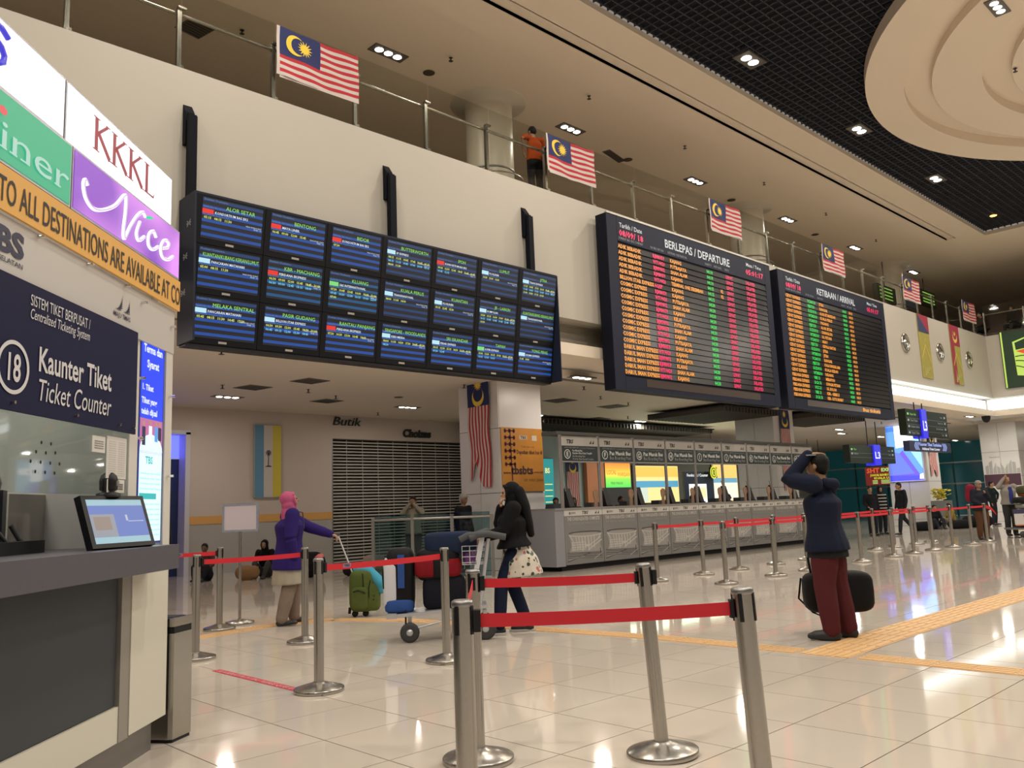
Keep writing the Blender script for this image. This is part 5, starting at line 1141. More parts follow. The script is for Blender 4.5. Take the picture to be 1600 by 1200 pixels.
# ------------------------------------------------------------------ ceiling fixtures
def build_fixtures():
    pr = {}
    def down(loc, lb, group, s=1.0, k='a', lamps=3):
        if k not in pr:
            t = thing('downlight', lb, 'ceiling light', loc, 0, group); n = lamps
            M().box(-.16*n/2-.05, .16*n/2+.05, -.11, .11, -.006, .02).build('trim_plate', mat('fixture_plate', (.10, .09, .08), .5), t, local=True)
            for i in range(n):
                q = M(); q.lathe([(.001, -.012), (.05, -.014), (.062, -.008)], (-.16*(n-1)/2+.16*i, 0, 0), 14); q.build('lamp', LAMP, t, local=True)
            pr[k] = t
        else:
            t = copy_tree(pr[k]); t.location = loc; t['label'] = lb; t['group'] = group
        t.scale = (s, s, s)
    seq = ['nearest', 'second nearest', 'third nearest', 'fourth nearest', 'fifth nearest', 'farthest']
    for i, x in enumerate((10.2, 16.1, 21.9, 27.7, 33.2, 39.2)): down((x, 14.0, 11.26), '%s bright ceiling light above the mezzanine railing' % seq[i], 'mezzanine ceiling lights', 1.5, 'a')
    for i, x in enumerate((16.7, 22.4, 28.0)): down((x, 9.0, 11.28), '%s bright white lamp in the dark grid ceiling' % ['nearest', 'middle', 'farthest'][i], 'lamps in the dark grid ceiling', 1.9, 'b', 2)
    t = thing('downlight', 'small warm amber lamp in the far corner of the dark ceiling', 'ceiling light', (33.6, 9.0, 11.28)); M().lathe([(.001, -.02), (.10, -.02), (.12, 0)], (33.6, 9.0, 11.28), 16).build('lamp', em('amber_lamp', (1, .45, .12), 4), t)
    for i, (x, y) in enumerate(((18.3, 4.35),)): down((x, y, 10.98), 'bright lamp set in the round cream ceiling feature', 'medallion lamp', 1.3, 'a')
    nm = ['in front of the left part of the back wall', 'above the roller shutter', None, None, None, 'just right of the television board', 'beside the near column, behind the board', 'above check-in sign G', 'between board and counters', 'left of the second column', 'far behind the arrival board', 'farthest under the low ceiling', 'behind the L3 sign', 'beyond the third column', 'left of the fourth column', 'deep on the right', 'far right']
    vis = [(8.87, 18.8, 'low ceiling light in front of the left part of the back wall'), (13.9, 18.5, 'low ceiling light in front of the roller shutter'), (14.27, 12.46, 'low ceiling light between the television board and departure board'), (18.7, 18.3, 'low ceiling light close beside the near column'),
           (23.7, 18.1, 'low ceiling light above check-in sign G'), (26.5, 16.66, 'low ceiling light left of the second column'), (37.95, 17.5, 'low ceiling light behind the arrival board'), (35.6, 16.5, 'low ceiling light right of the second column'), (37.7, 11.9, 'low ceiling light right of the L3 direction sign'), (51.0, 17.0, 'farthest low ceiling light before the glass front'), (42.5, 17.6, 'low ceiling light beyond the farther L3 sign')]
    for x, y, lb in vis: down((x, y, 4.375 if y == 11.9 else 4.195), lb, 'low ceiling lights', 1.25, 'a')
    # sprinklers
    SPL = ['right of the nearest light', 'beyond the first round column', 'above the departure board', 'above the gap between boards', 'above the arrival board', 'near the end of the slot', 'by the square vent at upper left', 'left of its lamp', 'below the television board left end', 'near the leftmost vent', 'close to the word Choizes', 'just under the television board', 'between the two big boards', 'right of the near column', 'left of the departure board foot', 'left of the wall picture', 'above the check-in signs', 'behind the arrival board', 'above the tall screen', 'right of the L3 sign', 'above the two men', 'at the lower left board corner']
    sp = None; P_ = [(11.3, 13.2, 11.2), (15.0, 12.4, 11.2), (19.3, 12.6, 11.2), (23.6, 12.6, 11.2), (28.0, 12.7, 11.2), (32.6, 12.9, 11.2), (7.4, 15.2, 11.26), (21.4, 4.9, 10.98), (11.0, 17.5, 4.2), (8.0, 17.2, 4.2), (13.9, 19.9, 4.2), (12.6, 14.6, 4.2), (15.4, 13.4, 4.2), (17.2, 14.4, 4.2), (19.0, 14.9, 4.2), (9.9, 16.9, 4.2), (22, 17.3, 4.2), (31, 13.6, 4.2), (34, 14, 4.2), (42, 13, 4.2), (42, 10, 4.2), (6.3, 13.6, 4.2)]
    for i, p in enumerate(P_):
        if sp is None:
            q = M(); q.tube([(0, 0, 0), (0, 0, -.07)], .015, 6); q.lathe([(.045, -.002), (.045, .0), (.001, 0)], n=12); q.lathe([(.001, -.072), (.05, -.075), (.05, -.08), (.001, -.08)], n=12)
            sp = q.build('sprinkler', mat('sprinkler_dark', (.05, .045, .04), .5)); o = sp
        else: o = sp.copy(); SC.collection.objects.link(o)
        o.location = p; lv = 'upper ceiling' if p[2] > 11 else ('round ceiling feature' if p[2] > 10 else 'low ceiling'); o['label'] = ''
        tag(o, 'small dark sprinkler head on the %s, %s' % (lv, SPL[i]), 'sprinkler', 'sprinklers on the '+lv)
    # vents and round speakers
    for i, (x, y, z, sx, sy, lb) in enumerate(((6.65, 15.75, 11.27, .28, .28, 'dark square ceiling vent above the left end of the railing'), (18.4, 14.4, 11.27, .5, .12, 'dark oblong vent beyond the first round column'), (9.3, 15.8, 4.2, .3, .3, 'square vent on the low ceiling, nearest under the television board'), (8.7, 17.2, 4.2, .3, .3, 'square vent on the low ceiling near the left light'),
                               (11.3, 18.4, 4.2, .3, .3, 'square vent on the low ceiling before the wall picture'), (16.8, 15.5, 4.2, .35, .35, 'square vent on the low ceiling right of the near column'), (19.3, 15.7, 4.2, .35, .35, 'square vent on the low ceiling under the departure board'), (21.5, 18.3, 4.2, .4, .4, 'square vent on the low ceiling above check-in sign F'), (33.5, 12.5, 4.2, .5, .12, 'slot vent on the low ceiling near the L3 sign'))):
        t = thing('ceiling_vent', lb, 'vent', (x, y, z), .2); M().box(-sx, sx, -sy, sy, -.012, .0).build('frame', mat('vent_frame', (.14, .12, .10), .6), t, local=True)
        q = M()
        for k in range(6): q.box(-sx*.9, sx*.9, -sy*.85+k*sy*.3, -sy*.85+k*sy*.3+sy*.14, -.02, -.012)
        q.build('louvre', mat('vent_dark', (.05, .045, .04), .7), t, local=True)
    for x, y, z, r, lb in ((11.4, 14.1, 11.26, .12, 'round dark ceiling speaker by the first round column'), (18.9, 14.3, 11.26, .12, 'round dark ceiling speaker behind the second flag'), (24.3, 14.2, 11.26, .12, 'round dark ceiling speaker above the arrival board'), (30.2, 14.2, 11.26, .12, 'round dark ceiling speaker by the third round column'), (12.5, 14.5+2.5, 4.2, .1, 'small round speaker on the low ceiling over the column')):
        o = M().lathe([(.001, -.01), (r, -.012), (r*1.15, -.004), (r*1.15, 0)], (0, 0, 0), 18).build('ceiling_speaker', mat('speaker_brown', (.06, .045, .03), .6)); o.location = (x, y, z); tag(o, lb, 'speaker')
    o = M().lathe([(.001, -.28), (.10, -.24), (.16, -.12), (.17, 0)], (0, 0, 0), 18).build('dome_camera', BLACK); o.location = (38.4, 11.5, 4.38); tag(o, 'dark dome camera under the corner of the glowing cove', 'camera')
build_fixtures()

# ------------------------------------------------------------------ people
def chain(q, pts, rad, side=(0, 1, 0), n=12, cap=True):
    """closed tapered limb with elliptical rings; rad: list of r or (a, b) with a along side"""
    pts = [Vector(p) for p in pts]; R_ = [(r, r) if not isinstance(r, tuple) else r for r in rad]; S0 = Vector(side)
    P, Q = [], []
    def add(p, r): P.append(p); Q.append(r)
    d0 = (pts[1]-pts[0]).normalized(); d1 = (pts[-1]-pts[-2]).normalized(); cap = cap if isinstance(cap, tuple) else (cap, cap)
    if cap[0]:
        for a in (80, 50, 25): c = math.cos(math.radians(a)); add(pts[0]-d0*min(R_[0])*math.sin(math.radians(a)), (R_[0][0]*c, R_[0][1]*c))
    for i in range(len(pts)-1):
        k = 4
        for j in range(k): u = j/k; u2 = u*u*(3-2*u); add(pts[i].lerp(pts[i+1], u), (R_[i][0]*(1-u2)+R_[i+1][0]*u2, R_[i][1]*(1-u2)+R_[i+1][1]*u2))
    add(pts[-1], R_[-1])
    if cap[1]:
        for a in (25, 50, 80): c = math.cos(math.radians(a)); add(pts[-1]+d1*min(R_[-1])*math.sin(math.radians(a)), (R_[-1][0]*c, R_[-1][1]*c))
    V = []; m = len(P)
    for i in range(m):
        t = (P[min(i+1, m-1)]-P[max(i-1, 0)]).normalized(); a = S0-t*S0.dot(t)
        if a.length < .05: a = Vector((1, 0, 0))-t*t.x
        a.normalize(); b = t.cross(a)
        V += [P[i]+a*(Q[i][0]*math.cos(2*math.pi*j/n))+b*(Q[i][1]*math.sin(2*math.pi*j/n)) for j in range(n)]
    F = [(i*n+j, i*n+(j+1) % n, (i+1)*n+(j+1) % n, (i+1)*n+j) for i in range(m-1) for j in range(n)]
    q.add(V, F+[tuple(range(n))[::-1], tuple(range((m-1)*n, m*n))]); return q
def ball(q, c, r, n=12):
    c = Vector(c); r = Vector(r) if not isinstance(r, (int, float)) else Vector((r, r, r)); V = [c+Vector((0, 0, r.z))]
    for i in range(1, n): 
        a = math.pi*i/n
        V += [c+Vector((r.x*math.sin(a)*math.cos(2*math.pi*j/n), r.y*math.sin(a)*math.sin(2*math.pi*j/n), r.z*math.cos(a))) for j in range(n)]
    V.append(c-Vector((0, 0, r.z))); F = [(0, 1+j, 1+(j+1) % n) for j in range(n)]
    for i in range(n-2): F += [(1+i*n+j, 1+(i+1)*n+j, 1+(i+1)*n+(j+1) % n, 1+i*n+(j+1) % n) for j in range(n)]
    b = 1+(n-2)*n; F += [(b+j, len(V)-1, b+(j+1) % n) for j in range(n)]
    q.add(V, F); return q
def remesh(q, name, m, voxel, parent=None, smooth=3):
    me = bpy.data.meshes.new('r'); me.from_pydata([tuple(v) for v in q.V], [], q.F)
    bm = bmesh.new(); bm.from_mesh(me); bmesh.ops.recalc_face_normals(bm, faces=bm.faces); bm.to_mesh(me); bm.free()
    o = bpy.data.objects.new('r', me); r = o.modifiers.new('r', 'REMESH'); r.mode = 'VOXEL'; r.voxel_size = voxel; r.use_smooth_shade = True
    if smooth: s_ = o.modifiers.new('s', 'SMOOTH'); s_.factor = .5; s_.iterations = smooth
    out = evaluated(o); bpy.data.objects.remove(o); bpy.data.meshes.remove(me)
    out.name = name; out.materials.clear(); out.materials.append(m); out.polygons.foreach_set('use_smooth', [True]*len(out.polygons))
    ob = bpy.data.objects.new(name, out); SC.collection.objects.link(ob)
    if parent is not None: ob.parent = parent
    return ob
SKIN = mat('skin_brown', (.30, .16, .09), .5, noise=.06, nscale=8); SKIN2 = mat('skin_dark', (.17, .085, .05), .5); SKIN3 = mat('skin_light', (.42, .24, .15), .5)
HAIR = mat('hair_black', (.006, .005, .005), .6, bump=.6, nscale=60, spec=.2)
def cloth(n, c, r=.85): return mat(n, tuple(x*.75 for x in c), r, noise=.12, nscale=12, bump=.35, spec=.15)
def limb_hand(q, wr, d, nrm, s=1.0, curl=.5, side=1):
    """palm with five separate fingers; d = pointing direction, nrm = palm normal (fingers curl towards it)"""
    wr, d, nrm = Vector(wr), Vector(d).normalized(), Vector(nrm); nrm = (nrm-d*nrm.dot(d)).normalized(); w_ = d.cross(nrm)*side
    chain(q, [wr-d*.01, wr+d*.03*s, wr+d*.085*s], [(.022*s, .018*s), (.036*s, .016*s), (.038*s, .014*s)], side=w_, n=10)
    for i, (off, ln_) in enumerate(((-.028, .062), (-.0095, .074), (.0095, .080), (.028, .070))):
        a = wr+d*.085*s+w_*off*s; c1 = curl*.6; c2 = curl*1.3
        p1 = a+(d*math.cos(c1)+nrm*math.sin(c1))*ln_*.45*s; p2 = p1+(d*math.cos(c2)+nrm*math.sin(c2))*ln_*.35*s; p3 = p2+(d*math.cos(c2*1.3)+nrm*math.sin(c2*1.3))*ln_*.25*s
        chain(q, [a-d*.02*s, p1, p2, p3], [.0095*s, .009*s, .0085*s, .0075*s], side=w_, n=8)
    t0 = wr+d*.025*s+w_*.028*s; t1 = t0+(d*.7+w_*.75+nrm*.15).normalized()*.038*s; t2 = t1+(d*.95+w_*.15+nrm*(.3+curl*.4)).normalized()*.034*s
    chain(q, [t0-w_*.01, t1, t2], [.012*s, .0105*s, .009*s], side=nrm, n=8)
def person(label, loc, head, h=1.7, J=None, top=None, bottom=None, shoe=None, skin=SKIN, hair='short', hairm=HAIR, hd=(0, 0), vox=.011, female=False, sleeve='long', loose=1.0, legw=1.0, curl=(.6, .6), hn=None, seated=False, group=None, fingers=True, jlen=.88, shs=1.):
    """faces local +x, left is +y. J overrides joints (metres for a 1.70 m figure)."""
    k = h/1.70; sw = .165 if female else .185
    D = dict(pelvis=(0, 0, .93), waist=(.01, 0, 1.06), chest=(.01, 0, 1.25), neck=(0, 0, 1.43), head=(.02, 0, 1.575), shL=(0, sw, 1.385), shR=(0, -sw, 1.385), elL=(-.02, sw+.05, 1.10), elR=(-.02, -sw-.05, 1.10), wrL=(.05, sw+.06, .86), wrR=(.05, -sw-.06, .86),
             hipL=(0, .09, .90), hipR=(0, -.09, .90), knL=(.02, .10, .50), knR=(.02, -.10, .50), anL=(-.02, .10, .08), anR=(-.02, -.10, .08), toeL=(.15, .12, .03), toeR=(.15, -.12, .03))
    if J: D.update(J)
    D = {a: Vector(b)*k for a, b in D.items()}
    q = M(); hc = D['head']; yaw, pit = hd
    HR = Matrix.Rotation(math.radians(yaw), 3, 'Z')@Matrix.Rotation(math.radians(-pit), 3, 'Y')
    def HV(x, y, z): return hc+HR@(Vector((x, y, z))*k)
    # head: skull, face, jaw, nose, ears, brow, lips
    hq = M(lambda v: v)
    def hball(x, y, z, rx, ry, rz, n=12):
        b = M(); ball(b, (0, 0, 0), (rx*k, ry*k, rz*k), n); q.add([HV(x, y, z)+HR@v for v in b.V], b.F)
    hball(-.012, 0, .022, .094, .074, .092, 14); hball(.018, 0, -.02, .070, .062, .082, 12); hball(.036, 0, -.070, .040, .040, .034); hball(.075, 0, .022, .014, .045, .012, 8)
    chain(q, [HV(.082, 0, .005), HV(.106, 0, -.026)], [.008*k, .013*k], n=8); hball(.088, 0, -.058, .010, .022, .009, 8)
    for s_ in (1, -1):
        if hair != 'hijab': hball(-.005, s_*.076, -.008, .018, .008, .028, 8)
        hball(.055, s_*.034, -.022, .022, .018, .022, 8)
    chain(q, [D['neck']-Z*.02*k, D['neck'].lerp(hc, .25)-X*.004, hc-Z*.05*k-X*.01], [.056*k, .050*k, .052*k])
    # torso, arms, legs of the body itself (slightly inside the clothes)
    tw = (.115 if female else .135)
    chain(q, [D['pelvis']-Z*.02*k, D['waist'], D['chest'], D['neck']-Z*.06*k], [(.150*k, .10*k), (tw*k, .088*k), (.155*k, .10*k), (.085*k, .06*k)], n=14)
    for S_, s_ in (('L', 1), ('R', -1)):
        chain(q, [D['sh'+S_], D['el'+S_], D['wr'+S_]], [.044*k, .037*k, .023*k], side=Z)
        chain(q, [D['neck']-Z*.05*k, D['sh'+S_]], [.05*k, .045*k], side=X)
        chain(q, [D['hip'+S_], D['kn'+S_], D['kn'+S_].lerp(D['an'+S_], .35), D['an'+S_]], [.080*k, .052*k, .050*k, .034*k], side=Y)
        chain(q, [D['an'+S_]-X*.02, (D['an'+S_]+D['toe'+S_])/2, D['toe'+S_]], [.032*k, .03*k, .022*k])
        ed = (D['wr'+S_]-D['el'+S_]).normalized(); nn = (hn or {}).get(S_, Vector((0, -s_, 0)))
        dd = (hn or {}).get('d'+S_, ed)
        if fingers: limb_hand(q, D['wr'+S_], dd, nn, k, curl[0 if S_ == 'L' else 1], side=s_)
        else: chain(q, [D['wr'+S_], D['wr'+S_]+Vector(dd)*.12*k], [(.035*k, .02*k), (.028*k, .018*k)])
    body = remesh(q, 'person', skin, min(vox, .009) if fingers else vox, None, 1 if fingers else 2)
    body.location = loc; body.rotation_euler = (0, 0, head); tag(body, label, 'person', group)
    def part(b, name, m, v=None, sm=4): return remesh(b, name, m, v or vox, body, sm)
    c = loose
    # trousers
    if bottom:
        b = M(); chain(b, [D['pelvis']+Z*.07*k, D['pelvis']-Z*.04*k], [(.155*k, .112*k), (.170*k, .125*k)], n=14)
        for S_ in 'LR':
            e = D['an'+S_].lerp(D['kn'+S_], .04)
            chain(b, [D['hip'+S_]-(D['hip'+S_]-D['kn'+S_])*.02, D['hip'+S_].lerp(D['kn'+S_], .5), D['kn'+S_], D['kn'+S_].lerp(e, .5), e], [.096*k*legw**.6, .086*k*legw, .070*k*legw, .066*k*legw, .056*k*legw])
        part(b, 'trousers', bottom)
    if top:
        b = M(); lo = D['pelvis']+(Z*(jlen-.93)*k if not seated else Z*0)
        chain(b, [lo, D['waist'], D['chest'], D['neck']-Z*.05*k], [(.195*k*c, .150*k*c), ((tw+.030)*k*c, .112*k*c), (.178*k*c, .128*k*c), (.090*k, .070*k)], n=16, cap=(False, True))
        for S_ in 'LR':
            chain(b, [D['neck']-Z*.06*k, D['sh'+S_]], [.060*k, .062*k], side=X)
            e = D['wr'+S_] if sleeve == 'long' else D['sh'+S_].lerp(D['el'+S_], .65)
            if sleeve == 'long': chain(b, [D['sh'+S_], D['sh'+S_].lerp(D['el'+S_], .5), D['el'+S_], D['el'+S_].lerp(e, .6), e], [.068*k*c, .060*k*c, .054*k*c, .046*k*c, .038*k*c], side=Z)
            else: chain(b, [D['sh'+S_], e], [.066*k*c, .060*k*c], side=Z)
        part(b, 'top', top)
    if shoe:
        for S_ in 'LR':
            b = M(); a, t_ = D['an'+S_], D['toe'+S_]; d = (t_-a); d.z = 0; d.normalize(); zf = min(a.z, t_.z)
            a0 = Vector((a.x, a.y, t_.z+.012*k*shs)); chain(b, [a0-d*.03*k, a0+d*.06*k, a0+d*.14*k, t_+d*.01*k+Z*.006], [(.040*k*shs, .042*k*shs), (.043*k*shs, .04*k*shs), (.046*k*shs, .032*k*shs), (.036*k*shs, .022*k*shs)], side=Y)
            chain(b, [a0, a+Z*.03*k], [.040*k*shs, .042*k*shs]); part(b, 'shoe', shoe, .010, 2)
    # face details
    for s_ in (1, -1):
        e = M(); ball(e, HV(.079, s_*.031, .004), .0095*k, 8); e.build('eye', mat('eye_dark', (.015, .012, .012), .25), body, local=True)
    if hair in ('short', 'cap', 'bun'):
        b = M(); 
        for (x, y, z, rx, ry, rz) in ((-.022, 0, .040, .096, .083, .090), (-.045, 0, .0, .072, .078, .085)):
            t_ = M(); ball(t_, (0, 0, 0), (rx*k, ry*k, rz*k), 12); b.add([HV(x, y, z)+HR@v for v in t_.V], t_.F)
        part(b, 'hair', hairm, max(vox*.8, .008), 2)
    if hair == 'cap':
        b = M(); t_ = M(); ball(t_, (0, 0, 0), (.104*k, .088*k, .075*k), 12); b.add([HV(-.012, 0, .062)+HR@v for v in t_.V], t_.F)
        t_ = M(); ball(t_, (0, 0, 0), (.085*k, .062*k, .010*k), 10); b.add([HV(.075, 0, .052)+HR@v for v in t_.V], t_.F); part(b, 'cap', hairm, .009, 2)
    if hair == 'hijab':
        b = M()
        for (x, y, z, rx, ry, rz) in ((-.030, 0, .030, .104, .090, .098), (-.040, 0, -.06, .088, .090, .10)):
            t_ = M(); ball(t_, (0, 0, 0), (rx*k, ry*k, rz*k), 12); b.add([HV(x, y, z)+HR@v for v in t_.V], t_.F)
        chain(b, [HV(-.03, 0, -.08), D['neck']-Z*.02*k, D['neck']-Z*.12*k+X*.02, D['chest']-Z*.02*k+X*.035*k], [(.085*k, .085*k), (.098*k, .10*k), (.135*k, .112*k), (.10*k, .11*k)], n=14)
        for s_ in (1, -1): chain(b, [HV(.036, s_*.072, .03), HV(.040, s_*.070, -.04), HV(.035, s_*.02, -.112)], [.016*k, .018*k, .02*k], n=8)
        chain(b, [HV(.04, .06, .065), HV(.062, 0, .088), HV(.04, -.06, .065)], [.018*k, .016*k, .018*k], n=8)
        part(b, 'headscarf', hairm, max(vox*.8, .008), 3)
    return body, D, k
def soft(name, label, cat, m, pieces, parent=None, vox=.012, cap=True, loc=(0, 0, 0), rz=0, sm=4, group=None):
    b = M()
    for pts, rad, side in pieces: chain(b, pts, rad, side, cap=cap)
    o = remesh(b, name, m, vox, parent, sm)
    if parent is None: o.location = loc; o.rotation_euler = (0, 0, rz)
    if label: tag(o, label, cat, group)
    return o
LEFT = math.atan2(.69, -.72)      # heading towards the left of the hall as seen from the entrance
RIGHT = LEFT+math.pi; AWAY = math.radians(46); TOWARD = AWAY+math.pi
def rbox(q, c, a, b, d, r=.25, n=3):
    """cushion like rounded box via superellipsoid"""
    c, a, b, d = map(Vector, (c, a, b, d)); e = .42; V = []; F = []; nu, nv = 20, 12
    f = lambda w_, m_: math.copysign(abs(w_)**m_, w_)
    for i in range(nv+1):
        v = -math.pi/2+math.pi*i/nv
        for j in range(nu): u = 2*math.pi*j/nu; V.append(c+a*f(math.cos(v), e)*f(math.cos(u), e)+b*f(math.cos(v), e)*f(math.sin(u), e)+d*f(math.sin(v), e))
    F = [(i*nu+j, i*nu+(j+1) % nu, (i+1)*nu+(j+1) % nu, (i+1)*nu+j) for i in range(nv) for j in range(nu)]
    b0 = len(q.V); q.add(V, F, 0, True); return q

def build_people():
    navy = cloth('hoodie_navy', (.012, .016, .038)); maroon = cloth('trousers_maroon', (.105, .022, .026)); blackc = cloth('cloth_black', (.009, .009, .011)); shoeb = mat('shoe_black', (.012, .012, .013), .55)
    # --- man with raised arm
    p, D, k = person('person in navy hooded top and maroon trousers with a hand raised to the head', (7.78, 3.83, 0), LEFT-.60, 1.72,
        dict(elL=(.26, .17, 1.47), wrL=(.09, .05, 1.70), shL=(.03, .19, 1.42), elR=(.04, -.25, 1.12), wrR=(.13, -.24, .86), head=(.03, 0, 1.59), hipL=(.0, .09, .9), knL=(.03, .10, .5), anL=(.0, .10, .08), anR=(-.10, -.12, .08), knR=(-.03, -.11, .5), toeL=(.18, .13, .03), toeR=(.07, -.15, .03)),
        navy, maroon, shoeb, hair='short', hd=(-5, 8), loose=1.34, legw=1.45, hn={'dL': Vector((-.75, -.35, .1)), 'L': Vector((0, 0, -1)), 'R': Vector((0, 1, 0))}, curl=(.3, 1.2), jlen=.80, vox=.010, shs=1.3)
    soft('hood', None, None, navy, [([(-.06, .10, 1.45), (-.11, 0, 1.43), (-.06, -.10, 1.45)], [.045, .06, .045], (0, 0, 1))], p)
    soft('shirt_hem', None, None, cloth('cloth_charcoal', (.02, .02, .022)), [([(0, 0, .86), (0, 0, .75)], [(.225, .18), (.235, .19)], (0, 1, 0))], p, cap=False)
    b = M(); b.obox((.10, .06, 1.715), (.075, -.02, 0), (.02, .04, 0), (0, 0, .006)); b.build('phone', mat('phone_grey', (.25, .27, .27), .3), p, local=True)
    # bag held on the far side
    t = thing('duffel_bag', 'black duffel bag hanging from the hand of the person in maroon trousers', 'bag', (8.17, 3.98, .22), LEFT-.10)
    b = M(); rbox(b, (-.02, 0, .17), (.33, 0, 0), (0, .13, 0), (0, 0, .20)); b.build('body', cloth('bag_black', (.010, .010, .012), .6), t, local=True)
    M().tube([(.22, .0, .34), (.24, .01, .50), (.18, .01, .58), (.10, .01, .50), (.02, 0, .36)], .012, 8).build('handle', blackc, t, local=True)
    M().tube([(.30, -.10, .30), (.33, -.13, .1), (.2, -.15, -.04), (.08, -.15, -.10), (.16, -.14, .0)], .010, 6).build('strap', blackc, t, local=True)
    M().tube([(-.34, -.05, .30), (-.30, -.13, .15), (-.25, -.13, .05)], .012, 6).build('strap', mat('strap_grey', (.05, .06, .065), .5), t, local=True)
    M().box(-.25, .2, -.136, -.128, .20, .205).build('zip', STEELD, t, local=True)
    # --- woman in pink headscarf
    pink = cloth('scarf_pink', (.55, .11, .24)); blue = cloth('blouse_blue', (.030, .016, .14)); beige = cloth('trousers_beige', (.25, .19, .15)); ivory = cloth('hem_ivory', (.42, .38, .30))
    p, D, k = person('woman in a pink headscarf, dark blue blouse and beige trousers holding a luggage handle', (5.47, 9.83, 0), RIGHT+.55, 1.66,
        dict(elL=(.27, .0, 1.22), wrL=(.50, -.17, 1.12), shL=(.03, .16, 1.37), elR=(-.05, -.24, 1.10), wrR=(.0, -.24, .86), anL=(.10, .10, .08), toeL=(.27, .14, .03), knL=(.09, .10, .5), anR=(-.13, -.12, .08), knR=(-.02, -.11, .5), toeR=(.04, -.15, .03)),
        blue, beige, shoeb, hair='hijab', hairm=pink, hd=(0, 12), loose=1.42, legw=1.35, female=True, curl=(1.1, .7), hn={'L': Vector((0, 0, -1))}, jlen=.69, vox=.010)
    soft('tunic_hem', None, None, ivory, [([(0, 0, .90), (0, 0, .70), (.01, 0, .50)], [(.20, .17), (.235, .195), (.26, .22)], (0, 1, 0))], p, cap=False)
    t = soft('shoulder_bag', 'grey shoulder bag worn by the woman in the pink headscarf', 'bag', cloth('bag_mauve', (.11, .095, .14)), [([(0, -.06, .07), (0, .07, .07)], [(.055, .11), (.055, .11)], (1, 0, 0))], None, loc=(5.42+.12*.72+.0, 9.88-.12*.69-.05, .78), rz=RIGHT+.25)
    q = M(); q.tube([(0.02, .05, .16), (.12, .02, .42), (.10, -.08, .60), (.0, -.14, .62)], .008, 6); o = q.build('strap', MATS['bag_mauve'], t, local=True)
    t2 = soft('pink_bag', 'small red and white patterned bag behind the stanchion near the woman in pink', 'bag', cloth('bag_redwhite', (.45, .12, .12)), [([(0, -.05, .0), (0, .09, .02)], [(.035, .05), (.035, .05)], (0, 0, 1))], None, loc=(5.78, 9.62, .80), rz=RIGHT)
    # green wheeled rucksack with cyan pillow
    c0 = Vector((6.46, 9.66, 0)); ax = vec(.72, -.69, 0)
    t = thing('wheeled_rucksack', 'olive green wheeled rucksack held by the woman in the pink headscarf', 'luggage', c0, math.atan2(-.69, .72))
    gr = cloth('rucksack_green', (.10, .135, .035)); q = M(); rbox(q, (0, 0, .33), (.17, 0, 0), (0, .12, 0), (0, 0, .27)); q.build('body', gr, t, local=True)
    q = M(); rbox(q, (.14, -.01, .26), (.09, 0, 0), (0, .10, 0), (0, 0, .19)); q.build('side_pocket', gr, t, local=True)
    q = M(); rbox(q, (-.02, -.10, .24), (.11, 0, 0), (0, .05, 0), (0, 0, .15)); q.build('front_pocket', gr, t, local=True)
    q = M(); q.tube([(.02, -.125, .56), (.03, -.128, .40), (.02, -.128, .30)], .006, 5); q.tube([(-.10, -.155, .33), (-.03, -.16, .35), (.06, -.155, .31)], .007, 5); q.tube([(.12, -.115, .47), (.10, -.12, .38), (.10, -.12, .25)], .006, 5); q.tube([(.16, -.11, .27), (.22, -.07, .27)], .010, 5); q.tube([(.15, -.11, .22), (.22, -.07, .22)], .010, 5); q.build('zips', BLACK, t, local=True)
    for x in (-.10, .04): M().lathe([(.001, -.02), (.04, -.02), (.04, .02), (.001, .02)], (0, 0, 0), 14).build('wheel', BLACK, t, local=True).matrix_local = Matrix.Translation((x, -.02, .04))@Matrix.Rotation(math.pi/2, 4, 'X')
    M().tube([(-.17, 0, .12), (-.18, 0, .04)], .02, 6).build('foot', BLACK, t, local=True)
    hx = -.32
    M().tube([(-.12, .05, .5), (hx, .02, 1.05)], .010, 6).build('handle_rod', mat('rod_white', (.55, .56, .58), .4), t, local=True); M().tube([(hx-.03, -.05, 1.07), (hx, .07, 1.07)], .015, 8).build('handle_grip', BLACK, t, local=True)
    soft('pillow', 'cyan soft pillow strapped on the green rucksack', 'pillow', cloth('pillow_cyan', (.07, .36, .52)), [([(-.10, .05, .60), (.10, 0, .58), (.24, -.03, .42), (.25, -.03, .34)], [(.05, .04), (.09, .06), (.10, .075), (.07, .06)], (0, 1, 0))], None, loc=tuple(c0), rz=math.atan2(-.69, .72))
    # --- woman in black headscarf with patterned skirt
    flo = mat('floral_cloth', (.55, .50, .42), .8); nt = flo.node_tree; tc = nt.nodes.new('ShaderNodeTexCoord'); vo = nt.nodes.new('ShaderNodeTexVoronoi'); vo.inputs['Scale'].default_value = 17; cr = nt.nodes.new('ShaderNodeValToRGB'); n2 = nt.nodes.new('ShaderNodeTexNoise'); n2.inputs['Scale'].default_value = 22
    v2 = nt.nodes.new('ShaderNodeTexVoronoi'); v2.inputs['Scale'].default_value = 13
    nt.links.new(tc.outputs['Object'], vo.inputs['Vector']); nt.links.new(tc.outputs['Object'], n2.inputs['Vector'])
    c2 = nt.nodes.new('ShaderNodeValToRGB'); c2.color_ramp.interpolation = 'CONSTANT'; e = c2.color_ramp.elements; e[0].color = (.42, .12, .12, 1); e[1].position = .3; e[1].color = (.03, .05, .04, 1); z_ = e.new(.6); z_.color = (.10, .14, .09, 1); z_ = e.new(.8); z_.color = (.45, .22, .10, 1)
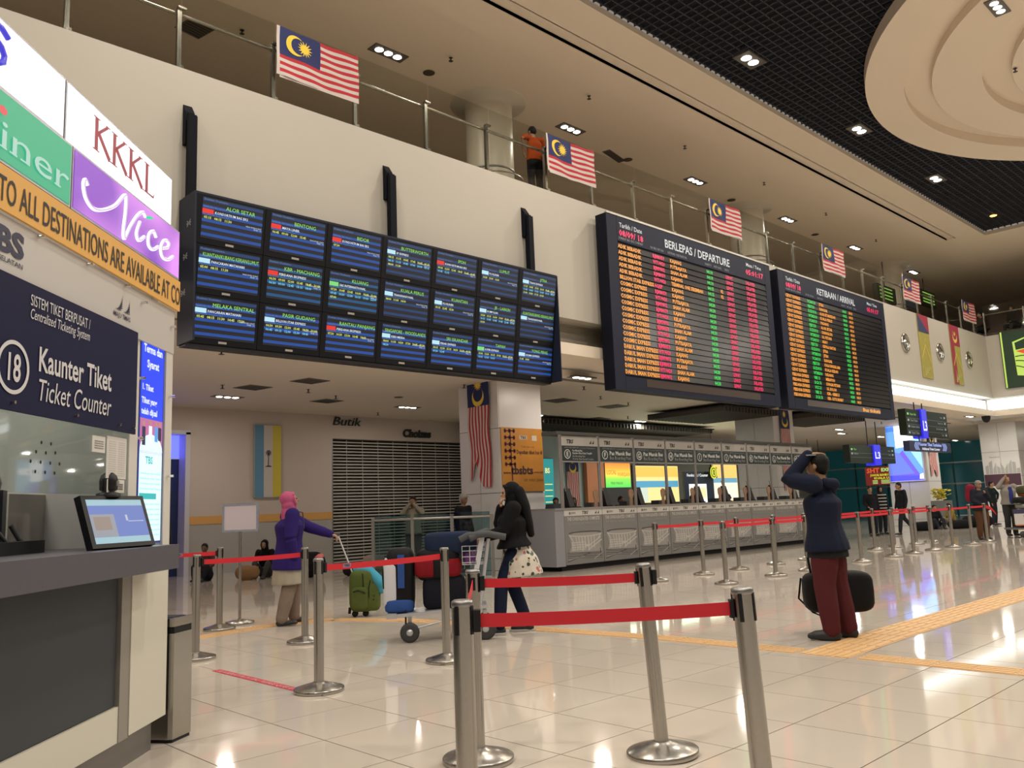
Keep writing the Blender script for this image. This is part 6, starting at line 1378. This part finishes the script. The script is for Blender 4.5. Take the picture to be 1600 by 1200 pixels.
    nt.links.new(vo.outputs['Color'], c2.inputs[0]); ad = nt.nodes.new('ShaderNodeMath'); ad.operation = 'MULTIPLY_ADD'; ad.inputs[1].default_value = .35; nt.links.new(n2.outputs['Fac'], ad.inputs[0]); nt.links.new(vo.outputs['Distance'], ad.inputs[2])
    cr.color_ramp.interpolation = 'CONSTANT'; cr.color_ramp.elements[0].color = (1, 1, 1, 1); cr.color_ramp.elements[1].position = .55; cr.color_ramp.elements[1].color = (0, 0, 0, 1)
    nt.links.new(ad.outputs[0], cr.inputs[0]); mx = nt.nodes.new('ShaderNodeMix'); mx.data_type = 'RGBA'; mx.inputs[6].default_value = (.56, .51, .43, 1); nt.links.new(cr.outputs[0], mx.inputs[0]); nt.links.new(c2.outputs[0], mx.inputs[7]); nt.links.new(mx.outputs[2], nt.nodes['Principled BSDF'].inputs['Base Color'])
    p, D, k = person('woman in a black headscarf and patterned pale skirt over navy trousers pushing the trolley', (6.50, 6.78, 0), LEFT+.05, 1.62,
        dict(elL=(.12, .20, 1.14), wrL=(.33, .15, 1.08), elR=(.16, -.16, 1.18), wrR=(.14, -.04, 1.40), anL=(.20, .10, .08), toeL=(.37, .12, .03), knL=(.17, .10, .5), anR=(-.13, -.10, .08), knR=(.02, -.10, .5), toeR=(.04, -.12, .03), head=(.03, 0, 1.57)),
        blackc, cloth('jeans_navy', (.012, .018, .045)), shoeb, skin=SKIN3, hair='hijab', hairm=blackc, hd=(0, -3), loose=1.38, legw=1.12, female=True, hn={'L': Vector((0, 0, -1)), 'R': Vector((-1, 0, 0))}, curl=(1.2, .8), jlen=.95, vox=.010)
    soft('skirt', None, None, flo, [([(-.01, 0, 1.04), (-.02, 0, .9), (-.05, 0, .72), (-.06, 0, .60)], [(.13, .11), (.17, .15), (.225, .22), (.235, .25)], (0, 1, 0))], p, vox=.010, cap=False)
    soft('scarf_tail', None, None, blackc, [([(-.07, .02, 1.50), (-.12, .02, 1.35), (-.16, .02, 1.18), (-.19, .02, 1.04)], [(.09, .07), (.12, .07), (.10, .055), (.05, .04)], (0, 1, 0))], p)
    for S_ in ((.27, .11), (-.06, -.11)): M().obox((S_[0], S_[1], .012), (.14, 0, 0), (0, .045, 0), (0, 0, .010)).build('shoe_sole', mat('sole_white', (.45, .43, .40), .6), p, local=True)
    # --- boy in orange on the mezzanine
    person('person in an orange shirt and dark trousers leaning at the mezzanine railing, seen from behind', (12.40, 11.83, 7.72), math.radians(75), 1.74, dict(elL=(-.12, .36, 1.30), wrL=(.06, .24, 1.08), shL=(0, .19, 1.40), elR=(.12, -.28, 1.2), wrR=(.3, -.3, 1.05), neck=(.04, 0, 1.43), head=(.08, 0, 1.56)),
           cloth('shirt_orange', (.42, .07, .012)), cloth('trousers_dark', (.014, .014, .018)), shoeb, skin=SKIN, sleeve='short', hair='short', hd=(10, -25), vox=.013, curl=(1, 1), legw=1.05, fingers=True)
    # --- two men on the right
    p, D, k = person('man in a pale cap, dark jacket and brown trousers beside the last stanchion', (25.3, 7.98, 0), TOWARD+.1, 1.60, dict(elR=(.05, -.26, 1.12), wrR=(.2, -.12, 1.02), elL=(.10, .22, 1.16), wrL=(.20, .06, 1.32)),
           cloth('jacket_dark', (.018, .020, .030)), cloth('trousers_brown', (.11, .050, .025)), shoeb, hair='cap', hairm=cloth('cap_pale', (.30, .27, .25)), vox=.016, loose=1.3, legw=1.3, fingers=False, hd=(5, 0), jlen=.84)
    p, D, k = person('man in a pale open jacket over a blue shirt with a hand at the ear', (27.3, 7.85, 0), TOWARD, 1.74, dict(elR=(.05, -.30, 1.36), wrR=(.08, -.12, 1.60), elL=(.12, .30, 1.20), wrL=(.25, .42, 1.15)),
           cloth('jacket_pale', (.30, .28, .25)), cloth('trousers_grey', (.045, .045, .045)), shoeb, hair='short', vox=.016, loose=1.18, legw=1.2, fingers=False)
    soft('shirt_front', None, None, cloth('shirt_blue', (.04, .05, .22)), [([(.13, 0, 1.38), (.155, 0, 1.2), (.16, 0, .95)], [(.06, .03), (.065, .03), (.065, .035)], (0, 1, 0))], p, vox=.014)
    o = soft('backpack', 'crimson rucksack worn high on the back of the man in the cap', 'bag', cloth('crimson', (.26, .02, .05)), [([(0, 0, 1.12), (0, 0, 1.42)], [(.16, .11), (.13, .10)], (0, 1, 0))], None, vox=.02, loc=(25.50, 8.26, 0), rz=0)
    # --- walkers behind the queue
    def far(label, x, y, hdg, h, top, bot, **kw): return person(label, (x, y, 0), hdg, h, kw.pop('J', None), top, bot, shoeb, vox=.02, fingers=False, **kw)
    darkj = cloth('jacket_black', (.014, .014, .018)); jeans = cloth('jeans_dark', (.02, .022, .03))
    far('person in dark clothes behind the raised queue belt, left of the striped top', 27.9, 12.1, TOWARD, 1.62, darkj, jeans, J=dict(wrR=(.2, -.2, 1.0)))
    p, D, k = far('person in a black and white striped top behind the queue belt', 28.9, 12.2, TOWARD+.2, 1.62, darkj, jeans, hair='hijab', hairm=blackc)
    q = M()
    for z in (1.30, 1.19, 1.08, .97, .86):
        n = 18; V = [(.150*math.cos(a)*1.0+.01, .205*math.sin(a), z+dz) for dz in (0, .035) for a in (2*math.pi*j/n for j in range(n))]; q.add(V, [(j, (j+1) % n, n+(j+1) % n, n+j) for j in range(n)])
    q.build('stripe', mat('stripe_cloth', (.40, .40, .38), .8), p, local=True, recalc=False)
    far('man striding in a dark jacket with one leg stretched out behind the queue', 28.6, 11.4, LEFT+.2, 1.72, darkj, jeans, J=dict(knR=(-.12, -.1, .52), anR=(-.48, -.1, .14), toeR=(-.40, -.12, .03), knL=(.16, .1, .5), anL=(.22, .1, .08), toeL=(.40, .1, .03), head=(.06, 0, 1.56)))
    far('person with a dark backpack walking near the glass front', 36.0, 10.9, TOWARD+.7, 1.68, cloth('coat_black', (.012, .02, .02)), jeans, J=dict(elL=(.1, .3, 1.2), wrL=(.1, .2, 1.0)))
    o = soft('backpack', 'dark green rucksack of the person walking near the glass front', 'bag', cloth('pack_green', (.03, .05, .035)), [([(0, 0, 1.05), (0, 0, 1.38)], [(.18, .12), (.15, .11)], (0, 1, 0))], None, vox=.025, loc=(36.2, 11.05, 0))
    SIT = dict(pelvis=(0, 0, .12), waist=(0, 0, .28), chest=(.03, 0, .48), neck=(.06, 0, .66), head=(.12, 0, .79), shL=(.05, .17, .62), shR=(.05, -.17, .62), elL=(.14, .22, .38), elR=(.14, -.22, .38), wrL=(.32, .12, .30), wrR=(.32, -.12, .30), hipL=(.02, .1, .12), hipR=(.02, -.1, .12), knL=(.38, .16, .36), knR=(.38, -.16, .36), anL=(.52, .1, .07), anR=(.52, -.1, .07), toeL=(.68, .1, .03), toeR=(.68, -.1, .03))
    far('person in a mustard top sitting on the floor beside the third column', 33.6, 11.6, LEFT, 1.7, cloth('top_mustard', (.30, .19, .03)), cloth('trousers_pale', (.25, .22, .19)), J=SIT, seated=True)
    far('dark figure sitting on the floor left of the person in mustard', 32.9, 12.0, TOWARD, 1.65, darkj, jeans, J=SIT, seated=True)
    for i, (x, y, s_, lb) in enumerate(((34.3, 11.0, 1.1, 'big dark bag on the floor right of the person in mustard'), (33.0, 11.2, .8, 'dark bag on the floor in front of the person in mustard'), (31.5, 11.9, .8, 'dark bag on the floor left of the planter'))):
        soft('floor_bag', lb, 'bag', blackc, [([(-.3*s_, 0, .2*s_), (.3*s_, 0, .2*s_)], [(.2*s_, .2*s_), (.22*s_, .22*s_)], (0, 1, 0))], None, vox=.025, loc=(x, y, 0), rz=RIGHT, group='dark bags by the third column')
    # --- people by the back wall and shutter
    far('woman in a black headscarf sitting by the wall left of the woman in pink', 9.55, 18.2, TOWARD, 1.6, blackc, cloth('skirt_dotted', (.06, .06, .06)), J=SIT, seated=True, hair='hijab', hairm=blackc)
    far('blurred seated person by the wall behind the sign stand pole', 8.45, 18.9, TOWARD, 1.55, cloth('top_dusky', (.10, .06, .055)), jeans, J=SIT, seated=True, skin=SKIN2)
    far('reflection built as a man in a pale shirt, hands to face, behind the glass barrier', 11.25, 14.85, TOWARD-.1, 1.68, cloth('shirt_cream', (.30, .26, .20)), jeans, J=dict(elL=(.12, .24, 1.32), wrL=(.14, .05, 1.53), elR=(.12, -.24, 1.32), wrR=(.14, -.05, 1.53)), skin=SKIN2)  # reflection in the shutter, built as a solid figure
    far('reflection built as a person in a dark top and pale cap behind the glass barrier', 12.25, 14.35, TOWARD+.9, 1.70, darkj, jeans, hair='cap', hairm=cloth('cap_white', (.40, .37, .34)), skin=SKIN2)  # second reflected figure, likewise built solid
    far('person in dark clothes standing behind the litter bin by the blue doorway', 4.1, 10.85, AWAY+.6, 1.70, darkj, jeans, skin=SKIN2)
    # --- staff and visitors at the counters
    for i, (x, y, lb, tp) in enumerate(((14.75, 13.9, 'head and shoulders of a staff member behind the first check-in counter', darkj), (15.7, 14.2, 'staff member in a grey headscarf behind the first check-in counter', cloth('scarf_olive', (.07, .07, .05))), (17.8, 14.4, 'staff member behind the check-in counter under sign F', darkj), (22.3, 15.2, 'person in a white shirt behind the check-in counter under sign I', cloth('shirt_white2', (.35, .38, .40))), (25.6, 16.0, 'dark haired person behind the check-in counter under sign J', darkj), (14.9, 15.5, 'person in an orange vest beyond the left end of the check-in counters', cloth('vest_orange', (.45, .16, .02))))):
        far(lb, x, y, TOWARD+.3*i, 1.56 if i != 5 else 1.62, tp, jeans, hair='hijab' if i == 1 else 'short', hairm=cloth('scarf_olive', (.07, .07, .05)) if i == 1 else HAIR, skin=SKIN2)
    # seated people on the mezzanine
    SM = {a: (b[0], b[1], b[2]+.35) for a, b in SIT.items()}
    for a in ('knL', 'knR'): SM[a] = (SM[a][0], SM[a][1], .5)
    for a in ('anL', 'anR', 'toeL', 'toeR'): SM[a] = (SM[a][0], SM[a][1], SIT[a][2])
    for i, (x, y, hd_, s_, lb) in enumerate(((39.9, 11.6, LEFT, 1.75, 'leaning dark figure on the mezzanine left of the seated pair'), (40.3, 10.45, LEFT+.3, 1.9, 'hooded dark figure sitting at the mezzanine edge at the far right'), (40.4, 9.3, TOWARD, 1.75, 'figure at the right picture edge on the mezzanine'))):
        person(lb, (x, y, 7.72), hd_, s_, SM if i else dict(SM), cloth('mezz_coat%d' % i, ((.05, .03, .025), (.014, .013, .014), (.06, .03, .04))[i]), jeans, shoeb, vox=.025, fingers=False, seated=True, hair='hijab' if i == 1 else 'short', hairm=HAIR, loose=1.5)
    tag(M().box(39.7, 40.9, 8.6, 11.9, 7.72, 8.02).build('bench', mat('bench_brown', (.10, .07, .06), .6)), 'low dark bench along the far mezzanine edge', 'bench')
build_people()

# ------------------------------------------------------------------ luggage trolley with bags
def build_trolley():
    hdg = LEFT+.05; t = thing('luggage_trolley', 'steel airport style luggage trolley loaded with bags, pushed by the woman in black', 'trolley', (5.86, 7.12, 0), hdg)
    A = mat('trolley_alu', (.50, .51, .54), .35, .6)
    q = M(); q.obox((.12, 0, .30), (.50, 0, -.03), (0, .24, 0), (.0, 0, .016)); q.obox((.60, 0, .275), (.05, 0, .0), (0, .25, 0), (0, 0, .025)); q.build('platform', A, t, local=True)
    for x, y, r in ((.42, .20, .10), (-.36, .24, .11), (-.36, -.24, .11)):
        w_ = M().lathe([(.035, -.02), (r*.75, -.022), (r, -.015), (r, .015), (r*.75, .022), (.035, .02)], n=22).build('wheel', mat('tyre', (.03, .03, .032), .6), t, local=True); w_.matrix_local = Matrix.Translation((x, y, r))@Matrix.Rotation(math.pi/2, 4, 'X')
        h_ = M().lathe([(.001, -.024), (.035, -.024), (.035, .024), (.001, .024)], n=12).build('hub', A, w_, local=True)
        M().box(x-.02, x+.02, y-.034, y-.026, r-.01, .30).build('fork', A, t, local=True)
    q = M(); q.tube([(-.30, .20, .28), (-.42, .20, 1.02)], .02, 8); q.tube([(-.30, -.20, .28), (-.42, -.20, 1.02)], .02, 8); q.tube([(-.42, -.22, 1.0), (-.42, .22, 1.0)], .016, 8); q.tube([(.45, .2, .12), (-.1, .2, .24)], .015, 6); q.tube([(-.36, -.24, .11), (-.36, .24, .11)], .012, 6); q.build('frame', A, t, local=True)
    M().tube([(-.22, -.26, 1.03), (-.30, -.24, 1.06), (-.40, -.10, 1.09), (-.42, .0, 1.09), (-.40, .10, 1.09), (-.30, .24, 1.06), (-.22, .26, 1.03)], .036, 10).build('handle_foam', mat('foam_grey', (.06, .065, .07), .8), t, local=True)
    M().tube([(-.60, .26, 1.03), (-.42, .24, 1.07), (-.20, .24, 1.06), (-.12, .24, 1.02)], .036, 10).build('handle_foam', MATS['foam_grey'], t, local=True)
    q = M(); W = mat('wire_white', (.55, .55, .58), .4)
    for z in (.78, .84, .90, .95): q.tube([(-.40, -.18, z), (-.14, -.18, z), (-.14, .18, z), (-.40, .18, z)], .005, 5)
    for y in (-.18, -.09, 0, .09, .18): q.tube([(-.14, y, .95), (-.14, y, .76), (-.38, y, .76)], .005, 5)
    for x in (-.3, -.22): 
        for y in (-.18, .18): q.tube([(x, y, .95), (x, y, .76)], .005, 5)
    q.build('wire_basket', W, t, local=True)
    q = M(); q.obox((-.30, .21, .78), (.028, 0, -.006), (0, .003, 0), (-.06, 0, .28)); pl = q.build('number_strip', mat('strip_white', (.52, .52, .56), .4), t, local=True)
    q = M(); 
    for i, ch in enumerate('UNO'): q.text(ch, (-.265+.03*(i-1)*.0-.012*0-.02*0, .2145, .86-i*.10), (-1, 0, 0), (0, 0, 1), .045, bold=.01, align='c')
    q.build('lettering', mat('ink_grey', (.12, .12, .12), .6), pl, local=True, recalc=False)
    R = Matrix.Translation((5.86, 7.12, 0))@Matrix.Rotation(hdg, 4, 'Z')
    def bag(name, label, m, boxes, zr=0, x=0, y=0, z=0):
        g = thing(name, label, 'bag', R@Vector((x, y, z)), hdg+zr); 
        for nm, mm, c, hx, hy, hz in boxes: q = M(); rbox(q, c, (hx, 0, 0), (0, hy, 0), (0, 0, hz)); q.build(nm, mm, g, local=True)
        return g
    blk = cloth('bag_black', (.010, .010, .012), .6); nv = cloth('bag_navy', (.018, .030, .070)); rd = cloth('bag_red', (.26, .012, .02)); wh = mat('bag_white', (.55, .56, .6), .5); bl = cloth('bag_blue', (.04, .10, .34))
    g = bag('backpack', 'black, white and blue backpack standing at the front of the trolley', blk, [('body', blk, (0, 0, .32), .15, .19, .34), ('white_panel', wh, (.09, .03, .30), .085, .165, .27), ('lower_pocket', bl, (.01, .03, .07), .152, .175, .075)], 0, .52, .0, .30)
    q = M(); q.obox((-.02, .196, .42), (.035, 0, 0), (0, .006, 0), (.0, 0, .17)); q.build('blue_stripe', bl, g, local=True); q = M(); q.tube([(.15, .15, .5), (.17, .17, .38), (.16, .17, .25)], .012, 6); q.build('zip', BLACK, g, local=True)
    q = M(); q.tube([(-.06, .19, .05), (-.06, .2, -.15), (-.07, .2, -.28)], .010, 5); q.build('strap', BLACK, g, local=True)
    bag('suitcase', 'dark navy suitcase standing in the middle of the trolley', nv, [('body', cloth('suitcase_dark', (.012, .013, .02)), (0, 0, .17), .23, .17, .18)], 0, .06, 0, .31)
    g = bag('holdall', 'red and black holdall lying on the dark suitcase on the trolley', rd, [('body', blk, (0, 0, .17), .23, .18, .17), ('red_panel', rd, (.0, .03, .14), .25, .16, .11), ('black_band', blk, (.0, .035, .14), .06, .165, .12)], 0, .12, 0, .60)
    bag('duffel_bag', 'navy blue duffel bag on top of the luggage trolley', nv, [('body', nv, (0, 0, .10), .28, .17, .115)], 0, -.02, 0, .89)
    bag('bottle_bag', 'purple bag with a bottle inside the wire basket of the trolley', nv, [('body', cloth('bag_purple', (.22, .08, .30)), (0, 0, .07), .09, .12, .09), ('bottle', cloth('bottle_lilac', (.40, .20, .60)), (.07, .05, .17), .035, .035, .10)], 0, -.24, 0, .77)
build_trolley()

def build_more():
    # right hand trolley, cut by the picture edge
    t = thing('luggage_trolley', 'second luggage trolley with a white notice panel at the right picture edge', 'trolley', (26.9, 7.2, 0), LEFT)
    q = M(); q.box(-.5, .62, -.35, .3, .22, .27); q.tube([(-.5, -.3, .25), (-.6, -.3, 1.05)], .02, 6); q.tube([(-.5, .25, .25), (-.6, .25, 1.05)], .02, 6); q.tube([(-.6, -.32, 1.05), (-.6, .3, 1.05)], .03, 8); q.build('frame', STEELD, t, local=True)
    q = M(); q.box(-.6, .68, .31, .33, .36, .66); pn = q.build('notice_panel', mat('panel_white', (.48, .46, .44), .5), t, local=True)
    q = M(); q.box(-.6, .70, .308, .334, .66, .78); q.build('dark_band', mat('panel_navy', (.03, .03, .07), .5), t, local=True); q = M(); q.box(-.6, .66, .308, .334, .33, .36); q.build('orange_edge', mat('edge_orange', (.45, .10, .03), .5), t, local=True)
    q = M(); q.text('TROLI INI UNTUK KEGUNAAN', (.45, .335, .56), NX, Z, .045, w=.9, bold=.02, res=1); q.text('PENUMPANG SAHAJA', (.35, .335, .48), NX, Z, .04, w=.7, bold=.02, res=1); q.build('lettering', mat('ink_grey', (.12, .12, .12), .6), pn, local=True, recalc=False)
    for x in (-.45, .45): w_ = M().lathe([(.001, -.02), (.09, -.02), (.09, .02), (.001, .02)], n=14).build('wheel', MATS['tyre'], t, local=True); w_.matrix_local = Matrix.Translation((x, .25, .09))@Matrix.Rotation(math.pi/2, 4, 'X')
    R = Matrix.Translation((26.9, 7.2, 0))@Matrix.Rotation(LEFT, 4, 'Z')
    for i, (nm, lb, c, z, hz, hx, m) in enumerate((('carton', 'pale box on the second trolley at the right edge', 'box', .80, .08, .35, (.42, .40, .36)), ('holdall', 'dark flat holdall on the second trolley at the right edge', 'bag', .97, .09, .45, (.02, .02, .02)), ('jacket', 'orange folded cloth on top of the second trolley', 'clothing', 1.12, .06, .25, (.50, .12, .04)), ('bag', 'olive bag topping the second trolley at the right edge', 'bag', 1.24, .13, .28, (.10, .10, .05)))):
        q = M(); rbox(q, (0, 0, 0), (hx, 0, 0), (0, .25, 0), (0, 0, hz)); o = q.build(nm, cloth('load_%d' % i, m)); o.location = R@Vector((-.02 if i else .0, 0, z+.05)); o.rotation_euler = (0, 0, LEFT); tag(o, lb, c)
    M().box(-.4, .4, -.25, .25, .27, .76).build('crate', cloth('crate_dark', (.04, .035, .03)), t, local=True)
    # glass barrier before the shutter
    t = thing('glass_barrier', 'waist high glass barrier with steel posts before the shutter', 'barrier', (11.3, 14.2, 0)); d = vec(.66, -.75, 0); a = Vector((10.1, 14.7, 0))
    for k in range(4):
        p0 = a+d*k*.82; q = M(); q.obox(p0+Z*.62, d*.03, vec(-d.y, d.x, 0)*.03, Z*.62); q.build('post', STEELD, t)
        if k < 3: q = M(); q.obox(p0+d*.41+Z*.66, d*.37, vec(-d.y, d.x, 0)*.006, Z*.64); q.build('glass_pane', glass('barrier_glass', (.55, .70, .72), .3), t)
    M().tube([a+Z*1.2, a+d*2.5+Z*1.2], .03, 8).build('handrail', STEELD, t)
    # bags on the floor before the back wall
    B = [(9.9, 17.1, .26, .32, 'big black rucksack on the floor behind the woman in pink', (.012, .010, .012)), (10.7, 16.3, .18, .14, 'low dark bag beside the big black rucksack', (.02, .018, .02)), (11.35, 16.5, .12, .24, 'small pale paper bag before the shutter', (.36, .30, .24)), (12.1, 16.5, .24, .22, 'dark brown holdall before the shutter, right of the paper bag', (.035, .026, .020)), (8.95, 17.9, .15, .18, 'tan paper bag beside the seated woman in black', (.30, .17, .08))]
    for i, (x, y, r, hz, lb, c) in enumerate(B): soft('floor_bag', lb, 'bag', cloth('floor_bag_%d' % i, c), [([(0, -r, hz*.9), (0, r, hz*.9)], [(hz*.7, hz*.85), (hz*.7, hz*.85)], (1, 0, 0)), ([(0, 0, hz*.3), (0, 0, hz*1.5)], [(r, r*.6), (r*.7, r*.4)], (0, 1, 0))], None, vox=.022, loc=(x, y, 0), rz=AWAY)
    tag(M().box(14.2, 20.5, 12.1, 12.6, 7.7, 8.02).build('bench', mat('bench_red', (.22, .05, .04), .7)), 'low reddish bench on the mezzanine behind the railing above the departure board', 'bench')
build_more()

bpy.data.scenes.remove(TS)
